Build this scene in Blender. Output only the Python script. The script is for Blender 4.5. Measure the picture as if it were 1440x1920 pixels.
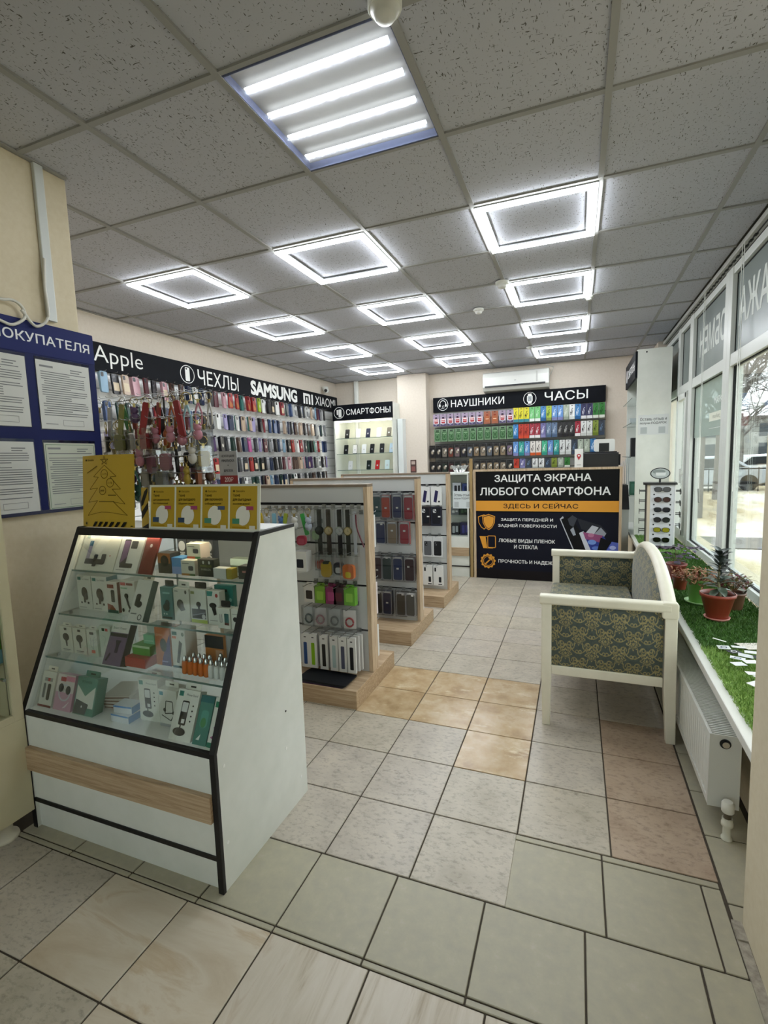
import bpy, bmesh, math, random
from mathutils import Vector, Matrix

SC = bpy.context.scene
COL = SC.collection
for _o in list(bpy.data.objects):
    bpy.data.objects.remove(_o)
RND = random.Random(11)
H = 2.581            # ceiling height
PI = math.pi

# ------------------------------------------------------------------ camera
_p, _y, _r = -0.1064, -0.3753, -0.0311
_fwd = Vector((math.sin(_y) * math.cos(_p), math.cos(_y) * math.cos(_p), math.sin(_p)))
_right = Vector((math.cos(_y), -math.sin(_y), 0))
_up = _right.cross(_fwd)
_r2 = _right * math.cos(_r) + _up * math.sin(_r)
_u2 = -_right * math.sin(_r) + _up * math.cos(_r)
cam = bpy.data.cameras.new('camera')
cam.sensor_fit = 'HORIZONTAL'; cam.sensor_width = 36.0
cam.lens = 918.93 / 1440 * 36.0
cam.clip_start = 0.05; cam.clip_end = 300
co = bpy.data.objects.new('camera', cam); COL.objects.link(co)
mw = Matrix((( _r2.x, _u2.x, -_fwd.x, 1.107), (_r2.y, _u2.y, -_fwd.y, -1.4409), (_r2.z, _u2.z, -_fwd.z, 1.3174), (0, 0, 0, 1)))
co.matrix_world = mw
SC.camera = co

# ------------------------------------------------------------------ world, exposure
LED = 13.0           # radiance of the ceiling LED frames
w = bpy.data.worlds.new('overcast_sky'); SC.world = w; w.use_nodes = True
_bg = w.node_tree.nodes['Background']
_bg.inputs[0].default_value = (0.94, 0.97, 1.0, 1); _bg.inputs[1].default_value = 2.5
SC.view_settings.view_transform = 'Standard'; SC.view_settings.look = 'None'
SC.view_settings.exposure = 1.34; SC.view_settings.gamma = 1.0
SC.view_settings.use_curve_mapping = False
SC.cycles.use_denoising = True
SC.cycles.max_bounces = 8; SC.cycles.diffuse_bounces = 4; SC.cycles.glossy_bounces = 4
SC.cycles.transparent_max_bounces = 16; SC.cycles.transmission_bounces = 6
SC.cycles.caustics_reflective = False; SC.cycles.caustics_refractive = False
SC.cycles.sample_clamp_indirect = 6.0

# ------------------------------------------------------------------ materials
def lin(h):
    h = h.lstrip('#')
    c = [int(h[i:i + 2], 16) / 255 for i in (0, 2, 4)]
    return tuple(x / 12.92 if x <= .04045 else ((x + .055) / 1.055) ** 2.4 for x in c) + (1.0,)
_mc = {}
def pm(hexc, rough=.45, metal=0.0, emis=0.0, coat=0.0):
    k = (hexc, rough, metal, emis, coat)
    if k in _mc: return _mc[k]
    m = bpy.data.materials.new('paint_' + hexc.lstrip('#')); m.use_nodes = True
    b = m.node_tree.nodes['Principled BSDF']
    b.inputs['Base Color'].default_value = lin(hexc)
    b.inputs['Roughness'].default_value = rough; b.inputs['Metallic'].default_value = metal
    if coat: b.inputs['Coat Weight'].default_value = coat
    if rough >= .5: b.inputs['Specular IOR Level'].default_value = .2
    if emis:
        b.inputs['Emission Color'].default_value = lin(hexc); b.inputs['Emission Strength'].default_value = emis
    _mc[k] = m
    return m
def newmat(name):
    m = bpy.data.materials.new(name); m.use_nodes = True
    nt = m.node_tree; b = nt.nodes['Principled BSDF']
    return m, nt, b
def nd(nt, t, **kw):
    n = nt.nodes.new(t)
    for k, v in kw.items():
        if k.startswith('i_'):
            key = k[2:]
            n.inputs[int(key) if key.isdigit() else key.replace('_', ' ')].default_value = v
        else: setattr(n, k, v)
    return n
def ramp(nt, stops, src):
    r = nt.nodes.new('ShaderNodeValToRGB'); e = r.color_ramp.elements
    while len(e) > 1: e.remove(e[-1])
    e[0].position = stops[0][0]; e[0].color = lin(stops[0][1])
    for p, c in stops[1:]:
        x = e.new(p); x.color = lin(c)
    nt.links.new(src, r.inputs[0]); return r
def coords(nt, scale=(1, 1, 1), rnd=True, rot=(0, 0, 0)):
    tc = nt.nodes.new('ShaderNodeTexCoord'); mp = nt.nodes.new('ShaderNodeMapping')
    mp.inputs['Scale'].default_value = scale; mp.inputs['Rotation'].default_value = rot
    if rnd:
        oi = nt.nodes.new('ShaderNodeObjectInfo'); mul = nt.nodes.new('ShaderNodeVectorMath'); mul.operation = 'MULTIPLY_ADD'
        cmb = nt.nodes.new('ShaderNodeCombineXYZ')
        for i in range(3): nt.links.new(oi.outputs['Random'], cmb.inputs[i])
        mul.inputs[1].default_value = (37, 53, 71)
        nt.links.new(cmb.outputs[0], mul.inputs[0]); nt.links.new(tc.outputs['Object'], mul.inputs[2])
        nt.links.new(mul.outputs[0], mp.inputs[0])
    else: nt.links.new(tc.outputs['Object'], mp.inputs[0])
    return mp.outputs[0]
def noise_mat(name, stops, scale, detail=6, rough=.5, vec=(1, 1, 1), bump=0.0, dist=0.0, rnd=True, spec=.5, rot=0.0):
    m, nt, b = newmat(name)
    v = coords(nt, vec, rnd, (0, 0, rot))
    n = nd(nt, 'ShaderNodeTexNoise', i_Scale=scale, i_Detail=detail, i_Roughness=.62, i_Distortion=dist)
    nt.links.new(v, n.inputs['Vector'])
    r = ramp(nt, stops, n.outputs[0]); nt.links.new(r.outputs[0], b.inputs['Base Color'])
    b.inputs['Roughness'].default_value = rough; b.inputs['Specular IOR Level'].default_value = spec
    if bump:
        bp = nd(nt, 'ShaderNodeBump', i_Strength=bump, i_Distance=.004); nt.links.new(n.outputs[0], bp.inputs['Height'])
        nt.links.new(bp.outputs[0], b.inputs['Normal'])
    return m
def two_noise(name, base, speck, s1, s2, rough, thr=(.52, .72), vec2=(1, 1, 1), bump=.05):
    m, nt, b = newmat(name); v = coords(nt)
    n1 = nd(nt, 'ShaderNodeTexNoise', i_Scale=s1, i_Detail=5, i_Roughness=.6); nt.links.new(v, n1.inputs['Vector'])
    r1 = ramp(nt, base, n1.outputs[0])
    mp = nd(nt, 'ShaderNodeMapping'); mp.inputs['Scale'].default_value = vec2; nt.links.new(v, mp.inputs[0])
    n2 = nd(nt, 'ShaderNodeTexNoise', i_Scale=s2, i_Detail=9, i_Roughness=.7); nt.links.new(mp.outputs[0], n2.inputs['Vector'])
    r2 = ramp(nt, [(thr[0], '#000000'), (thr[1], '#ffffff')], n2.outputs[0])
    mx = nd(nt, 'ShaderNodeMixRGB'); nt.links.new(r2.outputs[0], mx.inputs[0]); nt.links.new(r1.outputs[0], mx.inputs[1]); mx.inputs[2].default_value = lin(speck)
    nt.links.new(mx.outputs[0], b.inputs['Base Color']); b.inputs['Roughness'].default_value = rough
    bp = nd(nt, 'ShaderNodeBump', i_Strength=bump, i_Distance=.003); nt.links.new(n2.outputs[0], bp.inputs['Height']); nt.links.new(bp.outputs[0], b.inputs['Normal'])
    return m
def glass_mat(name, tint, refl=.5, lo=.03):
    m = bpy.data.materials.new(name); m.use_nodes = True; nt = m.node_tree
    nt.nodes.remove(nt.nodes['Principled BSDF']); out = nt.nodes['Material Output']
    tr = nd(nt, 'ShaderNodeBsdfTransparent'); tr.inputs[0].default_value = lin(tint)
    gl = nd(nt, 'ShaderNodeBsdfGlossy'); gl.inputs['Roughness'].default_value = .02
    fr = nd(nt, 'ShaderNodeFresnel', i_IOR=1.5)
    ml = nd(nt, 'ShaderNodeMath', operation='MULTIPLY'); ml.inputs[1].default_value = refl
    ad = nd(nt, 'ShaderNodeMath', operation='ADD'); ad.inputs[1].default_value = lo; ad.use_clamp = True
    mx = nd(nt, 'ShaderNodeMixShader')
    nt.links.new(fr.outputs[0], ml.inputs[0]); nt.links.new(ml.outputs[0], ad.inputs[0]); nt.links.new(ad.outputs[0], mx.inputs[0])
    nt.links.new(tr.outputs[0], mx.inputs[1]); nt.links.new(gl.outputs[0], mx.inputs[2]); nt.links.new(mx.outputs[0], out.inputs[0])
    return m
def wood_mat(name, stops, vec, rough=.5):
    m, nt, b = newmat(name); v = coords(nt, vec)
    n = nd(nt, 'ShaderNodeTexNoise', i_Scale=9, i_Detail=8, i_Roughness=.65, i_Distortion=.6); nt.links.new(v, n.inputs['Vector'])
    r = ramp(nt, stops, n.outputs[0]); nt.links.new(r.outputs[0], b.inputs['Base Color']); b.inputs['Roughness'].default_value = rough
    return m
def ceiling_mat():
    m, nt, b = newmat('mineral_fibre_tile')
    acc = None
    for vec, rot, s in (((118, 30, 1), .3, 1.0), ((30, 118, 1), -.5, 1.0), ((98, 28, 1), 1.1, 1.1)):
        v = coords(nt, vec, True, (0, 0, rot))
        n = nd(nt, 'ShaderNodeTexNoise', i_Scale=s * 1.7, i_Detail=1); nt.links.new(v, n.inputs['Vector'])
        r = ramp(nt, [(.695, '#000000'), (.73, '#ffffff')], n.outputs[0])
        if acc is None: acc = r.outputs[0]
        else:
            mx = nd(nt, 'ShaderNodeMixRGB', blend_type='LIGHTEN'); mx.inputs[0].default_value = 1
            nt.links.new(acc, mx.inputs[1]); nt.links.new(r.outputs[0], mx.inputs[2]); acc = mx.outputs[0]
    mx = nd(nt, 'ShaderNodeMixRGB'); mx.inputs[1].default_value = lin('#b8bac3'); mx.inputs[2].default_value = lin('#5a5753')
    nt.links.new(acc, mx.inputs[0]); nt.links.new(mx.outputs[0], b.inputs['Base Color']); b.inputs['Roughness'].default_value = .9
    bp = nd(nt, 'ShaderNodeBump', i_Strength=.35, i_Distance=.002, invert=True); nt.links.new(acc, bp.inputs['Height']); nt.links.new(bp.outputs[0], b.inputs['Normal'])
    return m
def damask_mat():
    m, nt, b = newmat('damask_fabric')
    tc = nd(nt, 'ShaderNodeTexCoord'); uv = nd(nt, 'ShaderNodeSeparateXYZ'); nt.links.new(tc.outputs['UV'], uv.inputs[0])
    def mt(op, a, c=None, d=None):
        n = nd(nt, 'ShaderNodeMath', operation=op)
        for i, q in enumerate((a, c, d)):
            if q is None: continue
            if isinstance(q, (int, float)): n.inputs[i].default_value = q
            else: nt.links.new(q, n.inputs[i])
        return n.outputs[0]
    P, Q = .115, .15
    def motif(ou, ov):
        a = mt('ABSOLUTE', mt('SUBTRACT', mt('FRACT', mt('ADD', mt('DIVIDE', uv.outputs[0], P), ou)), .5))
        c = mt('SUBTRACT', mt('FRACT', mt('ADD', mt('DIVIDE', uv.outputs[1], Q), ov)), .5)
        d = mt('SQRT', mt('ADD', mt('MULTIPLY', a, a), mt('MULTIPLY', c, c)))
        th = mt('ARCTAN2', c, a)
        rr = mt('ADD', .235, mt('ADD', mt('MULTIPLY', mt('COSINE', mt('MULTIPLY', th, 8.0)), .05), mt('MULTIPLY', mt('SINE', th), .07)))
        q = mt('DIVIDE', d, rr)
        crown = mt('MULTIPLY', mt('LESS_THAN', q, 1.0), mt('GREATER_THAN', mt('SINE', mt('MULTIPLY', q, 17.0)), -.25))
        def ringc(cx, cy, r, wd, g=None):
            dx = mt('SUBTRACT', a, cx); dy = mt('SUBTRACT', c, cy)
            e = mt('SQRT', mt('ADD', mt('MULTIPLY', dx, dx), mt('MULTIPLY', dy, dy)))
            return mt('LESS_THAN', mt('ABSOLUTE', mt('SUBTRACT', e, r)), wd)
        s1 = mt('MULTIPLY', ringc(.30, -.2, .14, .02), mt('LESS_THAN', c, -.15))
        s2 = ringc(.36, -.16, .055, .018)
        s3 = mt('MULTIPLY', ringc(.0, -.12, .33, .018), mt('LESS_THAN', c, -.17))
        s4 = mt('MULTIPLY', ringc(.16, .30, .1, .018), mt('GREATER_THAN', c, .27))
        s5 = ringc(.06, -.40, .05, .016)
        o = crown
        for s in (s1, s2, s3, s4, s5): o = mt('MAXIMUM', o, s)
        return o
    pat = mt('MAXIMUM', motif(0.0, 0.0), motif(.5, .5))
    nz = nd(nt, 'ShaderNodeTexNoise', i_Scale=70, i_Detail=5, i_Roughness=.7); nt.links.new(tc.outputs['UV'], nz.inputs['Vector'])
    f = mt('MULTIPLY', pat, mt('ADD', .3, mt('MULTIPLY', nz.outputs[0], 1.0)))
    rg = ramp(nt, [(.3, '#75693f'), (.7, '#a89c6c')], nz.outputs[0])
    bg = ramp(nt, [(.3, '#313c38'), (.75, '#4a5650')], nz.outputs[0])
    mx = nd(nt, 'ShaderNodeMixRGB'); nt.links.new(f, mx.inputs[0]); nt.links.new(bg.outputs[0], mx.inputs[1]); nt.links.new(rg.outputs[0], mx.inputs[2])
    nt.links.new(mx.outputs[0], b.inputs['Base Color']); b.inputs['Roughness'].default_value = .55
    b.inputs['Sheen Weight'].default_value = .25
    bp = nd(nt, 'ShaderNodeBump', i_Strength=.25, i_Distance=.002); nt.links.new(f, bp.inputs['Height']); nt.links.new(bp.outputs[0], b.inputs['Normal'])
    return m
M_TILE = two_noise('stone_floor_tile', [(.3, '#b0a79a'), (.5, '#bcb3a5'), (.7, '#c5bbab')], '#7a7167', 9, 42, .33, (.5, .78), (1, 1.7, 1))
M_TILEG = two_noise('olive_stone_floor_tile', [(.3, '#aca391'), (.5, '#bab1a0'), (.7, '#c4baa8')], '#786f61', 9, 40, .33, (.5, .78), (1, 1.7, 1))
M_TILER = two_noise('reddish_stone_floor_tile', [(.3, '#a8927e'), (.5, '#b49f8a'), (.7, '#bca894')], '#73604f', 9, 42, .33, (.5, .78), (1, 1.7, 1))
M_TILEY = two_noise('golden_marbled_floor_tile', [(.28, '#a0835f'), (.45, '#bca27c'), (.6, '#cab493'), (.75, '#aa8c64')], '#dccbaa', 7, 8, .2, (.56, .7), (1, 2.2, 1), .02)
M_TILES = noise_mat('grey_green_porcelain_tile', [(.3, '#a7a18f'), (.6, '#b0aa93'), (.75, '#b7b09f')], 30, 8, .42)
M_SAND = noise_mat('sand_swirl_tile', [(.25, '#b3a188'), (.42, '#c6b8a2'), (.54, '#d0c5b2'), (.62, '#bfac91'), (.7, '#ccbea7'), (.8, '#d6ccba')], 3.0, 9, .3, (.7, 2.6, 1), 0, .9, rot=.7)
M_PLANK = noise_mat('striped_stone_tile', [(.3, '#a8987f'), (.45, '#c6bba8'), (.6, '#cfc5b5'), (.75, '#b39f85')], 5, 7, .3, (4, .5, 1), 0, .8)
M_GROUT = pm('#514a41', .9)
M_CEIL = ceiling_mat()
M_TBAR = pm('#9d9d9b', .6)
M_WALL = noise_mat('painted_plaster_wall', [(.35, '#d9cec0'), (.65, '#ded4c7')], 40, 4, .85, (1, 1, 1), .05, 0, False)
M_WALLC = noise_mat('cream_plaster_wall', [(.35, '#d3c7ad'), (.65, '#d8cdb5')], 40, 4, .85, (1, 1, 1), .05, 0, False)
M_OAK = wood_mat('sonoma_oak', [(.3, '#93795a'), (.5, '#b3997a'), (.7, '#c6b092')], (.6, 6, 14))
M_OAKV = wood_mat('sonoma_oak_upright', [(.3, '#a1866a'), (.5, '#bfa78a'), (.7, '#cfbb9f')], (9, 7, .7))
M_WHITE = pm('#e3e5df', .42)
M_LAM = noise_mat('white_laminate', [(.3, '#d9dcd4'), (.7, '#e2e4dd')], 8, 3, .4)
M_BLACK = pm('#0d0d10', .45)
M_SIGN = noise_mat('black_sign_film', [(.3, '#0b0d13'), (.7, '#0f1219')], 5, 2, .6, (1, 1, 1), 0, 0, True, .12)
M_PVC = pm('#d2d5d0', .32)
M_GASKET = pm('#1a1c1c', .6)
M_GLASS = glass_mat('clear_glass', '#fafcfb', .24, .0)
M_GLASSE = pm('#54736c', .2)
M_WGLASS = glass_mat('window_glass', '#eef3f2', .5, .01)
M_METAL = pm('#9b9d9c', .3, .9)
M_CHROME = pm('#c9cbcb', .18, 1.0)
M_CREAM = noise_mat('cream_painted_wood', [(.3, '#ded9c6'), (.7, '#e6e1d0')], 12, 4, .38)
M_DAMASK = damask_mat()
M_BAG = glass_mat('clear_plastic_bag', '#fbfcfc', .7, .035)
def led_mat(name, s, col=(.92, .965, 1.0)):
    m = bpy.data.materials.new(name); m.use_nodes = True; nt = m.node_tree
    nt.nodes.remove(nt.nodes['Principled BSDF']); e = nd(nt, 'ShaderNodeEmission'); e.inputs[0].default_value = col + (1,); e.inputs[1].default_value = s
    nt.links.new(e.outputs[0], nt.nodes['Material Output'].inputs[0]); return m
M_LED = led_mat('led_diffuser', LED)

# ------------------------------------------------------------------ mesh helpers
class MB:
    def __init__(s): s.v = []; s.f = []; s.m = []; s.sm = []
    def add(s, vs, fs, mi=0, sm=False):
        o = len(s.v); s.v += [tuple(v) for v in vs]
        for f in fs: s.f.append(tuple(o + i for i in f)); s.m.append(mi); s.sm.append(sm)
        return s
    def box(s, x0, x1, y0, y1, z0, z1, mi=0, mat=None):
        vs = [Vector((x, y, z)) for x in (x0, x1) for y in (y0, y1) for z in (z0, z1)]
        if mat is not None: vs = [mat @ v for v in vs]
        return s.add(vs, [(0, 1, 3, 2), (4, 6, 7, 5), (0, 4, 5, 1), (2, 3, 7, 6), (0, 2, 6, 4), (1, 5, 7, 3)], mi)
    def rbox(s, x0, x1, y0, y1, z0, z1, r, axis='y', n=4, mi=0, mat=None):
        # box with four rounded edges running along axis, plus a small chamfer look from the profile
        if axis == 'y': a0, a1, b0, b1, c0, c1 = x0, x1, z0, z1, y0, y1
        elif axis == 'z': a0, a1, b0, b1, c0, c1 = x0, x1, y0, y1, z0, z1
        else: a0, a1, b0, b1, c0, c1 = y0, y1, z0, z1, x0, x1
        pr = []
        for ca, cb, st in ((a1 - r, b1 - r, 0), (a0 + r, b1 - r, 90), (a0 + r, b0 + r, 180), (a1 - r, b0 + r, 270)):
            for k in range(n + 1):
                t = math.radians(st + 90 * k / n); pr.append((ca + r * math.cos(t), cb + r * math.sin(t)))
        return s.prism(pr, c0, c1, axis, mi, mat)
    def prism(s, pr, c0, c1, axis='y', mi=0, mat=None):
        def P(a, b, c): return Vector({'y': (a, c, b), 'z': (a, b, c), 'x': (c, a, b)}[axis])
        n = len(pr); vs = [P(a, b, c0) for a, b in pr] + [P(a, b, c1) for a, b in pr]
        if mat is not None: vs = [mat @ v for v in vs]
        fs = [tuple(range(n)), tuple(range(2 * n - 1, n - 1, -1))] + [(i, i + n, (i + 1) % n + n, (i + 1) % n) for i in range(n)]
        return s.add(vs, fs, mi)
    def tube(s, path, r, n=8, mi=0, cap=True):
        path = [Vector(p) for p in path]; rs = r if isinstance(r, (list, tuple)) else [r] * len(path)
        vs = []; fs = []
        for i, p in enumerate(path):
            t = (path[min(i + 1, len(path) - 1)] - path[max(i - 1, 0)])
            t = t.normalized() if t.length > 1e-9 else Vector((0, 0, 1))
            u = t.cross(Vector((0, 0, 1)) if abs(t.z) < .95 else Vector((1, 0, 0))).normalized(); w_ = t.cross(u)
            for k in range(n):
                a = 2 * PI * k / n; vs.append(p + (u * math.cos(a) + w_ * math.sin(a)) * rs[i])
        for i in range(len(path) - 1):
            for k in range(n): fs.append((i * n + k, i * n + (k + 1) % n, (i + 1) * n + (k + 1) % n, (i + 1) * n + k))
        s.add(vs, fs, mi, True)
        if cap:
            s.add(vs[:n], [tuple(range(n - 1, -1, -1))], mi); s.add(vs[-n:], [tuple(range(n))], mi)
        return s
    def lathe(s, pr, c=(0, 0, 0), n=20, mi=0, cap=True):
        vs = []; fs = []
        for r, z in pr:
            for k in range(n):
                a = 2 * PI * k / n; vs.append((c[0] + r * math.cos(a), c[1] + r * math.sin(a), c[2] + z))
        for i in range(len(pr) - 1):
            for k in range(n): fs.append((i * n + k, i * n + (k + 1) % n, (i + 1) * n + (k + 1) % n, (i + 1) * n + k))
        s.add(vs, fs, mi, True)
        if cap:
            s.add(vs[:n], [tuple(range(n - 1, -1, -1))], mi); s.add(vs[-n:], [tuple(range(n))], mi)
        return s
    def ball(s, c, r, n=10, m_=6, mi=0, sc=(1, 1, 1)):
        vs = []; fs = []
        for i in range(m_ + 1):
            p = PI * i / m_
            for k in range(n):
                a = 2 * PI * k / n
                vs.append((c[0] + r * sc[0] * math.sin(p) * math.cos(a), c[1] + r * sc[1] * math.sin(p) * math.sin(a), c[2] + r * sc[2] * math.cos(p)))
        for i in range(m_):
            for k in range(n): fs.append((i * n + k, (i + 1) * n + k, (i + 1) * n + (k + 1) % n, i * n + (k + 1) % n))
        return s.add(vs, fs, mi, True)
    def mesh(s, name, mats):
        me = bpy.data.meshes.new(name); me.from_pydata(s.v, [], s.f)
        for m in (mats if isinstance(mats, (list, tuple)) else [mats]): me.materials.append(m)
        me.polygons.foreach_set('material_index', s.m); me.polygons.foreach_set('use_smooth', s.sm)
        bm = bmesh.new(); bm.from_mesh(me); bmesh.ops.recalc_face_normals(bm, faces=bm.faces); bm.to_mesh(me); bm.free()
        me.update(); return me
def bevel(me, r, seg=2, ang=40):
    bm = bmesh.new(); bm.from_mesh(me); bmesh.ops.remove_doubles(bm, verts=bm.verts, dist=1e-5)
    es = [e for e in bm.edges if len(e.link_faces) == 2 and math.degrees(e.calc_face_angle(0)) > ang]
    bmesh.ops.bevel(bm, geom=es, offset=r, segments=seg, profile=.6, affect='EDGES', clamp_overlap=True)
    bm.to_mesh(me); bm.free(); return me
def obj(name, me, parent=None, loc=(0, 0, 0), rot=(0, 0, 0)):
    o = bpy.data.objects.new(name, me); COL.objects.link(o); o.location = loc; o.rotation_euler = rot
    if parent is not None: o.parent = parent
    return o
def part(name, mb, mats, parent=None, loc=(0, 0, 0), rot=(0, 0, 0), bev=0, seg=2):
    me = mb.mesh(name, mats)
    if bev: bevel(me, bev, seg)
    return obj(name, me, parent, loc, rot)
def tag(o, label, cat, group=None):
    o['label'] = label; o['category'] = cat
    if group: o['group'] = group
    return o
def thing(name, label, cat, loc=(0, 0, 0), rz=0, group=None):
    o = bpy.data.objects.new(name, None); COL.objects.link(o); o.empty_display_size = .05
    o.location = loc; o.rotation_euler = (0, 0, rz)
    return tag(o, label, cat, group)
def struct(name, mb, mats, parent=None, loc=(0, 0, 0), bev=0):
    o = part(name, mb, mats, parent, loc, bev=bev)
    if parent is None: o['kind'] = 'structure'
    return o
def dup(root, loc, label=None, rz=None):
    r = root.copy(); COL.objects.link(r); r.location = loc
    if rz is not None: r.rotation_euler = (0, 0, rz)
    if label: r['label'] = label
    for ch in root.children:
        c = ch.copy(); COL.objects.link(c); c.parent = r
        for g in ch.children:
            d = g.copy(); COL.objects.link(d); d.parent = c
    return r
_ORD = 'first second third fourth fifth sixth seventh eighth ninth tenth eleventh twelfth thirteenth fourteenth fifteenth sixteenth seventeenth eighteenth nineteenth'.split()
def ordn(n):
    if n <= 19: return _ORD[n - 1]
    t, u = divmod(n, 10)
    if u == 0: return {2: 'twentieth', 3: 'thirtieth', 4: 'fortieth', 5: 'fiftieth'}[t]
    return {2: 'twenty', 3: 'thirty', 4: 'forty', 5: 'fifty'}[t] + '-' + _ORD[u - 1]
_tg = {}
from mathutils.geometry import delaunay_2d_cdt
def _area(l): return sum(l[i - 1][0] * l[i][1] - l[i][0] * l[i - 1][1] for i in range(len(l))) / 2
def text_geo(s, bold=0.0, shear=0.0):
    """Letter outlines filled contour by contour (strokes of a glyph may overlap)."""
    k = (s, bold, shear)
    if k in _tg: return _tg[k]
    cu = bpy.data.curves.new('lettering', 'FONT'); cu.body = s; cu.resolution_u = 3; cu.shear = shear; cu.fill_mode = 'NONE'
    o = bpy.data.objects.new('lettering', cu); me = bpy.data.meshes.new_from_object(o)
    co_ = [(v.co.x, v.co.y) for v in me.vertices]; nb_ = {}
    for e in me.edges:
        a, b = e.vertices; nb_.setdefault(a, []).append(b); nb_.setdefault(b, []).append(a)
    loops = []; seen = set()
    for st in range(len(co_)):
        if st in seen or len(nb_.get(st, [])) != 2: continue
        lp = [st]; seen.add(st); cur = st + 1 if st + 1 in nb_[st] else nb_[st][0]
        while cur not in seen:
            seen.add(cur); lp.append(cur); nx = [q for q in nb_[cur] if q not in seen]
            if not nx: break
            cur = nx[0]
        pts = []
        for q in lp:
            if not pts or math.hypot(co_[q][0] - pts[-1][0], co_[q][1] - pts[-1][1]) > 1e-4: pts.append(co_[q])
        if len(pts) > 2 and abs(_area(pts)) > 1e-6: loops.append(pts)
    bpy.data.objects.remove(o); bpy.data.curves.remove(cu); bpy.data.meshes.remove(me)
    sg_ = 1 if loops and max(loops, key=lambda l: abs(_area(l))) and _area(max(loops, key=lambda l: abs(_area(l)))) > 0 else -1
    if bold:
        nl = []
        for l in loops:
            m = []
            for i in range(len(l)):
                p, q, r = l[i - 1], l[i], l[(i + 1) % len(l)]
                d1 = Vector((q[0] - p[0], q[1] - p[1])).normalized(); d2 = Vector((r[0] - q[0], r[1] - q[1])).normalized()
                t_ = d1 + d2
                t_ = t_.normalized() if t_.length > .3 else d1
                cs = max(.5, t_.dot(d1)); m.append((q[0] + t_.y * bold * sg_ / cs, q[1] - t_.x * bold * sg_ / cs))
            nl.append(m)
        loops = nl
    vs = []; fs = []
    loops.sort(key=lambda l: min(p[0] for p in l)); groups_ = []; hi = -1e9
    for l in loops:
        if groups_ and min(p[0] for p in l) < hi - 1e-5: groups_[-1].append(l); hi = max(hi, max(p[0] for p in l))
        else: groups_.append([l]); hi = max(p[0] for p in l)
    for g in groups_:
        pts = [Vector(p) for l in g for p in l]; ed = []; b0 = 0
        for l in g: ed += [(b0 + i, b0 + (i + 1) % len(l)) for i in range(len(l))]; b0 += len(l)
        r = delaunay_2d_cdt(pts, ed, [], 0, 1e-6); P_ = [(v[0], v[1]) for v in r[0]]; b1 = len(vs); vs += P_
        for t_ in r[2]:
            cx = sum(P_[j][0] for j in t_) / len(t_); cy = sum(P_[j][1] for j in t_) / len(t_); wn = 0
            for l in g:
                for i in range(len(l)):
                    (xa, ya), (xb, yb) = l[i - 1], l[i]
                    if (ya <= cy) != (yb <= cy) and cx < xa + (cy - ya) * (xb - xa) / (yb - ya): wn += 1 if yb > ya else -1
            if wn: fs.append(tuple(b1 + j for j in (t_ if _area([P_[j] for j in t_]) > 0 else t_[::-1])))
    xs = [v[0] for v in vs] or [0, 1]; ys = [v[1] for v in vs] or [0, 1]
    x0, x1, y0, y1 = min(xs), max(xs), min(ys), max(ys)
    _tg[k] = ([((v[0] - x0) / max(x1 - x0, 1e-6), (v[1] - y0) / max(y1 - y0, 1e-6)) for v in vs], fs)
    return _tg[k]
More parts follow.
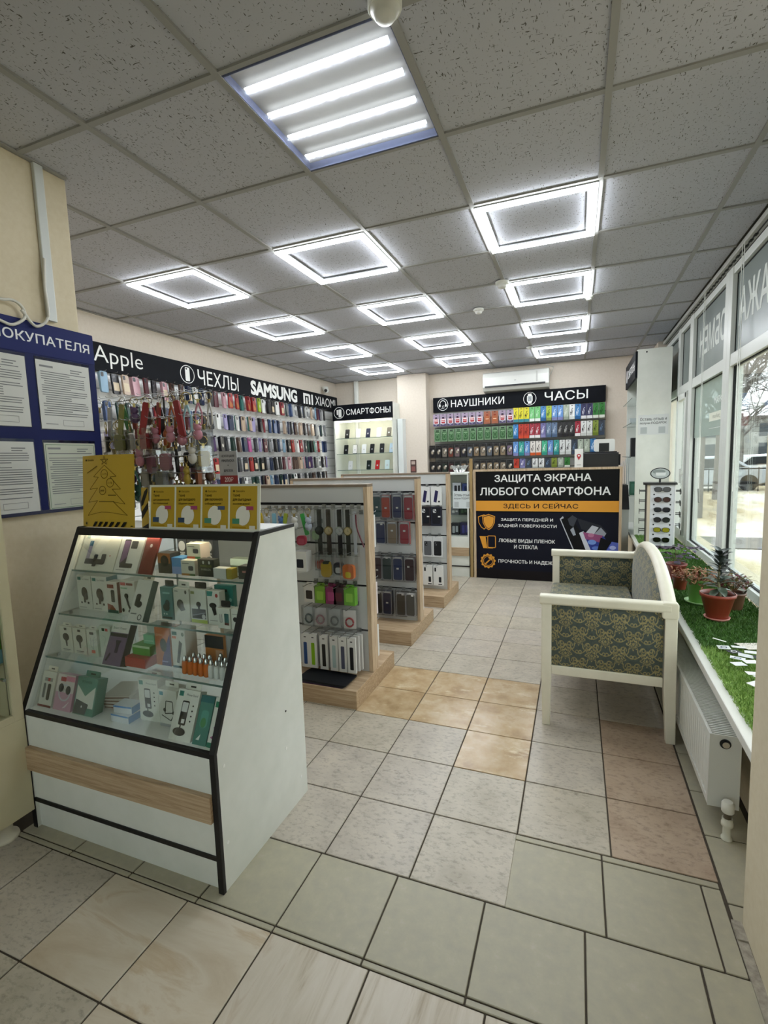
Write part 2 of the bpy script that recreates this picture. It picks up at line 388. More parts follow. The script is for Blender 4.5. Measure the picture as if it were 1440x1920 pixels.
def art(parent, name, shapes, O, U, V, eps=.0003, lift=.0004, rough=.55, label=None):
    """Flat print: one mesh of layered flat shapes on a face with axes U (right) and V (up)."""
    O, U, V = Vector(O), Vector(U).normalized(), Vector(V).normalized(); N = U.cross(V)
    mb = MB(); cols = []
    def ci(c):
        if c not in cols: cols.append(c)
        return cols.index(c)
    for i, sh in enumerate(shapes):
        k = sh[0]; d = lift + eps * i
        P = lambda x, y: O + U * x + V * y + N * d
        if k == 'r':
            _, x0, y0, x1, y1, c = sh; mb.add([P(x0, y0), P(x1, y0), P(x1, y1), P(x0, y1)], [(0, 1, 2, 3)], ci(c))
        elif k == 'p':
            _, pts, c = sh; mb.add([P(*q) for q in pts], [tuple(range(len(pts)))], ci(c))
        elif k == 'e':
            _, cx, cy, rx, ry, c = sh; n = 20
            mb.add([P(cx + rx * math.cos(2 * PI * j / n), cy + ry * math.sin(2 * PI * j / n)) for j in range(n)], [tuple(range(n))], ci(c))
        elif k == 'o':
            _, cx, cy, rx, ry, t, c = sh; n = 32
            vs = [P(cx + (rx - q) * math.cos(2 * PI * j / n), cy + (ry - q) * math.sin(2 * PI * j / n)) for q in (0, t) for j in range(n)]
            mb.add(vs, [(j, (j + 1) % n, n + (j + 1) % n, n + j) for j in range(n)], ci(c))
        elif k == 'l':
            _, pts, wd, c = sh
            for (xa, ya), (xb, yb) in zip(pts[:-1], pts[1:]):
                L = math.hypot(xb - xa, yb - ya) or 1e-6; nx, ny = -(yb - ya) / L * wd / 2, (xb - xa) / L * wd / 2
                mb.add([P(xa + nx, ya + ny), P(xa - nx, ya - ny), P(xb - nx, yb - ny), P(xb + nx, yb + ny)], [(0, 1, 2, 3)], ci(c))
        elif k == 'rr':
            _, x0, y0, x1, y1, r, c = sh; pts = []
            for ca, cb, st in ((x1 - r, y1 - r, 0), (x0 + r, y1 - r, 90), (x0 + r, y0 + r, 180), (x1 - r, y0 + r, 270)):
                for q in range(5):
                    t = math.radians(st + 22.5 * q); pts.append((ca + r * math.cos(t), cb + r * math.sin(t)))
            mb.add([P(*q) for q in pts], [tuple(range(len(pts)))], ci(c))
        elif k == 't':
            _, s, x0, y0, wd, ht, c = sh[:7]; bold = sh[7] if len(sh) > 7 else 0.0; shr = sh[8] if len(sh) > 8 else 0.0
            vs, fs = text_geo(s, bold, shr); mb.add([P(x0 + a * wd, y0 + b * ht) for a, b in vs], fs, ci(c))
    me = bpy.data.meshes.new(name); me.from_pydata(mb.v, [], mb.f)
    for c in cols: me.materials.append(pm(c, rough) if isinstance(c, str) else c)
    me.polygons.foreach_set('material_index', mb.m); me.update()
    o = obj(name, me, parent)
    if label: o['label'] = label
    return o

# ================================================================== STRUCTURE
# floor slab (dark grout bed) with every visible tile as its own piece
fl = struct('floor', MB().box(-2.75, 2.2, -2.4, 6.1, -.12, -.004), M_GROUT)
_tm = {}
def tile_mesh(w_, d_, mat, t=.006, g=.0025):
    k = (round(w_, 3), round(d_, 3), mat.name)
    if k not in _tm:
        me = MB().box(-w_ / 2 + g, w_ / 2 - g, -d_ / 2 + g, d_ / 2 - g, -.006, 0).mesh('floor_tile', mat)
        bevel(me, .0015, 1); _tm[k] = me
    return _tm[k]
def ftile(x0, x1, y0, y1, mat, dz=0, name='floor_tile'):
    o = obj(name, tile_mesh(x1 - x0, y1 - y0, mat), fl, ((x0 + x1) / 2, (y0 + y1) / 2, dz))
    o.rotation_euler = (RND.uniform(-.0012, .0012), RND.uniform(-.0012, .0012), 0)
GX, GY, GS = .627, 1.093, .3
gold = {(-2, -1), (-1, -1), (0, -1), (-2, 0), (-1, 0), (0, 0), (0, 1)}     # column i: GX+.3i.., row k: top GY-.3k
for i in range(-6, 3):
    for k in range(-10, 4):
        x0, y1 = GX + GS * i, GY - GS * k; y0 = y1 - GS
        if i >= 1 and k >= 3: continue
        r = RND.random(); mt_ = M_TILE if r < .6 else M_TILEG
        if (i, k) in gold: mt_ = M_TILEY
        elif i == 2 and k >= 0: mt_ = M_TILER
        elif (i, k) in ((1, -4), (-2, -2), (2, -3), (0, -7), (-1, -9), (1, -9)): mt_ = M_TILER if RND.random() < .6 else M_TILEG
        ftile(x0, x0 + GS, y0, y1, mt_)
# near band of smooth grey-green tiles
for x0, x1 in ((.922, 1.197), (1.197, 1.472), (1.472, 1.524)): ftile(x0, x1, -.108, .166, M_TILES)
for x0, x1 in ((.922, 1.197), (1.197, 1.524)): ftile(x0, x1, .166, .192, M_TILES)
for j in range(8):
    x0 = .317 - .275 * 4 + .275 * j; x1 = min(x0 + .275, 1.524)
    ftile(x0, x1, -.385, -.108, M_TILES); ftile(x0, x1, -.405, -.385, M_TILES)
ftile(1.418, 1.54, -.405, -.108, M_TILES)
# entrance zone, larger sand and striped tiles
for j in range(9):
    for r_ in range(4):
        x0 = -1.185 + .3005 * j; y1 = -.405 - .3005 * r_
        if x0 > 1.45: continue
        mt_ = M_TILE if j < 3 else (M_SAND if j < 5 else M_PLANK)
        if r_ > 0: mt_ = M_TILEG if j < 4 else (M_PLANK if j > 5 else M_SAND)
        ftile(x0, min(x0 + .3005, 1.55), y1 - .3005, y1, mt_)
# narrow border along the window wall
ys = [.062, .122, .401, .643, .904, 1.18, 1.46, 1.74, 2.02, 2.3, 2.58, 2.86, 3.14, 3.42, 3.7, 3.98]
for a, b in zip(ys[:-1], ys[1:]): ftile(1.53, 1.685, a, b, M_TILES, -.001)
ft = MB()
for i in range(-11, 6):
    for k in range(-16, 3):
        x0, y0 = GX + GS * i, GY - GS * (k + 1)
        if i >= -6 and k >= -10: continue
        if x0 > 1.9: continue
        ft.box(max(x0, -2.6) + .0035, x0 + GS - .0035, y0 + .0035, min(y0 + GS, 5.95) - .0035, -.006, 0)
o = part('floor_tile_field', ft, M_TILE, fl); o['kind'] = 'stuff'
M_MORTAR = noise_mat('rough_mortar', [(.3, '#8c8579'), (.7, '#b5ad9f')], 60, 8, .95, (1, 1, 1), .8)
mo = MB(); yy = [-2.2 + .1 * i for i in range(23)] + [.06]
rr = random.Random(3)
for a, b in zip(yy[:-1], yy[1:]):
    mo.box(1.524, 1.549, a, b, -.006, .001 + .006 * rr.random())
part('mortar_strip', mo, M_MORTAR, fl)

# ceiling: slab, runners and tiles
ce = struct('ceiling', MB().box(-2.75, 2.25, -2.4, 6.1, H + .03, H + .1), pm('#77756f', .9))
lights = [(c, r_) for r_ in (2, 4, 6, 8) for c in (1, -1, -3)]
XS = [-2.6, -2.4, -1.8, -1.2, -.6, 0, .6, 1.2, 1.8, 2.03]
YS = [-2.2, -1.8, -1.2] + [.6 * j for j in range(-1, 10)] + [5.95]
_cm = {}
for xa, xb in zip(XS[:-1], XS[1:]):
    for ya, yb in zip(YS[:-1], YS[1:]):
        if xb <= -1.15 and yb < .1: continue
        if abs(xa) < .01 and (abs(ya) < .01): continue
        k = (round(xb - xa, 2), round(yb - ya, 2))
        if k not in _cm: _cm[k] = MB().box(-(xb - xa) / 2 + .003, (xb - xa) / 2 - .003, -(yb - ya) / 2 + .003, (yb - ya) / 2 - .003, 0, .015).mesh('ceiling_tile', M_CEIL)
        o = obj('ceiling_tile', _cm[k], ce, ((xa + xb) / 2, (ya + yb) / 2, H + .006 + RND.uniform(0, .003)))
for x in XS[1:-1]:
    part('grid_runner', MB().box(x - .012, x + .012, -2.2, 5.95, H - .001, H + .012), M_TBAR, ce)
for y in YS[1:-1]:
    part('cross_runner', MB().box(-2.6, 2.03, y - .012, y + .012, H, H + .012), M_TBAR, ce)
part('edge_angle', MB().box(-2.6, -2.58, .2, 5.95, H - .001, H + .006), M_TBAR, ce)
part('edge_angle', MB().box(-2.6, 2.03, 5.93, 5.95, H - .001, H + .006), M_TBAR, ce)
part('edge_angle', MB().box(-1.0, -.98, -2.2, .2, H - .001, H + .006), M_TBAR, ce)

# walls
struct('wall_left', MB().box(-2.75, -2.6, .0, 6.1, 0, H + .03), M_WALL)
struct('wall_back', MB().box(-2.75, 2.3, 5.95, 6.1, 0, H + .03), M_WALL)
struct('wall_back_pillar', MB().box(-1.447, -.995, 5.75, 5.95, 0, H), M_WALL)
struct('wall_entry_left', MB().box(-2.75, -1.0, -2.4, .205, 0, H + .0), M_WALLC, bev=.006)
struct('wall_entry_right', MB().box(1.549, 2.3, -2.4, .056, 0, H + .03), M_WALLC, bev=.004)
struct('wall_front', MB().box(-2.75, -.75, -2.5, -2.35, 0, H + .03).box(1.35, 2.3, -2.5, -2.35, 0, H + .03).box(-.75, 1.35, -2.5, -2.35, 2.3, H + .03), M_WALLC)
d1 = struct('added_door_1', MB().box(-.75, -.68, -2.46, -2.38, 0, 2.3).box(1.28, 1.35, -2.46, -2.38, 0, 2.3).box(-.68, 1.28, -2.46, -2.38, 2.22, 2.3).box(.27, .34, -2.46, -2.38, .04, 2.22).box(-.68, 1.28, -2.46, -2.38, 0, .12), M_PVC)  # unseen glazed door, added to let daylight onto the showcase front and near floor
for xa, xb in ((-.68, .27), (.34, 1.28)):
    xc = (xa + xb) / 2
    part('added_door_leaf', MB().box(xa, xc - .2, -2.44, -2.40, .12, 2.22).box(xc + .2, xb, -2.44, -2.40, .12, 2.22).box(xc - .2, xc + .2, -2.44, -2.40, .12, .6).box(xc - .2, xc + .2, -2.44, -2.40, 2.0, 2.22), M_PVC, d1)
    part('pane', MB().box(xc - .2, xc + .2, -2.425, -2.419, .6, 2.0), M_WGLASS, d1)
struct('wall_right', MB().box(1.70, 2.3, .056, 6.1, 0, .43), M_WALLC)
struct('wall_right_header', MB().box(2.11, 2.3, .056, 6.1, 2.47, H + .03), M_PVC)
struct('wall_right_end', MB().box(1.985, 2.3, 5.25, 6.1, .43, H + .03), M_WALL)
struct('trim_pipe_casing', MB().rbox(-2.24, -2.17, 5.88, 5.95, 0, H, .02, 'z'), M_WHITE)

# window ledge
def sx(y): return 1.576 + .0148 * y
lg = MB()
lg.prism([(sx(.06), .06), (2.03, .06), (2.03, 5.25), (sx(5.25), 5.25)], .425, .458, 'z')
trim = struct('trim_window_ledge', lg, pm('#dcdcd6', .35), bev=.004)

# windows
def window(n, y0, y1, mull_lo=.05, mull_hi=.05, sash=False):
    fr = MB(); z0, z1, zt0, zt1 = .458, 2.48, 1.852, 1.93
    fr.box(2.03, 2.11, y0, y0 + mull_lo, z0, z1); fr.box(2.03, 2.11, y1 - mull_hi, y1, z0, z1)
    fr.box(2.035, 2.105, y0 + mull_lo, y1 - mull_hi, z0, z0 + .06); fr.box(2.035, 2.105, y0 + mull_lo, y1 - mull_hi, z1 - .05, z1)
    fr.box(2.035, 2.105, y0 + mull_lo, y1 - mull_hi, zt0, zt1)
    o = struct('window_%d' % n, fr, M_PVC, bev=.003)
    a, b = y0 + mull_lo, y1 - mull_hi
    gk = MB()
    for lo, hi in ((z0 + .06, zt0), (zt1, z1 - .05)):
        t = .007
        gk.box(2.056, 2.07, a, a + t, lo, hi); gk.box(2.056, 2.07, b - t, b, lo, hi); gk.box(2.056, 2.07, a, b, lo, lo + t); gk.box(2.056, 2.07, a, b, hi - t, hi)
    part('gasket', gk, M_GASKET, o)
    part('pane', MB().box(2.064, 2.070, a, b, z0 + .06, zt0), M_WGLASS, o)
    if sash:
        s = MB(); c, d = a + .012, b - .012; lo, hi = z0 + .075, zt0 - .012; t = .05
        s.box(2.015, 2.06, c, c + t, lo, hi); s.box(2.015, 2.06, d - t, d, lo, hi); s.box(2.015, 2.06, c, d, lo, lo + t); s.box(2.015, 2.06, c, d, hi - t, hi)
        sh = part('sash', s, M_PVC, o, bev=.003)
        part('handle', MB().rbox(1.985, 2.0, c + .018, c + .034, 1.02, 1.15, .006, 'x').box(2.0, 2.015, c + .02, c + .032, 1.08, 1.1), M_WHITE, sh)
    return o, a, b
def film_mat():
    m = bpy.data.materials.new('frosted_film'); m.use_nodes = True; nt = m.node_tree
    nt.nodes.remove(nt.nodes['Principled BSDF'])
    tr = nd(nt, 'ShaderNodeBsdfTransparent'); tr.inputs[0].default_value = lin('#d8dcda'); tl = nd(nt, 'ShaderNodeBsdfTranslucent'); tl.inputs[0].default_value = lin('#a9afac')
    mx = nd(nt, 'ShaderNodeMixShader'); mx.inputs[0].default_value = .45; nt.links.new(tr.outputs[0], mx.inputs[1]); nt.links.new(tl.outputs[0], mx.inputs[2]); nt.links.new(mx.outputs[0], nt.nodes['Material Output'].inputs[0])
    return m
M_FILM = noise_mat('grey_window_film', [(.3, '#6d7674'), (.6, '#78817e'), (.8, '#838b87')], 1.6, 3, .28, (1, 1, 1), 0, 0, False)
def film(o, a, b, name='film_panel', z0=1.93, z1=2.43):
    return part(name, MB().box(2.060, 2.068, a, b, z0, z1), M_FILM, o)
W1, a1, b1 = window(1, .3, 2.52, .05, .075); f1 = film(W1, a1, b1)
part('mullion', MB().box(2.03, 2.11, 1.2, 1.3, .458, 2.48), M_PVC, W1)
W2, a2, b2 = window(2, 2.52, 3.645, .085, .065); f2 = film(W2, a2, b2)
W3, a3, b3 = window(3, 3.645, 4.2, .065, .05, True); f3 = film(W3, a3, b3)
W4, a4, b4 = window(4, 4.2, 5.25, .05, .05); f4 = film(W4, a4, b4)
# lettering shows through the film reversed, as it faces the street
UP = (0, 0, 1)
def street_text(pr, s, ystart, z0, width, ht, col='#c9cec8', bold=.02):
    # U = -y with V = z gives N = -x (towards the room); width is negative to mirror the words
    art(pr, 'lettering', [('t', s, width, 0, -width, ht, col, bold)], (2.0595, ystart, z0), (0, -1, 0), UP)
street_text(f1, 'ПРОДАЖА', 2.40, 2.05, 1.22, .27)
street_text(f2, 'ОБМЕН', 3.46, 2.08, .78, .22)
# printed film and notices on the second pane
part('frosted_film', MB().box(2.0612, 2.0622, a2, b2, 1.42, 1.848), film_mat(), W2)
art(W2, 'film_lettering', [('t', 'E', .51, .33, .06, .075, '#e8ebe6', .0), ('t', 'MARKET', .3, .235, .3, .05, '#dfe3de'), ('r', .17, .11, .62, .175, '#dcdfcf'),
    ('t', 'market_nls', .27, .125, .3, .035, '#8a8d80'), ('r', .17, .055, .62, .06, '#c9cec9')], (2.0605, a2 + .62, 1.42), (0, -1, 0), UP)
# curtain rail under the ceiling edge
cr = thing('curtain_rail', 'long white double curtain rail under the ceiling above the windows', 'curtain rail', (2.06, 2.7, 2.54))
part('rail_body', MB().box(-.03, .035, -2.6, 2.5, 0, .032), pm('#c3c4bf', .4), cr, bev=.003)
part('rail_track', MB().box(-.008, .0, -2.6, 2.5, -.002, .001).box(.018, .024, -2.6, 2.5, -.002, .001), M_BLACK, cr)
_rs = MB().box(-.012, .004, -.02, .02, -.004, .001).mesh('runner_slot', pm('#33342f', .6))
for i in range(22): obj('runner_slot', _rs, cr, (0, -.58 + .085 * i, 0))
for i, (y, zl, lab) in enumerate(((3.15, 1.0, 'pair of thin white blind cords with weight before the lettered window'), (2.2, .95, 'pair of thin white blind cords hanging before the nearest window'))):
    bc = thing('blind_cord', lab, 'cord', (2.025, y, zl), group='blind cords at the windows')
    part('cord', MB().tube([(0, 0, 0), (.002, .01, 2.54 - zl)], .0022, 5), pm('#e4e6e1', .6), bc)
    part('cord', MB().tube([(0, .03, .1), (.002, .055, 2.54 - zl)], .0022, 5), pm('#e4e6e1', .6), bc)
    if i == 0: part('weight', MB().rbox(-.006, .006, -.012, .012, -.11, 0, .004, 'z'), pm('#8e8f88', .5), bc, (0, 0, .004), (-.25, 0, 0))

# ------------------------------------------------------------------ ceiling lamps
def led_frame():
    g = MB(); o_, w_ = .292, .040
    def ring(mb, o1, i1, z0, z1):
        for (x0, x1, y0, y1) in ((-o1, o1, -o1, -i1), (-o1, o1, i1, o1), (-o1, -i1, -i1, i1), (i1, o1, -i1, i1)): mb.box(x0, x1, y0, y1, z0, z1)
    fr = MB(); ring(fr, o_, o_ - w_, .0045, .013); ring(fr, o_ - w_, o_ - w_ - .008, .0075, .013)
    df = MB(); ring(df, o_ - .003, o_ - w_ + .003, -.006, .0042)
    return fr.mesh('housing', pm('#9a9d9f', .4)), df.mesh('diffuser', M_LED)
_fm, _dm = led_frame()
rown = {2: 'nearest', 4: 'second', 6: 'third', 8: 'farthest'}; coln = {1: 'window-side', -1: 'middle', -3: 'wall-side'}
for c, r_ in lights:
    t = thing('led_frame_light', 'square glowing LED frame light, %s row, %s column of the ceiling' % (rown[r_], coln[c]), 'ceiling light',
              (.6 * c + (-.6 if c > 99 else 0) + .3, .6 * r_ + .3, H - .011), group='square LED frame lights in the ceiling')
    obj('housing', _fm, t); obj('diffuser', _dm, t)
# prismatic panel lamp
t = thing('prismatic_panel_light', 'large prismatic ceiling panel with four bright LED strips', 'ceiling light', (.3, .3, H - .004))
part('housing', MB().box(-.295, .295, -.295, .295, .075, .09).box(-.295, -.285, -.295, .295, .004, .075).box(.285, .295, -.295, .295, .004, .075).box(-.285, .285, -.295, -.285, .004, .075).box(-.285, .285, .285, .295, .004, .075), pm('#444b63', .6), t)
M_STRIP = led_mat('led_strip', 4.0, (.82, .9, 1.0)); M_DOT = led_mat('led_dot', 90.0, (.92, .97, 1.0))
for i in range(4):
    y = -.2 + .135 * i
    s = part('led_strip', MB().box(-.262, .262, y - .007, y + .007, .012, .016), M_STRIP, t)
    d = MB()
    for k in range(26): d.box(-.255 + .0203 * k, -.246 + .0203 * k, y - .005, y + .005, .0095, .012)
    part('led_diodes', d, M_DOT, s)
def prism_mat():
    m = bpy.data.materials.new('prismatic_acrylic'); m.use_nodes = True; nt = m.node_tree
    nt.nodes.remove(nt.nodes['Principled BSDF']); out = nt.nodes['Material Output']
    tc = nd(nt, 'ShaderNodeTexCoord'); v = nd(nt, 'ShaderNodeTexVoronoi', i_Scale=170.0, feature='F1'); v.inputs['Randomness'].default_value = 0.0
    nt.links.new(tc.outputs['Object'], v.inputs['Vector'])
    tr = nd(nt, 'ShaderNodeBsdfTransparent'); tl = nd(nt, 'ShaderNodeBsdfTranslucent'); tl.inputs[0].default_value = (.86, .9, 1, 1)
    gl = nd(nt, 'ShaderNodeBsdfGlossy'); gl.inputs['Roughness'].default_value = .15
    r = ramp(nt, [(.2, '#080808'), (.6, '#303030')], v.outputs['Distance'])
    mx = nd(nt, 'ShaderNodeMixShader'); nt.links.new(r.outputs[0], mx.inputs[0]); nt.links.new(tr.outputs[0], mx.inputs[1]); nt.links.new(tl.outputs[0], mx.inputs[2])
    m2 = nd(nt, 'ShaderNodeMixShader'); m2.inputs[0].default_value = .06; nt.links.new(mx.outputs[0], m2.inputs[1]); nt.links.new(gl.outputs[0], m2.inputs[2])
    nt.links.new(m2.outputs[0], out.inputs[0]); return m
part('prismatic_cover', MB().box(-.288, .288, -.288, .288, .002, .0045), prism_mat(), t)
# detectors
def detector(label, x, y, s):
    t = thing('smoke_detector', label, 'smoke detector', (x, y, H - .05 * s), group='ceiling detectors')
    part('base', MB().lathe([(.052 * s, .028 * s), (.055 * s, .034 * s), (.055 * s, .05 * s)], n=24), M_WHITE, t)
    part('sensor_head', MB().lathe([(.012 * s, 0), (.03 * s, .002 * s), (.036 * s, .01 * s), (.036 * s, .02 * s), (.048 * s, .028 * s)], n=24), pm('#d9dad6', .4), t)
detector('large white round smoke detector beside the prismatic panel light', .598, -.024, .88)
detector('small white smoke detector by the window-side light of the second row', .59, 2.37, .9)
detector('small white ceiling detector between the second and third light rows', .31, 2.95, .8)
detector('tiny white detector at the corner of a window-side LED frame', 1.19, 3.03, .62)
detector('farthest tiny white detector before the farthest window-side light', .58, 4.72, .6)

# ================================================================== LEFT WALL: slat wall, sign, phone cases
sw = thing('slat_display', 'white slatted display wall along the left side full of hooks', 'display wall', (-2.6, 3.7, .3))
sm_ = MB().box(0, .02, -2.22, 2.22, 0, .112).mesh('slat', pm('#f1f2f1', .4)); bevel(sm_, .004, 1)
for i in range(14): obj('slat', sm_, sw, (0, 0, .09 + .1225 * i))
part('backing', MB().box(.0, .006, -2.22, 2.22, .05, 1.815), pm('#c3c5c6', .5), sw)
sg = thing('shop_sign', 'long black sign reading Apple, ЧЕХЛЫ, SAMSUNG, XIAOMI above the cases', 'sign', (-2.6, 3.7, 2.122))
part('sign_board', MB().box(0, .045, -2.2, 2.21, 0, .226), M_SIGN, sg)
Y0 = 3.7 - 2.2
def sgx(y): return y - Y0
WHT = '#f1f2f0'
icx = sgx(2.565)
art(sg, 'sign_lettering', [
    ('t', 'Apple', sgx(1.525), .028, .49, .175, WHT, -.005),
    ('o', icx, .112, .098, .09, .007, WHT), ('rr', icx - .03, .045, icx + .03, .18, .012, WHT), ('e', icx - .012, .165, .01, .008, '#15171c'),
    ('t', 'ЧЕХЛЫ', sgx(2.71), .035, .66, .15, WHT, .004),
    ('t', 'SAMSUNG', sgx(3.6), .025, 1.06, .175, WHT, .045),
    ('r', sgx(4.83), .035, sgx(4.875), .185, WHT), ('r', sgx(4.83), .15, sgx(5.0), .185, WHT), ('r', sgx(4.905), .035, sgx(4.945), .13, WHT), ('r', sgx(4.98), .035, sgx(5.025), .175, WHT), ('r', sgx(5.06), .035, sgx(5.105), .185, WHT),
    ('t', 'XIAOMI', sgx(5.17), .045, .66, .135, WHT)], (.045, -2.2, 0), (0, 1, 0), UP)

# phone cases on hooks
CASECOL = {'black': '#17181b', 'dark green': '#1d3a34', 'navy': '#1c2947', 'dark grey': '#33353a', 'white': '#d9dad7', 'red': '#8f2022', 'crimson': '#84202c', 'pink': '#bd929b', 'lilac': '#8f88b0',
           'blue': '#2f4874', 'teal': '#286a64', 'mint': '#6a9a8a', 'brown': '#4a342c', 'beige': '#b59f8b', 'maroon': '#4d1f28', 'purple': '#4f3a63', 'lime': '#94b328', 'orange': '#b85325', 'sky blue': '#7d9fb8', 'grey': '#85878a', 'light green': '#8db893', 'magenta': '#a84c86'}
def case_mesh(hexc, k):
    w_, h_, d_ = .077, .166, .013
    b = MB().rbox(-.0155, 0, -w_ / 2, w_ / 2, -h_, 0, .013, 'x', 3, 0)
    c2 = '#101114' if sum(lin(hexc)[:3]) > .12 else '#3a3c42'
    # camera window on the upper corner
    b.rbox(0, .0016, -w_ / 2 + .007, -w_ / 2 + .036, -.043, -.008, .008, 'x', 3, 1)
    for (yy_, zz_) in ((-.022, -.017), (-.022, -.034), (-.011, -.026)):
        b.box(.0016, .0022, yy_ - .0045, yy_ + .0045, zz_ - .0045, zz_ + .0045, 2)
    mats = [pm(hexc, .35), pm(c2, .25), pm('#08080a', .2)]
    if k == 1:      # printed pattern band
        b.box(0, .0006, -.03, .03, -.14, -.07, 3); mats.append(pm({'#d9dad7': '#5b5f66'}.get(hexc, '#c9b99b'), .4))
    if k == 2:
        b.add([(.0006, -.03, -.15), (.0006, .03, -.15), (.0006, .03, -.12), (.0006, -.03, -.075)], [(0, 1, 2, 3)], 3); mats.append(pm('#a8642c', .4))
    if k == 3:
        b.add([(.0006, .015 * math.cos(2 * PI * i / 12), -.1 + .02 * math.sin(2 * PI * i / 12)) for i in range(12)], [tuple(range(12))], 3); mats.append(pm('#d8d3c9', .4))
    return b.mesh('phone_case', mats)
_cases = {}
def case(col, k=0):
    if (col, k) not in _cases: _cases[(col, k)] = case_mesh(CASECOL[col], k)
    return _cases[(col, k)]
hk = MB().tube([(.02, 0, 0), (.155, 0, 0), (.163, 0, .008)], .0022, 5).mesh('peg_hook', M_CHROME)
rowz = [2.098, 1.862, 1.622, 1.392, 1.165]
dark = ['black'] * 7 + ['navy'] * 4 + ['dark grey'] * 3 + ['dark green'] * 2 + ['brown', 'maroon', 'purple', 'blue']
lite = ['white', 'white', 'beige', 'pink', 'lilac', 'sky blue', 'grey', 'red', 'crimson', 'mint', 'teal']
fixed = {0: ['sky blue', 'black', 'beige', 'pink', 'maroon', 'black', 'pink', 'brown', 'brown', 'navy', 'white', 'navy', 'black', 'maroon', 'pink', 'red', 'red', 'teal', 'red', 'red', 'lime', 'white', 'black', 'black', 'white', 'crimson', 'grey', 'blue', 'white', 'black', 'black', 'white', 'beige', 'sky blue', 'maroon', 'grey', 'black', 'beige'],
         1: ['blue', 'dark green', 'dark green', 'dark green', 'black', 'red', 'navy', 'black', 'navy', 'blue', 'navy', 'black', 'black', 'white', 'lilac', 'navy', 'white', 'beige', 'beige', 'lilac', 'black', 'crimson', 'blue', 'blue', 'navy', 'beige', 'navy', 'black', 'brown', 'beige', 'black', 'brown', 'beige', 'dark grey', 'white', 'dark green', 'grey', 'blue'],
         2: ['lilac', 'maroon', 'black', 'black', 'brown', 'navy', 'black', 'black', 'black', 'black', 'black', 'grey', 'purple', 'black', 'dark grey', 'dark green', 'brown', 'navy', 'magenta', 'dark grey', 'lilac', 'maroon', 'grey', 'black', 'navy', 'sky blue', 'black', 'red', 'white', 'crimson', 'dark grey', 'dark green', 'black', 'mint', 'red', 'blue', 'navy', 'mint'],
         3: ['black'] * 11 + ['teal', 'red', 'white', 'black', 'black', 'dark grey', 'dark grey', 'red', 'black', 'black', 'black', 'navy', 'black', 'black', 'maroon', 'pink', 'brown', 'brown', 'beige', 'navy', 'purple', 'purple', 'black', 'white', 'black', 'lilac', 'black'],
         4: ['black'] * 10 + ['white', 'black', 'navy', 'white', 'dark green', 'black', 'dark grey', 'white', 'dark green', 'dark green', 'black', 'beige', 'sky blue', 'navy', 'dark green', 'navy', 'black', 'white', 'black', 'grey', 'black', 'black', 'brown', 'grey', 'black', 'black', 'brown', 'black']}
rr = random.Random(21); ncase = 0
for r_ in range(5):
    for i in range(37):
        y = 1.535 + .1045 * i
        if r_ >= 1 and 4 <= i <= 9 and r_ >= 3: continue      # hidden behind the key-ring rack
        if r_ == 4 and i < 10: continue
        obj('peg_hook', hk, sw, (0, y - 3.7, rowz[r_] - .3 + .004))
        col = fixed[r_][i]; k = rr.choice([0, 0, 0, 0, 0, 0, 1, 3]) if r_ != 1 else rr.choice([0, 0, 0, 0, 0, 3])
        if r_ == 0 and col in ('red',): k = 2
        depth = rr.uniform(.115, .148)
        yo = y + rr.uniform(-.012, .012); rz_ = rr.uniform(.05, .42)
        o = obj('phone_case', case(col, k), None, (-2.6 + depth, yo, rowz[r_] + rr.uniform(-.004, .004)), (0, rr.uniform(-.10, -.02), rz_))
        tag(o, '%s front phone case, hook %s from left, %s row, left wall' % (col, ordn(i + 1), ordn(r_ + 1)), 'phone case', 'phone cases hanging on the left slat wall'); ncase += 1
        if rr.random() < .74 and ncase < 296:
            c2 = rr.choice(dark if rr.random() < .85 else lite) if rr.random() < .6 else col
            o = obj('phone_case', case(c2, 0), None, (-2.6 + depth - rr.uniform(.016, .021), yo + rr.uniform(-.004, .006), rowz[r_] + rr.uniform(-.005, .003)), (0, rr.uniform(-.10, -.04), rz_ + rr.uniform(-.03, .03)))
            tag(o, '%s rear phone case, hook %s from left, %s row, left wall' % (c2, ordn(i + 1), ordn(r_ + 1)), 'phone case', 'phone cases hanging on the left slat wall'); ncase += 1
# security camera
t = thing('security_camera', 'small white dome security camera on the left wall corner', 'camera', (-2.6, 5.5, 2.47))
part('base', MB().lathe([(.05, 0), (.05, .035), (.04, .045)], n=20), M_WHITE, t, (0.05, 0, .0), (PI, 0, 0))
part('ball', MB().ball((.075, -.02, -.055), .045, 14, 10), M_WHITE, t)
part('lens', MB().tube([(.085, -.045, -.06), (.096, -.068, -.066)], .024, 14), M_BLACK, t)

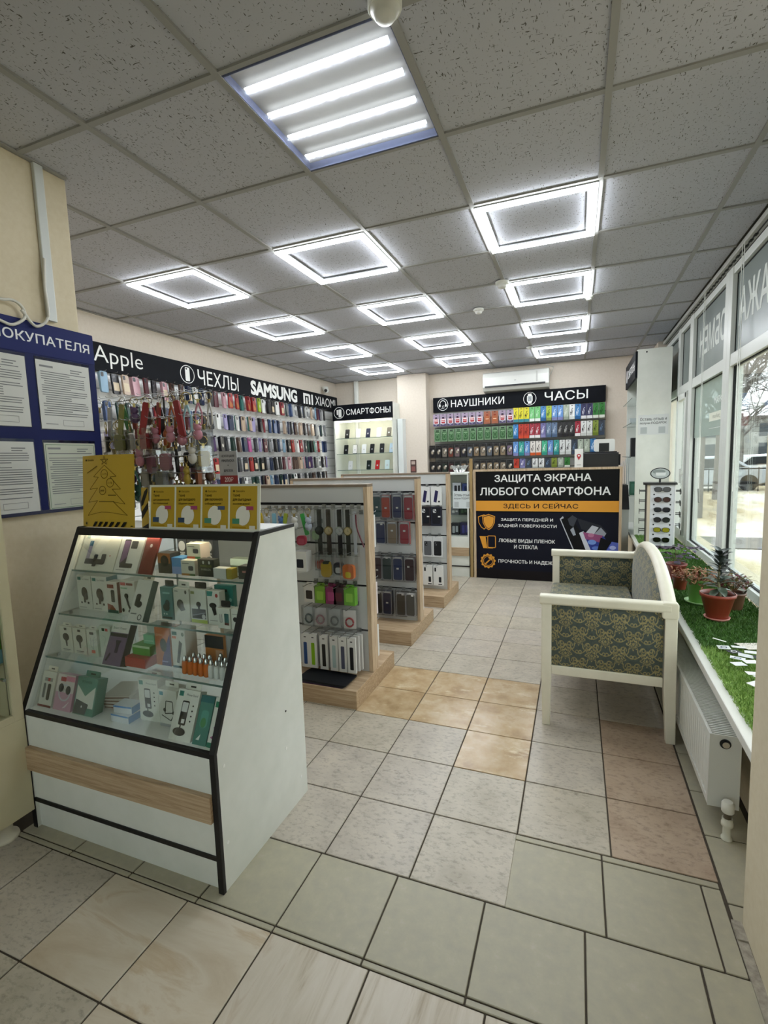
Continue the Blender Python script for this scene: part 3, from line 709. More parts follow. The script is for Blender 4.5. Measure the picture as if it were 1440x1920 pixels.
# ================================================================== BACK LEFT: smartphone cabinet
sc_ = thing('smartphone_cabinet', 'tall white lit glass cabinet under a СМАРТФОНЫ sign in the far corner', 'cabinet', (-1.91, 5.7, 0))
part('back_panel', MB().box(-.49, .49, .20, .22, .1, 2.16), pm('#e6e7d8', .5), sc_)
part('side_panel', MB().box(-.49, -.472, -.25, .2, 0, 2.16), M_LAM, sc_); part('side_panel', MB().box(.472, .49, -.25, .2, 0, 2.16), M_LAM, sc_)
part('top_panel', MB().box(-.472, .472, -.25, .2, 2.14, 2.16), M_LAM, sc_); part('base', MB().box(-.472, .472, -.24, .2, 0, .9), M_LAM, sc_)
hd = part('sign_board', MB().box(-.492, .492, -.275, -.25, 1.93, 2.165), M_SIGN, sc_)
art(hd, 'sign_lettering', [('o', .115, .118, .088, .088, .007, WHT), ('rr', .105, .05, .155, .17, .01, WHT), ('rr', .075, .09, .1, .165, .006, WHT), ('t', 'СМАРТФОНЫ', .235, .075, .72, .095, WHT, .004)], (-.492, -.275, 1.93), (1, 0, 0), UP)
part('light_strip', MB().box(-.45, .45, -.235, -.21, 1.905, 1.922), led_mat('cabinet_led', 14.0, (1, .97, .85)), sc_)
part('side_strip', MB().box(.505, .585, -.1, .24, 0, 1.92), pm('#dfe4e4', .4), sc_)
for z in (1.655, 1.415, 1.165, .92):
    part('glass_shelf', MB().box(-.47, .47, -.22, .19, z, z + .007), [M_GLASS], sc_); part('shelf_edge', MB().box(-.47, .47, -.224, -.22, z, z + .007), M_GLASSE, sc_)
def phone(label, x, z, col, scr, w_=.072, h_=.145, y=5.56):
    t = thing('smartphone', label, 'phone', (x, y, z), rr.uniform(-.12, .12), 'smartphones on the glass shelves of the lit cabinet')
    rt = (-.28, 0, 0)
    b = part('body', MB().rbox(-w_ / 2, w_ / 2, -.004, .004, 0, h_, .01, 'y'), pm(col, .3, .2), t, (0, 0, .002), rt)
    art(b, 'screen', [('rr', -w_ / 2 + .004, .004, w_ / 2 - .004, h_ - .004, .008, scr), ('r', -.012, h_ * .35, .012, h_ * .5, '#8c8f94' if scr < '#5' else '#b9bcc0')], (0, -.004, 0), (1, 0, 0), UP)
    part('stand', MB().box(-.02, .02, .004, .045, 0, .03), pm('#c9cfd0', .2), t)
P1 = [(-2.234, 'black', '#1b1c20', '#101114'), (-2.044, 'pale green', '#d3d8c6', '#dadfce'), (-1.883, 'navy', '#1f2440', '#151a33'), (-1.70, 'white', '#e0e1dc', '#e8e8e2'), (-1.537, 'grey', '#6a675f', '#5b5850')]
P2 = [(-2.265, 'black', '#1c2023', '#14171a'), (-2.11, 'black and white', '#1b1b1e', '#d9d9d9'), (-1.957, 'white', '#e2e4e6', '#d8dde2'), (-1.823, 'dark grey', '#22252a', '#181b20'), (-1.657, 'graphite', '#2c2f33', '#202327'), (-1.502, 'light blue', '#a9c2d8', '#b3cbe0')]
P3 = [(-1.884, 'dark green', '#1e2a28', '#14201e'), (-1.743, 'red', '#a81f24', '#b5262a'), (-1.578, 'pale blue', '#b9cfd3', '#c3d8dc'), (-2.2, 'clear acrylic-backed silver', '#c3c7c9', '#cfd3d5')]
for z, P, rn in ((1.662, P1, 'top'), (1.422, P2, 'middle'), (1.172, P3, 'lower')):
    for n_, (x, cn, c1, c2) in enumerate(P): phone('%s smartphone on the %s glass shelf of the lit corner cabinet' % (cn, rn), x, z, c1, c2)
part_b = thing('cable_cover_box', 'small dark red notice plate on the far pillar', 'plate', (-1.215, 5.75, 1.1))
part('plate', MB().box(-.045, .045, -.014, 0, 0, .2), pm('#5a4743', .5), part_b); art(part_b, 'plate_print', [('r', -.03, .13, .03, .18, '#b9a79c'), ('r', -.03, .03, .03, .1, '#8c5a55')], (0, -.014, 0), (1, 0, 0), UP)
part_b.name = 'notice_plate'

# ================================================================== BACK WALL: headphones and watches
bw = thing('pegboard_display', 'grey slatted display board for headphones on the back wall', 'display board', (.27, 5.95, .9))
sl = MB().box(-1.19, 1.2, -.02, 0, 0, .112).mesh('slat', pm('#aeb0ae', .4)); bevel(sl, .003, 1)
for i in range(9): obj('slat', sl, bw, (0, 0, .01 + .1225 * i))
part('backing', MB().box(-1.19, 1.2, -.006, 0, 0, 1.1), pm('#6e7072', .5), bw)
sg = thing('shop_sign', 'black sign reading НАУШНИКИ and ЧАСЫ on the back wall', 'sign', (.27, 5.93, 2.005))
part('sign_board', MB().box(-1.195, 1.195, -.04, 0, 0, .215), M_SIGN, sg)
art(sg, 'sign_lettering', [('o', .15, .108, .082, .09, .007, WHT), ('o', .15, .115, .05, .056, .009, WHT), ('r', .09, .05, .21, .1, '#15171c'), ('e', .103, .095, .014, .022, WHT), ('e', .197, .095, .014, .022, WHT), ('t', '♫', .13, .045, .04, .05, WHT),
    ('t', 'НАУШНИКИ', .275, .06, .78, .105, WHT, .004), ('o', 1.41, .105, .088, .092, .007, WHT), ('rr', 1.372, .06, 1.448, .15, .015, WHT), ('r', 1.385, .15, 1.435, .175, WHT), ('r', 1.385, .035, 1.435, .06, WHT), ('rr', 1.382, .07, 1.438, .14, .008, '#aab0b4'), ('l', [(1.41, .105), (1.41, .128)], .005, '#15171c'), ('l', [(1.41, .105), (1.425, .095)], .005, '#15171c'),
    ('t', 'ЧАСЫ', 1.61, .055, .56, .125, WHT, .006)], (-1.195, -.04, 0), (1, 0, 0), UP)
hk2 = MB().tube([(0, -.02, 0), (0, -.135, 0), (0, -.14, .006)], .0022, 5).mesh('peg_hook', M_CHROME)
def package(name, label, cat, loc, w_, h_, d_, body, shapes, rz=0, tilt=0, group=None, tab=None, sidecol=None, rough=.35):
    """Boxed or carded article standing on loc, printed face towards -y."""
    t = thing(name, label, cat, loc, rz, group)
    R_ = (-tilt, 0, 0)
    b = part('carton', MB().box(-w_ / 2, w_ / 2, 0, d_, 0, h_), pm(body, rough), t, (0, 0, 0), R_)
    if sidecol: part('side_print', MB().box(w_ / 2, w_ / 2 + .0004, .001, d_ - .001, .001, h_ - .001), pm(sidecol, rough), b)
    if shapes: art(b, 'printed_front', shapes, (-w_ / 2, 0, 0), (1, 0, 0), UP)
    if tab:
        part('hang_tab', MB().rbox(-w_ * .36, w_ * .36, d_ * .45, d_ * .45 + .0012, h_, h_ + tab[0], .004, 'y', 3).box(-w_ * .12, w_ * .12, d_ * .45 - .0006, d_ * .45, h_ + tab[0] * .35, h_ + tab[0] * .6, 1), [pm(tab[1], .4), pm('#202224', .6)], b)
    return t
# printed fronts for the carded goods
def F_pink(w_, h_): return [('r', .004, .004, w_ - .004, h_ * .42, '#4a4668'), ('r', .006, h_ * .2, w_ - .006, h_ * .62, '#d8d3da'), ('rr', w_ * .2, h_ * .24, w_ * .8, h_ * .62, .01, '#a8383c'), ('r', w_ * .24, h_ * .5, w_ * .76, h_ * .58, '#e5e0e0'), ('r', w_ * .24, h_ * .38, w_ * .76, h_ * .42, '#e0d9d9'), ('e', w_ * .5, h_ * .7, w_ * .2, h_ * .07, '#3a3142'), ('p', [(w_ * .2, h_ * .18), (w_ * .5, h_ * .1), (w_ * .8, h_ * .18), (w_ * .5, h_ * .14)], '#e4e0e4'), ('r', w_ * .38, h_ * .9, w_ * .62, h_ * .95, '#1b1b1f')]
def F_orange(w_, h_): return [('rr', w_ * .18, h_ * .16, w_ * .82, h_ * .62, .01, '#a8613f'), ('r', w_ * .26, h_ * .36, w_ * .74, h_ * .42, '#e8c9ad'), ('e', w_ * .5, h_ * .7, w_ * .2, h_ * .06, '#8d3620'), ('r', w_ * .38, h_ * .9, w_ * .62, h_ * .95, '#1b1b1f')]
def F_green(w_, h_): return [('rr', w_ * .14, h_ * .1, w_ * .86, h_ * .8, .012, '#3a5f3c'), ('e', w_ * .5, h_ * .4, w_ * .26, h_ * .2, '#5f855d'), ('e', w_ * .5, h_ * .4, w_ * .17, h_ * .13, '#3a5f3c'), ('r', w_ * .22, h_ * .62, w_ * .78, h_ * .72, '#7d9c79'), ('r', w_ * .25, h_ * .84, w_ * .75, h_ * .92, '#1d2f21')]
def F_blister(c): return lambda w_, h_: [('rr', w_ * .1, h_ * .08, w_ * .9, h_ * .78, .012, c), ('e', w_ * .5, h_ * .45, w_ * .28, h_ * .2, '#55504a'), ('e', w_ * .5, h_ * .45, w_ * .18, h_ * .13, '#a59a88'), ('r', w_ * .55, h_ * .5, w_ * .85, h_ * .66, '#cfcac0'), ('r', w_ * .35, h_ * .88, w_ * .65, h_ * .93, '#0d0d0e')]
def F_stripe(c1, c2, c3): return lambda w_, h_: [('r', 0, 0, w_, h_ * .2, c2), ('l', [(w_ * .2, h_ * .3), (w_ * .5, h_ * .7), (w_ * .7, h_ * .75)], w_ * .1, c3), ('l', [(w_ * .4, h_ * .28), (w_ * .65, h_ * .6)], w_ * .08, c3), ('e', w_ * .3, h_ * .45, w_ * .12, h_ * .07, c3), ('r', w_ * .35, h_ * .9, w_ * .65, h_ * .94, '#202020')]
SP = {'yellow': ('#d9cf25', ('#d9cf25', '#3f8490', '#26261a')), 'green and white': ('#6fbf73', ('#6fbf73', '#e6ebe6', '#b9e0bb')), 'blue': ('#3a7db8', ('#3a7db8', '#2a5d90', '#cfe2f2')), 'lime': ('#a8bf3c', ('#a8bf3c', '#83904a', '#2d5a34')), 'light blue': ('#5f8fcb', ('#5f8fcb', '#7d7fae', '#e2edf6')), 'grey green': ('#a9b5a4', ('#a9b5a4', '#8d988b', '#d8dfd4')), 'white': ('#dfe1df', ('#dfe1df', '#c9cdc9', '#26282b')), 'navy and white': ('#2b2a55', ('#2b2a55', '#e3e3e4', '#cfd0dd')), 'dark green': ('#2f7a33', ('#2f7a33', '#d7ddd2', '#1b4a20')), 'red': ('#b5321f', ('#b5321f', '#c94a30', '#651a12')), 'crimson and white': ('#9b1c33', ('#9b1c33', '#e6e3e3', '#e2d6d8')), 'slate': ('#5d7391', ('#5d7391', '#4f6380', '#b4c2d3')), 'violet': ('#6d6a9d', ('#6d6a9d', '#8786b3', '#e6e6ef')), 'black': ('#1a181b', ('#1a181b', '#242226', '#b9bab8')), 'olive': ('#7e8f2e', ('#7e8f2e', '#6a7a2a', '#31401a')), 'teal': ('#2f9c91', ('#2f9c91', '#2a7f86', '#cfeeea')), 'orange and white': ('#dfd9d2', ('#dfd9d2', '#c95a2c', '#55504e')), 'sea green': ('#3fae86', ('#3fae86', '#358f80', '#d5f0e4')), 'dark': ('#2b3544', ('#2b3544', '#39465a', '#6f8aa8'))}
gz = 'carded goods hanging on the back wall board'
_pk = {}
def hang(kind, lab, x, z_top, w_, h_, d_, body, shapes, y=5.93, dep=.125):
    key = (kind, w_, h_)
    for q in range(1): obj('peg_hook', hk2, bw, (x - .27, 0, z_top - .9 - .012))
    loc = (x, y - dep, z_top - h_)
    if key in _pk: o = dup(_pk[key], loc, lab, rr.uniform(-.05, .05))
    else:
        o = package('headphone_package', lab, 'package', loc, w_, h_, d_, body, shapes(w_, h_), rr.uniform(-.05, .05), 0, gz); _pk[key] = o
def where(i, row, half): return '%s from left, %s row %s half of back display' % (ordn(i), row, half)
for i in range(11):
    k = 'orange' if i in (7, 8) else 'pink'
    hang(k, ('orange carded headphones, ' if k == 'orange' else 'pink and violet carded headphones, ') + where(i + 1, 'top', 'left'), -.86 + .1085 * i, 1.965, .094, .178, .03, '#96553a' if k == 'orange' else '#9d8ca3', F_orange if k == 'orange' else F_pink)
for i in range(11):
    hang('green', 'green carded headphones, ' + where(i + 1, 'second', 'left'), -.845 + .107 * i, 1.742, .096, .185, .03, '#6b8a69', F_green)
bl = [('black', '#1b1b1e'), ('black', '#1b1b1e'), ('grey patterned', '#6d665d'), ('brown red', '#6b3428'), ('mauve patterned', '#6b5a5c'), ('black and white', '#22222a'), ('grey blue', '#565c66'), ('brown patterned', '#7d6a52'), ('beige patterned', '#8a7c6a'), ('steel', '#5b6169'), ('tan patterned', '#85755d'), ('tan patterned', '#85755d'), ('tan and violet', '#74657a')]
for i, (cn, c) in enumerate(bl):
    hang('blister' + c, cn + ' blister pack, ' + where(i + 1, 'third', 'left'), -.93 + .0955 * i, 1.505, .084, .19, .035, '#161515', F_blister(c))
bl = [('black', '#1f1f22'), ('black', '#1f1f22'), ('dark green', '#26332c'), ('dark red', '#432528'), ('black green', '#202b27'), ('brown', '#6e5c4a'), ('brown', '#6e5c4a'), ('grey', '#57554f'), ('tan', '#85755d'), ('tan', '#85755d'), ('tan', '#85755d'), ('beige', '#8a7c6a'), ('dark patterned', '#2a2a2a')]
for i, (cn, c) in enumerate(bl):
    hang('blister' + c, cn + ' blister pack, ' + where(i + 1, 'lowest', 'left'), -.93 + .0955 * i, 1.262, .084, .17, .035, '#161515', F_blister(c))
def rowr(names, x0, dx, z, w_, h_, rn):
    for i, n_ in enumerate(names):
        b_, st = SP[n_]
        hang(n_, '%s carded accessory, ' % n_ + where(i + 1, rn, 'right'), x0 + dx * i, z, w_, h_, .02, b_, F_stripe(*st))
rowr(['yellow', 'yellow', 'yellow', 'green and white', 'green and white', 'blue', 'lime', 'light blue', 'light blue', 'grey green', 'white', 'blue', 'navy and white', 'navy and white', 'dark green', 'dark green'], .30, .0745, 1.985, .068, .2, 'top')
rowr(['blue', 'red', 'red', 'crimson and white', 'crimson and white', 'violet', 'slate', 'slate', 'black', 'black', 'black', 'crimson and white', 'white', 'white', 'olive', 'dark'], .30, .0745, 1.755, .068, .2, 'second')
rowr(['light blue', 'teal', 'light blue', 'orange and white', 'orange and white', 'sea green', 'light blue', 'teal', 'white', 'white', 'dark', 'grey green', 'grey green', 'blue'], .30, .078, 1.512, .068, .2, 'third')
rowr(['red', 'violet', 'dark', 'white', 'white', 'dark', 'olive', 'grey green', 'dark green'], .31, .085, 1.27, .07, .13, 'lowest')

# ================================================================== AIR CONDITIONER
ac = thing('air_conditioner', 'white wall air conditioner high above the headphones sign', 'air conditioner', (.3, 5.95, 2.225))
pr = [(0, 0), (-.16, .02), (-.205, .07), (-.21, .2), (-.19, .262), (-.15, .275), (0, .275)]
part('body', MB().prism(pr, -.45, .45, 'x'), pm('#d9dad5', .3), ac, bev=.008)
part('air_slot', MB().box(-.42, .40, -.2105, -.2, .062, .085, 0, Matrix.Rotation(.0, 4, 'X')), M_BLACK, ac)
part('louver', MB().box(-.42, .42, -.2, -.11, .005, .018, 0, Matrix.Rotation(-.5, 4, 'X')), pm('#c3c4bf', .35), ac, (0, .0, -.0))
part('side_vent', MB().box(.28, .30, -.2115, -.21, .1, .24), pm('#b9bab5', .4), ac)
art(ac, 'brand_mark', [('o', 0, .14, .012, .008, .003, '#7b7d80')], (0, -.21, 0), (1, 0, 0), UP)
part('power_cable', MB().tube([(.46, -.02, .2), (.5, -.01, .3), (.4, -.01, .34)], .006, 6), M_WHITE, ac)

# ================================================================== POSTER COUNTER
pc = thing('poster_counter', 'wooden counter with black ЗАЩИТА ЭКРАНА advertising poster front', 'counter', (.8, 4.09, 0))
M_PB = pm('#0d0c12', .6)
part('carcass', MB().box(-.72, .72, -.235, .25, 0, 1.15), M_OAKV, pc)
part('front_frame', MB().box(-.725, -.70, -.265, -.235, 0, 1.18).box(.70, .725, -.265, -.235, 0, 1.18).box(-.70, .70, -.265, -.235, 1.158, 1.18), M_OAKV, pc)
ps = part('poster', MB().box(-.70, .70, -.255, -.235, 0, 1.158), M_PB, pc)
OR = '#d99838'; W_ = '#e8e8e6'
def shield(cx, cy, s): return [(cx, cy + s), (cx + s * .78, cy + s * .72), (cx + s * .72, cy - .1 * s), (cx + s * .4, cy - s * .7), (cx, cy - s), (cx - s * .4, cy - s * .7), (cx - s * .72, cy - .1 * s), (cx - s * .78, cy + s * .72)]
gear = []
for k in range(48):
    a = 2 * PI * k / 48; r = .082 if (k // 2) % 2 == 0 else .072; gear.append((.125 + r * math.cos(a), .19 + r * math.sin(a)))
sh = [('r', 0, .72, 1.4, 1.158, '#050507'), ('r', 0, .1, 1.4, .72, '#0a0c1c'), ('r', 0, 0, 1.4, .1, '#120d10'), ('r', 0, .735, 1.4, .845, OR),
      ('t', 'ЗАЩИТА ЭКРАНА', .2, 1.03, .95, .09, W_, .018), ('t', 'ЛЮБОГО СМАРТФОНА', .045, .9, 1.28, .09, W_, .018), ('t', 'ЗДЕСЬ И СЕЙЧАС', .29, .757, .74, .07, '#2a1412', .012),
      ('t', 'ЗАЩИТА ПЕРЕДНЕЙ И', .265, .625, .525, .045, W_, .016), ('t', 'ЗАДНЕЙ ПОВЕРХНОСТИ', .235, .56, .59, .045, W_, .016),
      ('t', 'ЛЮБЫЕ ВИДЫ ПЛЕНОК', .24, .395, .57, .045, W_, .016), ('t', 'И СТЕКЛА', .4, .335, .24, .042, W_, .016), ('t', 'ПРОЧНОСТЬ И НАДЕЖНОСТЬ', .235, .17, .72, .045, W_, .016),
      ('p', shield(.085, .615, .082), OR), ('p', shield(.085, .615, .072), '#0a0c1c'), ('p', shield(.135, .615, .088), OR), ('p', shield(.135, .615, .078), '#0a0c1c'), ('p', shield(.135, .615, .07), OR),
      ('p', gear, OR), ('e', .125, .19, .06, .06, '#0a0c1c'), ('o', .125, .19, .052, .052, .006, OR), ('l', [(.095, .155), (.145, .205)], .014, OR), ('p', [(.125, .225), (.15, .245), (.175, .22), (.16, .195), (.145, .21)], OR)]
for k in range(4):
    a = math.radians(28 - 8 * k); x = .075 + .018 * k
    sh.append(('p', [(x, .33), (x + .05, .33), (x + .05 - .14 * math.sin(a) * .6, .46), (x - .14 * math.sin(a) * .6, .46)], OR)); sh.append(('p', [(x + .006, .336), (x + .044, .336), (x + .044 - .13 * math.sin(a) * .6, .454), (x + .006 - .13 * math.sin(a) * .6, .454)], '#0a0c1c' if k > 1 else OR))
sh += [('rr', .12, .335, .21, .47, .015, OR), ('rr', .128, .343, .202, .462, .01, '#0a0c1c'),
       # phones with peeling film
       ('p', [(.855, .66), (.885, .69), (1.04, .3), (1.0, .3)], '#b9bcc4'), ('p', [(.866, .655), (.95, .70), (1.2, .3), (1.012, .3)], '#08080c'), ('p', [(.93, .66), (.975, .70), (1.02, .67), (.985, .58), (.95, .60)], '#3d4048'), ('p', [(.955, .55), (.985, .58), (1.01, .50), (.985, .49)], '#9aa0aa'),
       ('p', [(1.02, .67), (1.24, .6), (1.3, .53), (1.25, .5), (1.06, .56)], '#26282f'), ('p', [(1.1, .52), (1.16, .6), (1.22, .58), (1.16, .48)], '#b7bac2'), ('p', [(1.17, .5), (1.24, .58), (1.29, .52), (1.26, .47)], '#8f939d'),
       ('p', [(1.04, .52), (1.08, .54), (1.2, .3), (1.12, .3)], '#c2c5cf'), ('p', [(1.075, .53), (1.26, .5), (1.4, .3), (1.17, .3)], '#2c3a86'), ('p', [(1.075, .53), (1.26, .5), (1.23, .43), (1.1, .46)], '#8c4a72'), ('e', 1.16, .43, .04, .025, '#6f8fd0'), ('e', 1.2, .37, .04, .02, '#5a74c0'), ('e', 1.15, .5, .03, .02, '#b0708f'),
       ('p', [(1.24, .48), (1.34, .44), (1.26, .3), (1.2, .3)], '#0b0b12'), ('p', [(1.34, .44), (1.4, .43), (1.4, .3), (1.27, .3)], '#5563b5'), ('e', 1.35, .38, .03, .02, '#a9b4e6'), ('e', 1.33, .33, .03, .015, '#9fb3ee')]
art(ps, 'poster_print', sh, (-.70, -.255, 0), (1, 0, 0), UP, eps=.00012)
part('corner_post', MB().box(-.765, -.735, -.265, -.235, 0, 1.3), wood_mat('yellow_pine', [(.3, '#8f7549'), (.7, '#ad9262')], (9, 7, .7)), pc)
# things on the counter
t = thing('receipt_printer', 'black office printer standing on the poster counter', 'printer', (1.335, 4.12, 1.15))
part('body', MB().rbox(-.165, .165, -.12, .12, 0, .17, .012, 'x'), pm('#121215', .4), t); part('top_cover', MB().box(-.15, .15, -.1, .1, .17, .18), pm('#1d1d21', .5), t); part('side_grip', MB().box(.165, .185, -.08, .08, .04, .15), pm('#1a1a1e', .6), t)
t = thing('card_terminal_sign', 'white upright terminal frame with dark square on the black printer', 'sign', (1.37, 4.06, 1.331))
part('frame', MB().rbox(-.098, .098, 0, .02, 0, .125, .02, 'y'), pm('#e2e3e1', .3), t); art(t, 'dark_window', [('r', -.05, 0, .045, .085, '#2c2d2c')], (0, 0, 0), (1, 0, 0), UP)
t = thing('table_standee', 'white table standee with red map pin beside the black printer', 'standee', (1.13, 3.93, 1.15))
part('card', MB().box(-.04, .04, 0, .004, .015, .215), pm('#e9e9e6', .35), t, rot=(-.06, 0, 0)); part('foot', MB().box(-.04, .04, -.02, .04, 0, .015), pm('#1f201f', .5), t)
art(t, 'red_pin', [('e', 0, .145, .02, .02, '#b03a40'), ('p', [(-.018, .137), (0, .1), (.018, .137)], '#b03a40'), ('e', 0, .146, .009, .009, '#f2e9e8'), ('r', -.02, .05, .02, .056, '#a9a9a6')], (0, -.003, .0), (1, 0, 0), (0, .06, 1))

# ================================================================== BACK SHOWCASE (between last island and poster)
bs = thing('back_showcase', 'low white glass showcase with oak stripe between island and poster', 'showcase', (-.48, 4.09, 0))
X0, X1 = -.55, .50
part('carcass', MB().box(X0, X1, -.25, .22, .12, .45), M_LAM, bs); part('plinth', MB().box(X0, X1, -.245, .22, 0, .11), M_LAM, bs); part('black_line', MB().box(X0, X1, -.252, .22, .108, .122), M_BLACK, bs)
part('oak_stripe', MB().box(X0, X1, -.268, -.25, .235, .325), M_OAK, bs)
part('side_panel', MB().box(X0, X0 + .016, -.25, .22, .45, 1.13), M_LAM, bs); part('side_panel', MB().box(X1 - .016, X1, -.25, .22, .45, 1.13), M_LAM, bs); part('top_panel', MB().box(X0, X1, -.25, .22, 1.13, 1.145), M_LAM, bs)
part('back_panel', MB().box(X0 + .016, X1 - .016, .2, .22, .45, 1.13), M_LAM, bs); part('glass_front', MB().box(X0 + .016, X1 - .016, -.25, -.245, .45, 1.13), M_GLASS, bs)
for z in (.67, .9): part('glass_shelf', MB().box(X0 + .016, X1 - .016, -.24, .2, z, z + .007), M_GLASS, bs)
BI = [('blue boxed gadget on the upper shelf of the back showcase', -.02, .907, '#3b4c8a', '#22305e', .12), ('white boxed smart watch with two dark straps, upper shelf of back showcase', -.13, .907, '#c9ccd6', '#2b2c33', .13), ('dark violet boxed speaker on the lowest shelf of the back showcase', -.05, .452, '#23214a', '#4a4a8a', .14), ('black boxed dash camera with silver lens, lowest shelf of back showcase', -.16, .452, '#1c2026', '#a3a9ad', .13), ('dark green boxed gadget on the middle shelf of the back showcase', -.06, .678, '#26382f', '#5d7a5f', .09), ('grey boxed gadget on the middle shelf of the back showcase', -.16, .678, '#6b7073', '#c4c7c6', .08)]
for lab, x, z, c1, c2, h_ in BI:
    package('gadget_box', lab, 'box', (x, 3.93, z), .095, h_, .09, c1, [('rr', .02, .02, .05, h_ - .03, .008, c2), ('r', .06, .03, .085, h_ - .03, c2)])
t = thing('review_notice', 'white paper asking for a review taped on the back showcase glass', 'notice', (-.045, 3.838, .76))
part('paper', MB().box(-.11, .11, -.001, .0, 0, .19), pm('#cfd6d6', .6), t)
NT = lambda w_, h_: [('t', 'Оставь отзыв и', w_ * .06, h_ * .7, w_ * .88, h_ * .16, '#3b3f42', .006), ('t', 'получи ПОДАРОК', w_ * .06, h_ * .5, w_ * .88, h_ * .14, '#3b3f42', .006), ('r', w_ * .08, h_ * .06, w_ * .3, h_ * .38, '#b3b9b9'), ('r', w_ * .68, h_ * .06, w_ * .9, h_ * .38, '#b3b9b9')]
art(t, 'printed_text', NT(.22, .19), (-.11, -.001, 0), (1, 0, 0), UP)
t = thing('clear_bowl', 'clear plastic bowl on top of the back showcase', 'bowl', (-.1, 3.95, 1.145))
part('bowl', MB().lathe([(.05, 0), (.075, .05), (.1, .08), (.105, .082), (.078, .048), (.045, .006)], n=24), M_BAG, t)

# ================================================================== FRONT SHOWCASE
fs = thing('glass_showcase', 'white sloping glass showcase with black edging and oak stripe in front', 'showcase', (-.325, -.1, 0))
XL, XR = -.435, .435          # local x limits
YF = -.25                     # local y of the vertical front
prof = [(-.252, 0), (-.252, .455), (.03, 1.085), (.255, 1.085), (.255, 0)]
def sidep(x0, x1):
    o = part('side_panel', MB().prism(prof, x0, x1, 'x'), M_LAM, fs)
    e = MB(); t = .012
    pts = [(-.252, 0), (-.252, .455), (.03, 1.085), (.255, 1.085)]
    for (ya, za), (yb, zb) in zip(pts[:-1], pts[1:]):
        L = math.hypot(yb - ya, zb - za); ny, nz = -(zb - za) / L, (yb - ya) / L
        q = [(ya, za), (yb, zb), (yb + ny * .0025, zb + nz * .0025), (ya + ny * .0025, za + nz * .0025)]
        e.prism(q, x0 - .0008, x1 + .0008, 'x')
    part('edge_banding', e, M_BLACK, o)
    return o
sidep(XL, XL + .018); sp_ = sidep(XR - .018, XR)
# black front line on the outer face of the right side panel edge
e = MB(); pts = [(-.252, 0), (-.252, .455), (.03, 1.085), (.252, 1.085)]
inn = [(-.2425, 0), (-.2425, .4535), (.034, 1.073), (.252, 1.075)]
for i in range(3): e.prism([pts[i], pts[i + 1], inn[i + 1], inn[i]], XR, XR + .0012, 'x')
part('edge_line', e, M_BLACK, sp_)
sc2 = MB()
for (yy_, zz_) in ((-.235, .14), (.2, .42), (-.2, .3), (-.225, .42), (.2, .16)): sc2.prism([(yy_ + .006 * math.cos(a * PI / 5), zz_ + .006 * math.sin(a * PI / 5)) for a in range(10)], XR, XR + .0012, 'x')
xi0, xi1 = XL + .018, XR - .018
for z0, y0_, sf in ((.42, .2, 0), (.14, -.225, 0), (.62, -.14, 0)): pass
part('screw_cap', MB().prism([(.12 + .006 * math.cos(a * PI / 5), .26 + .006 * math.sin(a * PI / 5)) for a in range(10)], XR, XR + .0012, 'x'), pm('#f0f1ec', .4), sp_)
for yy_, zz_ in ((-.22, .15), (-.215, .4), (.21, .09)): part('screw_cap', MB().prism([(yy_ + .0055 * math.cos(a * PI / 5), zz_ + .0055 * math.sin(a * PI / 5)) for a in range(10)], XR, XR + .0012, 'x'), pm('#f0f1ec', .4), sp_)
part('screw_hole', MB().prism([(.13 + .004 * math.cos(a * PI / 4), .40 + .004 * math.sin(a * PI / 4)) for a in range(8)], XR, XR + .0012, 'x'), M_BLACK, sp_)
part('plinth_panel', MB().box(xi0, xi1, -.238, -.222, 0, .104), M_LAM, fs)
part('plinth_line', MB().box(xi0, xi1, -.252, -.236, .104, .119), M_BLACK, fs)
part('front_panel', MB().box(xi0, xi1, -.248, -.232, .119, .44), M_LAM, fs)
part('oak_stripe', MB().box(XL + .018, XR - .0185, -.266, -.248, .236, .322), M_OAK, fs, bev=.0015)
part('ledge_line', MB().box(xi0, xi1, -.253, -.238, .44, .456), M_BLACK, fs)
part('display_floor', MB().box(xi0, xi1, -.238, .235, .44, .456), pm('#e4e6e2', .3), fs)
part('back_panel', MB().box(xi0, xi1, .235, .25, 0, .456), M_LAM, fs)
for xa, xb, yy_ in ((xi0, .02, .236), (-.02, xi1, .244)): part('sliding_glass', MB().box(xa, xb, yy_, yy_ + .004, .456, 1.068), M_GLASS, fs)
part('top_board', MB().box(xi0, xi1, .03, .255, 1.069, 1.085), pm('#e6e7e3', .35), fs); part('top_line', MB().box(xi0, xi1, .018, .03, 1.056, 1.086), M_BLACK, fs)
gs = MB(); gs.prism([(-.243, .456), (-.238, .456), (.029, 1.067), (.024, 1.067)], xi0, xi1, 'x'); part('sloping_glass', gs, M_GLASS, fs)
def gy(z): return -.34 + (z - .455) * .448      # world y of the glass at height z
for z in (.625, .770, .925):
    y0_ = gy(z) + .1 + .006
    part('glass_shelf', MB().box(xi0, xi1, y0_, .232, z - .006, z), M_GLASS, fs); part('shelf_edge', MB().box(xi0, xi1, y0_ - .002, y0_, z - .006, z), M_GLASSE, fs)
    part('shelf_bracket', MB().box(xi0, xi0 + .008, y0_ + .04, y0_ + .05, z - .016, z - .006), M_METAL, fs); part('shelf_bracket', MB().box(xi1 - .008, xi1, y0_ + .04, y0_ + .05, z - .016, z - .006), M_METAL, fs)
part('interior_lamp', MB().box(xi0 + .02, xi1 - .02, .032, .046, 1.060, 1.068), led_mat('showcase_lamp', 7.0, (1, .86, .62)), fs)

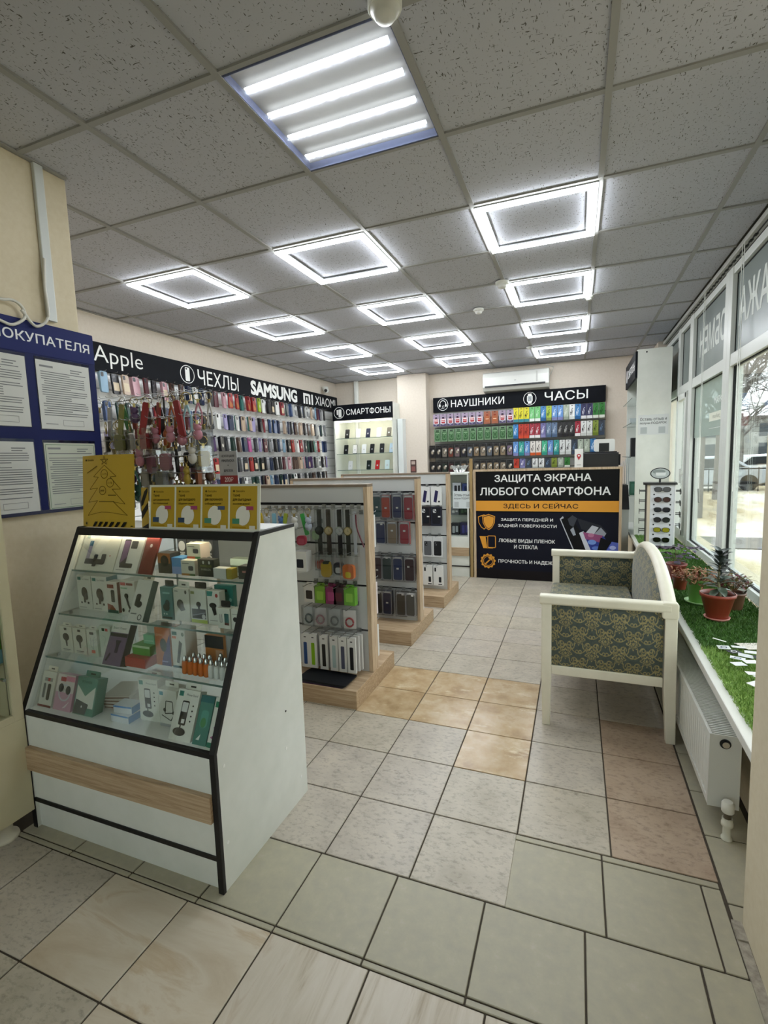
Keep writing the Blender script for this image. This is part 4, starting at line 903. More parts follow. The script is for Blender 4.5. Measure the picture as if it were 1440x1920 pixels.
BK = '#1f2022'; TL = '#1f6b66'; PKC = '#c98fa8'
SX = lambda n: '%s in the sloping glass showcase' % n
G_ = 'goods inside the sloping glass showcase'
def item(label, x0, x1, h_, d_, z, body, shapes, tilt=0.0, tab=None, sidecol=None, dy=.0, name='gadget_box', rz=0.0):
    w_ = x1 - x0; zt = z + h_ * math.cos(tilt)
    y = (gy(zt) + .012 - h_ * math.sin(tilt) if tilt else gy(zt) + .012) + dy
    y = max(y, gy(z) + .014)
    return package(name, label, 'box', ((x0 + x1) / 2, y, z), w_, h_, d_, body, shapes(w_, h_) if shapes else None, rz, tilt, G_, tab, sidecol)
def mount(c=BK, tag_='#1f7a6e', txt='Car Holder'):
    return lambda w_, h_: [('r', w_ * .06, h_ * .86, w_ * .3, h_ * .95, tag_), ('t', txt, w_ * .38, h_ * .87, w_ * .5, h_ * .05, '#4a4d4e'), ('e', w_ * .5, h_ * .5, w_ * .22, h_ * .16, c), ('p', [(w_ * .4, h_ * .44), (w_ * .6, h_ * .44), (w_ * .55, h_ * .2), (w_ * .42, h_ * .2)], c), ('e', w_ * .62, h_ * .38, w_ * .13, h_ * .1, '#3d3f42'), ('e', w_ * .27, h_ * .2, w_ * .06, h_ * .03, c), ('e', w_ * .75, h_ * .2, w_ * .07, h_ * .035, c), ('r', w_ * .1, h_ * .05, w_ * .6, h_ * .075, '#9fa3a0')]
def ear(c='#2f3134', tg=BK):
    return lambda w_, h_: [('r', w_ * .38, h_ * .86, w_ * .6, h_ * .95, tg), ('e', w_ * .5, h_ * .6, w_ * .26, h_ * .15, c), ('p', [(w_ * .42, h_ * .5), (w_ * .6, h_ * .5), (w_ * .58, h_ * .24), (w_ * .48, h_ * .24)], c), ('r', w_ * .2, h_ * .1, w_ * .8, h_ * .13, '#7c7f7c'), ('r', w_ * .25, h_ * .06, w_ * .7, h_ * .08, '#8e918e')]
def stand(tagc='#1f7a6e'):
    return lambda w_, h_: [('r', w_ * .06, h_ * .86, w_ * .26, h_ * .96, tagc), ('t', 'Phone Stand', w_ * .42, h_ * .88, w_ * .5, h_ * .045, '#3f4243'), ('rr', w_ * .3, h_ * .3, w_ * .62, h_ * .78, .004, BK), ('rr', w_ * .33, h_ * .56, w_ * .59, h_ * .75, .003, '#d6d9d5'), ('r', w_ * .42, h_ * .34, w_ * .56, h_ * .42, '#d9dbd8'), ('e', w_ * .42, h_ * .17, w_ * .28, h_ * .08, BK), ('r', w_ * .4, h_ * .2, w_ * .46, h_ * .34, BK)] + [('e', w_ * .82, h_ * (.7 - .1 * k), w_ * .035, h_ * .018, BK) for k in range(4)]
Z1, Z2, Z3, Z4 = .925, .770, .625, .456
L24 = .43
# top shelf
item(SX('wide white tablet holder box leaning at top left'), -.735, -.535, .15, .012, Z1, '#dcdccd', lambda w_, h_: [('r', w_ * .07, h_ * .84, w_ * .16, h_ * .94, '#8b9a92'), ('r', w_ * .2, h_ * .9, w_ * .75, h_ * .92, '#a5a69c'), ('p', [(w_ * .2, h_ * .3), (w_ * .3, h_ * .3), (w_ * .3, h_ * .78), (w_ * .2, h_ * .78)], '#a49db0'), ('r', w_ * .2, h_ * .64, w_ * .3, h_ * .78, '#46708a'), ('rr', w_ * .2, h_ * .16, w_ * .72, h_ * .3, .004, '#35373b'), ('rr', w_ * .42, h_ * .1, w_ * .52, h_ * .42, .004, '#2c2e32'), ('rr', w_ * .62, h_ * .18, w_ * .74, h_ * .44, .004, '#34363a'), ('e', w_ * .84, h_ * .4, w_ * .015, h_ * .02, '#b0433a')], L24)
item(SX('white holder box with purple phone picture leaning on top shelf'), -.53, -.415, .15, .012, Z1, '#dedfd6', lambda w_, h_: [('rr', w_ * .16, h_ * .2, w_ * .44, h_ * .86, .005, '#2c2631'), ('p', [(w_ * .18, h_ * .22), (w_ * .42, h_ * .4), (w_ * .42, h_ * .82), (w_ * .18, h_ * .82)], '#7a5a80'), ('rr', w_ * .2, h_ * .12, w_ * .76, h_ * .24, .004, '#2b2d31'), ('rr', w_ * .5, h_ * .62, w_ * .78, h_ * .82, .004, '#33363b'), ('r', w_ * .1, h_ * .05, w_ * .5, h_ * .07, '#999b96')], L24, (.02, '#e6dfc6'))
item(SX('dark red phone case leaning on the top shelf'), -.405, -.343, .15, .01, Z1, '#6e2420', lambda w_, h_: [('rr', 0, 0, w_, h_, .008, '#742824'), ('e', w_ * .5, h_ * .72, .006, .007, '#d9cfcb')], L24, name='phone_case_box')
item(SX('black and orange boxed camera on the top shelf'), -.335, -.275, .075, .05, Z1, '#2a2220', lambda w_, h_: [('r', 0, h_ * .5, w_, h_, '#b06a34'), ('e', w_ * .55, h_ * .62, w_ * .32, h_ * .28, '#171516'), ('e', w_ * .55, h_ * .62, w_ * .15, h_ * .13, '#3b2a24')])
item(SX('bright blue box beside the boxed camera'), -.272, -.222, .06, .05, Z1, '#4f93cc', lambda w_, h_: [('r', 0, 0, w_, h_ * .45, '#8fa6d6')], dy=.01)
item(SX('white orange and green charger box, lower of two'), -.217, -.155, .055, .05, Z1, '#d9d9c6', lambda w_, h_: [('r', 0, 0, w_, h_ * .14, '#b07a3a'), ('r', w_ * .6, 0, w_, h_ * .14, '#5a7a4a'), ('r', w_ * .1, h_ * .78, w_ * .6, h_ * .84, '#7d8078'), ('rr', w_ * .55, h_ * .35, w_ * .9, h_ * .65, .004, '#3a3f4b')], sidecol='#cbbfae')
package('gadget_box', SX('white orange and green charger box, upper of two'), 'box', (-.186, gy(.98 + .055) + .02, .9805), .062, .055, .05, '#d9d9c6', [('r', 0, 0, .037, .008, '#b5512f'), ('r', .037, 0, .062, .008, '#3f7f4f'), ('r', .006, .043, .037, .046, '#7d8078'), ('rr', .03, .02, .054, .036, .004, '#3a3f4b')], 0, 0, G_, None, '#d3c3b6')
item(SX('black box with two white earbuds on the top shelf'), -.143, -.072, .062, .03, Z1, '#232521', lambda w_, h_: [('e', w_ * .35, h_ * .82, .004, .006, '#d5d8d2'), ('e', w_ * .72, h_ * .82, .004, .006, '#d5d8d2'), ('t', 'WIRELESS', w_ * .15, h_ * .55, w_ * .7, h_ * .13, '#8f9a4a'), ('t', 'EARBUDS', w_ * .2, h_ * .36, w_ * .6, h_ * .12, '#b9bda8')])
item(SX('small white box with yellow side on the top shelf'), -.066, -.012, .036, .03, Z1, '#c7cac4', None, sidecol='#a3923a')
item(SX('small yellow box beside the small white box'), -.009, .012, .036, .03, Z1, '#a3923a', None)
item(SX('flat grey green box set back on the top shelf'), -.07, .03, .05, .04, Z1, '#6f7a66', lambda w_, h_: [('r', 0, h_ * .5, w_, h_, '#b9cabb')], dy=.09)
item(SX('small dark box with pink mark at the shelf end'), .03, .082, .045, .04, Z1, '#3c3d3a', lambda w_, h_: [('r', w_ * .3, h_ * .5, w_ * .7, h_ * .65, '#a3766e')], dy=.01)
for k, (x, c1) in enumerate(((-.335, 'first'), (-.285, 'second'), (-.205, 'third'))):
    package('speaker_box', SX('%s round-dial box at the back of top shelf' % c1), 'box', (x, .04, Z1), .045, .115, .03, '#3b3e47', [('e', .0225, .03, .017, .02, '#e2e3e0'), ('e', .0225, .03, .011, .013, '#8a8d92'), ('e', .0225, .08, .017, .02, '#d5d7d6'), ('r', .008, .05, .037, .056, '#c8cacb')], 0, 0, G_)
# second shelf
item(SX('white car mount box, first on the second shelf'), -.718, -.642, .135, .05, Z2, '#d5d7cb', mount())
item(SX('white car mount box with teal edge, second on second shelf'), -.638, -.558, .135, .05, Z2, '#d6d8cd', mount('#4b433e'), sidecol='#5c8a92')
item(SX('white and red box with black clamp, third on second shelf'), -.552, -.497, .12, .04, Z2, '#d8d6cc', lambda w_, h_: [('r', w_ * .1, h_ * .8, w_ * .7, h_ * .92, '#7a2b25'), ('rr', w_ * .4, h_ * .35, w_ * .75, h_ * .75, .006, BK), ('p', [(0, 0), (w_, 0), (w_ * .5, h_ * .25), (0, h_ * .3)], '#8a3a30'), ('r', 0, 0, w_, h_ * .1, '#3b4a55')], sidecol='#7a2b25')
item(SX('large white holder box with red tag, fourth on second shelf'), -.485, -.412, .128, .085, Z2, '#d9dacd', lambda w_, h_: [('r', w_ * .05, h_ * .86, w_ * .4, h_ * .95, '#c2464a'), ('rr', w_ * .45, h_ * .87, w_ * .9, h_ * .94, .003, '#8a4d45'), ('r', w_ * .05, h_ * .76, w_ * .5, h_ * .8, '#8db48f'), ('e', w_ * .42, h_ * .55, w_ * .14, h_ * .08, BK), ('l', [(w_ * .42, h_ * .5), (w_ * .55, h_ * .25), (w_ * .75, h_ * .08)], w_ * .13, BK), ('e', w_ * .7, h_ * .1, w_ * .22, h_ * .06, BK), ('e', w_ * .15, h_ * .12, w_ * .08, h_ * .06, BK)], sidecol='#d2cfc0')
item(SX('narrow white box with black mount leaning on second shelf'), -.395, -.325, .15, .03, Z2, '#dcddd2', lambda w_, h_: [('rr', w_ * .18, h_ * .35, w_ * .5, h_ * .65, .008, BK), ('e', w_ * .5, h_ * .4, w_ * .2, h_ * .08, '#2b2c2e'), ('r', w_ * .1, h_ * .16, w_ * .5, h_ * .19, '#7e817b'), ('o', w_ * .75, h_ * .1, w_ * .14, h_ * .07, .003, BK)], L24, (.02, '#e8dfc4'), sidecol='#3a5450')
item(SX('teal boxed phone mount with white print, second shelf'), -.283, -.228, .118, .04, Z2, '#3f7f80', lambda w_, h_: [('r', w_ * .2, h_ * .8, w_ * .8, h_ * .85, '#8cc0c0'), ('e', w_ * .55, h_ * .5, w_ * .2, h_ * .12, '#16343a'), ('e', w_ * .45, h_ * .38, w_ * .28, h_ * .12, '#12282d'), ('r', w_ * .2, h_ * .15, w_ * .3, h_ * .2, '#d5e6e3'), ('r', w_ * .42, h_ * .15, w_ * .52, h_ * .2, '#d5e6e3'), ('r', w_ * .1, h_ * .03, w_ * .9, h_ * .09, '#142b33')], tab=(.022, '#23282b'))
item(SX('white box with black bell-shaped magnet mount, second shelf'), -.222, -.152, .118, .035, Z2, '#d4d7cb', lambda w_, h_: [('r', w_ * .08, h_ * .9, w_ * .3, h_ * .93, '#888'+'b85'), ('e', w_ * .8, h_ * .9, .005, .007, '#3a3c3a'), ('e', w_ * .42, h_ * .52, w_ * .22, h_ * .15, BK), ('p', [(w_ * .2, h_ * .52), (w_ * .62, h_ * .5), (w_ * .74, h_ * .36), (w_ * .45, h_ * .3)], BK), ('e', w_ * .44, h_ * .54, w_ * .1, h_ * .06, '#4a4d4e')], tab=(.022, '#d4d7cb'))
item(SX('white and lime box with car interior picture, second shelf'), -.147, -.078, .12, .035, Z2, '#d3d7cc', lambda w_, h_: [('r', 0, 0, w_, h_ * .1, '#a7ba52'), ('r', w_ * .06, h_ * .13, w_ * .94, h_ * .42, '#2b2f33'), ('l', [(w_ * .1, h_ * .22), (w_ * .9, h_ * .32)], .003, '#8a8f92'), ('e', w_ * .8, h_ * .2, .008, .009, '#c4c8c6'), ('e', w_ * .52, h_ * .56, w_ * .15, h_ * .08, BK), ('r', w_ * .48, h_ * .4, w_ * .6, h_ * .52, BK), ('r', w_ * .06, h_ * .86, w_ * .3, h_ * .94, '#7e8b52')], tab=(.022, '#1c1c1e'))
item(SX('white and teal box with black bike clamp, second shelf'), -.072, -.02, .118, .03, Z2, '#d5d8ce', lambda w_, h_: [('p', [(0, h_ * .85), (w_ * .4, h_ * .85), (w_ * .5, h_), (0, h_)], '#3f8d82'), ('e', w_ * .78, h_ * .88, .006, .007, '#a0403c'), ('e', w_ * .45, h_ * .58, w_ * .3, h_ * .08, BK), ('p', [(w_ * .3, h_ * .55), (w_ * .65, h_ * .62), (w_ * .72, h_ * .32), (w_ * .5, h_ * .28)], BK), ('r', w_ * .15, h_ * .12, w_ * .8, h_ * .14, '#8d908b')])
item(SX('tall teal hanging box at the back of second shelf'), -.085, -.005, .125, .02, Z2, '#2f7f74', lambda w_, h_: [('rr', w_ * .3, h_ * .82, w_ * .7, h_ * .9, .004, '#173a36'), ('e', w_ * .85, h_ * .6, .006, .007, '#8fc5b8'), ('e', w_ * .85, h_ * .4, .006, .007, '#8fc5b8')], dy=.05)
item(SX('short white box with charging cable and phone picture, second shelf'), -.014, .038, .07, .03, Z2, '#d7dacf', lambda w_, h_: [('l', [(w_ * .2, h_ * .7), (w_ * .2, h_ * .3), (w_ * .35, h_ * .3), (w_ * .35, h_ * .7)], .002, '#6b6d68'), ('rr', w_ * .55, h_ * .25, w_ * .9, h_ * .75, .003, '#3d6b68'), ('r', w_ * .55, h_ * .18, w_ * .9, h_ * .3, '#5a3a34')], tab=(.022, '#1c1d20'))
item(SX('short white box with black ear hook at the shelf end'), .043, .088, .07, .03, Z2, '#d9dcd3', lambda w_, h_: [('e', w_ * .35, h_ * .5, w_ * .2, h_ * .12, BK), ('l', [(w_ * .4, h_ * .5), (w_ * .9, h_ * .42)], .008, BK), ('r', w_ * .1, h_ * .75, w_ * .8, h_ * .78, '#9a9d98')])
# third shelf
item(SX('white earpiece card, first on the third shelf'), -.728, -.662, .1, .02, Z3, '#d3d4c4', ear(), tab=(.012, '#d3d4c4'))
item(SX('white earpiece card, second on the third shelf'), -.656, -.588, .1, .02, Z3, '#d2d3c3', ear('#2b2d30'), tab=(.012, '#d2d3c3'))
item(SX('white wired earphone card, third on third shelf'), -.583, -.53, .1, .02, Z3, '#d2d4c6', lambda w_, h_: [('r', w_ * .3, h_ * .82, w_ * .7, h_ * .92, BK), ('l', [(w_ * .4, h_ * .7), (w_ * .35, h_ * .4), (w_ * .6, h_ * .25), (w_ * .65, h_ * .65)], .003, '#b3b5ad'), ('r', w_ * .4, h_ * .12, w_ * .75, h_ * .24, '#cf6a5f')], tab=(.012, '#d2d4c6'))
item(SX('taller white earphone card with red tag, third shelf'), -.526, -.47, .118, .02, Z3, '#d2d5c9', lambda w_, h_: [('r', w_ * .25, h_ * .84, w_ * .5, h_ * .93, BK), ('r', w_ * .56, h_ * .84, w_ * .8, h_ * .93, '#c4545a'), ('l', [(w_ * .3, h_ * .7), (w_ * .6, h_ * .62), (w_ * .4, h_ * .4), (w_ * .7, h_ * .3)], .003, '#c1c4bc')])
item(SX('purple and white flashlight box leaning on third shelf'), -.46, -.375, .145, .03, Z3, '#6a5272', lambda w_, h_: [('r', 0, h_ * .78, w_, h_, '#dcdcd2'), ('t', 'Smart Power', w_ * .1, h_ * .86, w_ * .75, h_ * .06, '#4d5a4f'), ('r', w_ * .05, h_ * .68, w_, h_ * .76, '#1f1b22'), ('r', w_ * .5, h_ * .3, w_ * .68, h_ * .6, '#2c2238'), ('p', [(w_ * .44, h_ * .6), (w_ * .76, h_ * .6), (w_ * .68, h_ * .5), (w_ * .5, h_ * .5)], '#251d30'), ('p', [(w_ * .1, h_ * .1), (w_ * .2, h_ * .08), (w_ * .36, h_ * .26), (w_ * .28, h_ * .3)], '#2c2238')], L24, sidecol='#2b2428')
item(SX('red box at the bottom of the small stack, third shelf'), -.362, -.268, .034, .05, Z3, '#b03a34', None)
package('gadget_box', SX('bright green box on the red box of the stack'), 'box', (-.312, gy(.7) + .02, Z3 + .0345), .082, .034, .05, '#4f9a34', [('r', 0, .026, .082, .034, '#bcd8b0')], 0, 0, G_)
package('gadget_box', SX('pale green box on the bright green box of the stack'), 'box', (-.297, gy(.74) + .025, Z3 + .069), .05, .032, .05, '#7fbf9a', [('l', [(.005, .01), (.045, .012)], .002, '#c9e6d4')], 0, 0, G_)
package('gadget_box', SX('grey white box topping the small stack, third shelf'), 'box', (-.297, gy(.77) + .03, Z3 + .1015), .05, .03, .05, '#aebbb0', None, 0, 0, G_)
item(SX('orange and purple headset box on the third shelf'), -.263, -.196, .135, .05, Z3, '#b5602c', lambda w_, h_: [('p', [(w_ * .35, 0), (w_, 0), (w_, h_ * .85), (w_ * .75, h_ * .6), (w_ * .45, h_ * .2)], '#3f2f6a'), ('e', w_ * .55, h_ * .55, w_ * .22, h_ * .18, '#1c2a1e'), ('t', 'GAMING', w_ * .1, h_ * .78, w_ * .45, h_ * .06, '#e3c3a3'), ('r', w_ * .4, h_ * .1, w_ * .8, h_ * .13, '#8d83b5')], tab=(.012, '#3a2b22'))
item(SX('white box with long black remote picture on the third shelf'), -.188, -.128, .135, .055, Z3, '#d7d8cc', lambda w_, h_: [('r', w_ * .06, h_ * .86, w_ * .42, h_ * .95, '#1f5f5a'), ('r', w_ * .06, h_ * .77, w_ * .36, h_ * .83, '#c76a55'), ('p', [(w_ * .3, h_ * .14), (w_ * .48, h_ * .12), (w_ * .78, h_ * .66), (w_ * .58, h_ * .74)], BK), ('e', w_ * .85, h_ * .9, .006, .007, '#5d6f5f'), ('r', 0, 0, w_, h_ * .06, '#285a66')], sidecol='#d6cbb8')
# car chargers
def charger(label, x, y, z, c):
    t = thing('car_charger', label, 'charger', (x, y, z), RND.uniform(-.4, .4), 'small car chargers on the third shelf'); t.scale = (1.12, 1.12, 1.3)
    part('body', MB().lathe([(.007, 0), (.0095, .002), (.0095, .024), (.0075, .034)], n=12), pm(c, .25), t)
    part('tip', MB().lathe([(.0065, .034), (.006, .042), (.003, .047)], n=10), M_CHROME, t)
for k in range(9):
    charger(SX('%s orange car charger from the left' % ordn(k + 1)), -.108 + .0225 * (k % 5) + (.011 if k > 4 else 0), gy(.68) + .02 + (.03 if k > 4 else 0), Z3 + (0.0 if k < 5 else .0), '#d06a1f')
for k in range(8):
    charger(SX('%s white car charger from the left' % ordn(k + 1)), .003 + .0225 * (k % 4) + (.011 if k > 3 else 0), gy(.68) + .018 + (.03 if k > 3 else 0), Z3, '#d5d7d2')
charger(SX('black car charger between the orange and white chargers'), -.002, gy(.68) + .072, Z3, '#1c1c1e')
package('clear_accessory_bag', SX('clear bag of accessories behind the car chargers'), 'bag', (.04, gy(.76) + .07, Z3), .09, .12, .02, '#8b8f8c', [('r', .005, .005, .085, .11, '#a2a6a3'), ('r', .02, .02, .03, .1, '#777b79'), ('r', .05, .02, .06, .1, '#c3c6c3')], 0, 0, G_)
package('gadget_box', SX('orange and white box behind the car chargers'), 'box', (-.065, gy(.76) + .08, Z3), .08, .1, .03, '#c8813f', [('r', 0, .055, .08, .1, '#262a2e'), ('r', .045, .01, .075, .05, '#d9b08c')], 0, 0, G_)
# bottom
item(SX('white card with black earbuds, bottom left corner'), -.735, -.665, .125, .02, Z4, '#d5d5c8', lambda w_, h_: [('r', w_ * .2, h_ * .72, w_ * .8, h_ * .82, '#8d9089'), ('r', w_ * .45, h_ * .72, w_ * .62, h_ * .82, '#a83a3a'), ('rr', w_ * .2, h_ * .25, w_ * .38, h_ * .66, .005, '#6b6d6c'), ('rr', w_ * .52, h_ * .2, w_ * .76, h_ * .66, .006, BK), ('r', 0, 0, w_, h_ * .06, '#7a2a2c')], .3, (.018, '#ddd8c6'))
item(SX('pink box with headphones picture at the bottom left'), -.655, -.565, .125, .03, Z4, '#c79aac', lambda w_, h_: [('r', 0, h_ * .5, w_, h_, '#d7cfc8'), ('r', w_ * .2, h_ * .8, w_ * .5, h_ * .92, '#b0474e'), ('r', w_ * .5, h_ * .82, w_, h_ * .96, '#d890a0'), ('o', w_ * .52, h_ * .5, w_ * .34, h_ * .24, .006, '#c9cbd2'), ('e', w_ * .3, h_ * .62, w_ * .14, h_ * .12, '#3a3b40'), ('e', w_ * .72, h_ * .58, w_ * .14, h_ * .12, '#3a3b40'), ('p', [(w_ * .55, h_ * .08), (w_ * .9, h_ * .3), (w_ * .7, h_ * .1)], '#e7dfe2')], .3)
item(SX('teal and white power bank box at the bottom'), -.553, -.455, .128, .04, Z4, '#5f8f80', lambda w_, h_: [('p', [(w_ * .05, h_ * .2), (w_ * .95, h_ * .2), (w_ * .95, h_ * .78), (w_ * .5, h_ * .5), (w_ * .05, h_ * .78)], '#dcddd2'), ('p', [(w_ * .02, h_ * .02), (w_ * .62, h_ * .02), (w_ * .72, h_ * .3), (w_ * .08, h_ * .4)], '#55585a'), ('e', w_ * .4, h_ * .22, .003, .004, '#e6e8e4'), ('t', 'POWER', w_ * .25, h_ * .84, w_ * .5, h_ * .07, '#24463f')], .3, (.02, '#4f8574'), '#5a8577')
for k in range(4): package('cable_pack', SX('%s flat brown pack in the bottom stack' % ordn(k + 1)), 'pack', (-.42, gy(.6) + .035, Z4 + .0125 * k), .1, .012, .12, '#bcb3a6', [('r', 0, .003, .1, .008, '#6b4a40')], .15 + .06 * k, 0, G_)
item(SX('lower of two flat blue and white boxes at the bottom'), -.37, -.29, .026, .05, Z4, '#cfd5d8', lambda w_, h_: [('r', 0, h_ * .8, w_, h_, '#3f7fc0')], sidecol='#3f7fc0', dy=.012)
package('gadget_box', SX('upper of two flat blue and white boxes at the bottom'), 'box', (-.328, gy(.51) + .024, Z4 + .0265), .075, .026, .05, '#cfd5d8', [('r', 0, .02, .075, .026, '#3f7fc0')], .1, 0, G_, None, '#3f7fc0')
item(SX('tall white phone stand box with clear side at the bottom'), -.278, -.196, .148, .075, Z4, '#d9dbce', stand(), tab=(.014, '#dcdccf'), sidecol='#d3cfc3', rz=.06)
item(SX('white box with black folding stand drawing at the bottom'), -.182, -.104, .128, .05, Z4, '#d7d9ce', lambda w_, h_: [('r', w_ * .06, h_ * .84, w_ * .26, h_ * .94, '#1f7a8a'), ('l', [(w_ * .3, h_ * .35), (w_ * .4, h_ * .7), (w_ * .75, h_ * .7), (w_ * .75, h_ * .4), (w_ * .3, h_ * .35)], .0035, BK), ('l', [(w_ * .12, h_ * .3), (w_ * .6, h_ * .18), (w_ * .85, h_ * .4)], .0035, BK), ('e', w_ * .3, h_ * .45, .006, .007, BK), ('e', w_ * .78, h_ * .4, .006, .007, BK), ('r', 0, 0, w_, h_ * .08, '#9fa3a3')], .0, (.02, '#d9dacd'))
item(SX('white phone stand box leaning in front at the bottom'), -.096, -.008, .152, .03, Z4, '#dee0d6', stand(), L24, (.02, '#dcddd2'))
item(SX('teal earphone package leaning at the bottom right'), .0, .052, .145, .02, Z4, '#3f7d72', lambda w_, h_: [('rr', w_ * .25, h_ * .35, w_ * .8, h_ * .7, .01, '#5a9a8c'), ('e', w_ * .5, h_ * .45, w_ * .2, h_ * .1, '#4f8b5a'), ('p', [(w_ * .2, h_ * .1), (w_ * .5, h_ * .22), (w_ * .45, h_ * .1)], '#e3ebe6'), ('r', 0, h_ * .86, w_, h_, '#2f6a6e')], L24)
item(SX('white box with pink earphones at bottom right end'), .056, .090, .145, .02, Z4, '#dadcd3', lambda w_, h_: [('r', w_ * .1, h_ * .8, w_ * .5, h_ * .92, '#2a7a58'), ('p', [(w_ * .4, h_ * .4), (w_ * .9, h_ * .6), (w_ * .85, h_ * .45), (w_ * .6, h_ * .3)], '#b06a94'), ('p', [(w_ * .2, h_ * .2), (w_ * .8, h_ * .28), (w_ * .7, h_ * .15)], '#a3608a'), ('r', 0, 0, w_, h_ * .1, '#2f7a62')], L24)

# ------------------------------------------------------------------ leaflets on the showcase top
YL, BLK = '#b99820', '#17150f'
t = thing('leaflet_holder', 'clear holder with four yellow tariff leaflets on the showcase top', 'leaflet holder', (-.145, -.052, 1.085))
part('acrylic_foot', MB().box(-.255, .235, .0, .05, 0, .003), M_BAG, t); hb = part('white_board', MB().box(-.255, .245, .0, .004, 0, .165), pm('#dfe1d3', .35), t, rot=(-.12, 0, 0))
words_ = [('Тариф', 'для развлечений', 'без ограничений'), ('Тариф', 'для выгодного', 'общения семьи'), ('Тариф', 'для постоянного', 'общения'), ('Тариф', 'для выгодных', 'звонков домой')]
for k in range(4):
    x = .01 + .122 * k
    lf = part('leaflet', MB().box(x - .255, x - .255 + .113, -.0012, 0, .008, .157), pm(YL, .4), hb)
    a = [('t', '◉ билайн', .012, .132, .05, .008, '#4a3d12'), ('t', words_[k][0], .012, .115, .03, .011, '#3b300c', .01), ('t', words_[k][1], .012, .1, .078, .01, '#3b300c', .01), ('t', words_[k][2], .012, .087, .072, .009, '#3b300c', .01),
         ('e', .056, .05, .03, .034, '#e6e4d8'), ('r', .07, .07, .1, .083, ('#a84a6a', '#a3486e', '#4d5a78', '#a8486a')[k]), ('r', .012, .022, .042, .04, ('#3a4f6e', '#33455f', '#4f8a70', '#4a8a6c')[k]), ('r', .012, .006, .07, .012, '#a8820f'), ('r', .084, .004, .108, .016, '#e0ddd0')]
    art(lf, 'leaflet_print', a, (x - .255, -.0012, .008 - .004), (1, 0, 0), UP)
t = thing('yellow_poster', 'curled yellow poster with drawn fir tree on the showcase top', 'poster', (-.62, -.045, 1.085))
cv = MB(); n = 14
for i in range(n):
    pass
pts = [(-.14 + .28 * i / n, .012 * math.sin(PI * i / n * 1.0) * 1.2) for i in range(n + 1)]
vs = [(x, -y, z) for z in (0.0, .285) for x, y in pts] + [(x, -y + .0012, z) for z in (0, .285) for x, y in pts]
m_ = n + 1
cv.add(vs, [(i, i + 1, m_ + i + 1, m_ + i) for i in range(n)] + [(2 * m_ + i, 3 * m_ + i, 3 * m_ + i + 1, 2 * m_ + i + 1) for i in range(n)], 0, True)
po = part('sheet', cv, pm('#bf9e2c', .35), t, rot=(-.09, 0, 0))
def on_sheet(sh):
    o = art(po, 'poster_print', sh, (-.14, 0, 0), (1, 0, 0), UP, eps=.0001, lift=.0004)
    for v in o.data.vertices:
        u = (v.co.x + .14) / .28; v.co.y -= .0144 * math.sin(PI * u)
    return o
def sub(p0, p1, k=6): return [(p0[0] + (p1[0] - p0[0]) * i / k, p0[1] + (p1[1] - p0[1]) * i / k) for i in range(k + 1)]
DK = '#5a4a14'
tree = [(.14, .245), (.075, .2), (.105, .198), (.05, .15), (.1, .155), (.04, .098), (.1, .105), (.035, .045), (.12, .06), (.13, .06), (.16, .06), (.25, .048), (.185, .1), (.24, .092), (.18, .15), (.22, .15), (.17, .198), (.2, .2), (.14, .245)]
sh = []
for p0, p1 in zip(tree[:-1], tree[1:]): sh.append(('l', sub(p0, p1, 4), .0018, DK))
sh += [('l', [(.14 + .022 * math.cos(PI / 2 + k * 4 * PI / 5), .262 + .018 * math.sin(PI / 2 + k * 4 * PI / 5)) for k in range(6)], .0018, DK), ('o', .14, .21, .019, .018, .002, DK), ('t', '200 ГБ', .127, .206, .026, .007, DK, .02), ('o', .17, .175, .019, .018, .002, DK), ('t', '64 ГБ', .158, .171, .024, .007, DK, .02), ('o', .13, .145, .019, .018, .002, DK), ('t', '300', .118, .141, .022, .007, DK, .02), ('t', '◉ билайн', .025, .262, .055, .009, '#2b2310', .01), ('l', [(.035, .215), (.1, .242)], .003, DK), ('r', .16, .125, .2, .128, DK), ('r', .11, .1, .19, .103, DK)]
for k in range(7): sh.append(('p', [(.07 + .03 * k, .002), (.085 + .03 * k, .002), (.1 + .03 * k, .022), (.085 + .03 * k, .022)], BLK) if .1 + .03 * k < .28 else ('r', .265, .004, .275, .008, BLK))
sh += [('p', [(.03 + .008 * math.cos(2 * PI * k / 10) * (1 if k % 2 else .45), .014 + .008 * math.sin(2 * PI * k / 10) * (1 if k % 2 else .45)) for k in range(10)], BLK)]
on_sheet(sh)
t = thing('striped_tent_card', 'yellow and black striped corner card beside the yellow leaflets', 'card', (-.43, -.04, 1.085))
cd = part('card', MB().box(-.03, .03, 0, .0015, 0, .155), pm('#b99820', .4), t, rot=(-.05, 0, -.35))
art(cd, 'stripes', [('p', [(0, .0), (.06, .02), (.06, .0)], BLK), ('p', [(0, .03), (.06, .075), (.06, .1), (0, .06)], BLK), ('p', [(0, .1), (.03, .14), (.06, .155), (.06, .14), (.02, .09), (0, .08)], BLK)], (-.03, 0, 0), (1, 0, 0), UP)

# ================================================================== NEAR LEFT: wall cabinet, notice board, cable
cb = thing('cream_cabinet', 'cream glass-door cabinet on round foot at the left edge', 'cabinet', (-1.0, -.7, 0))
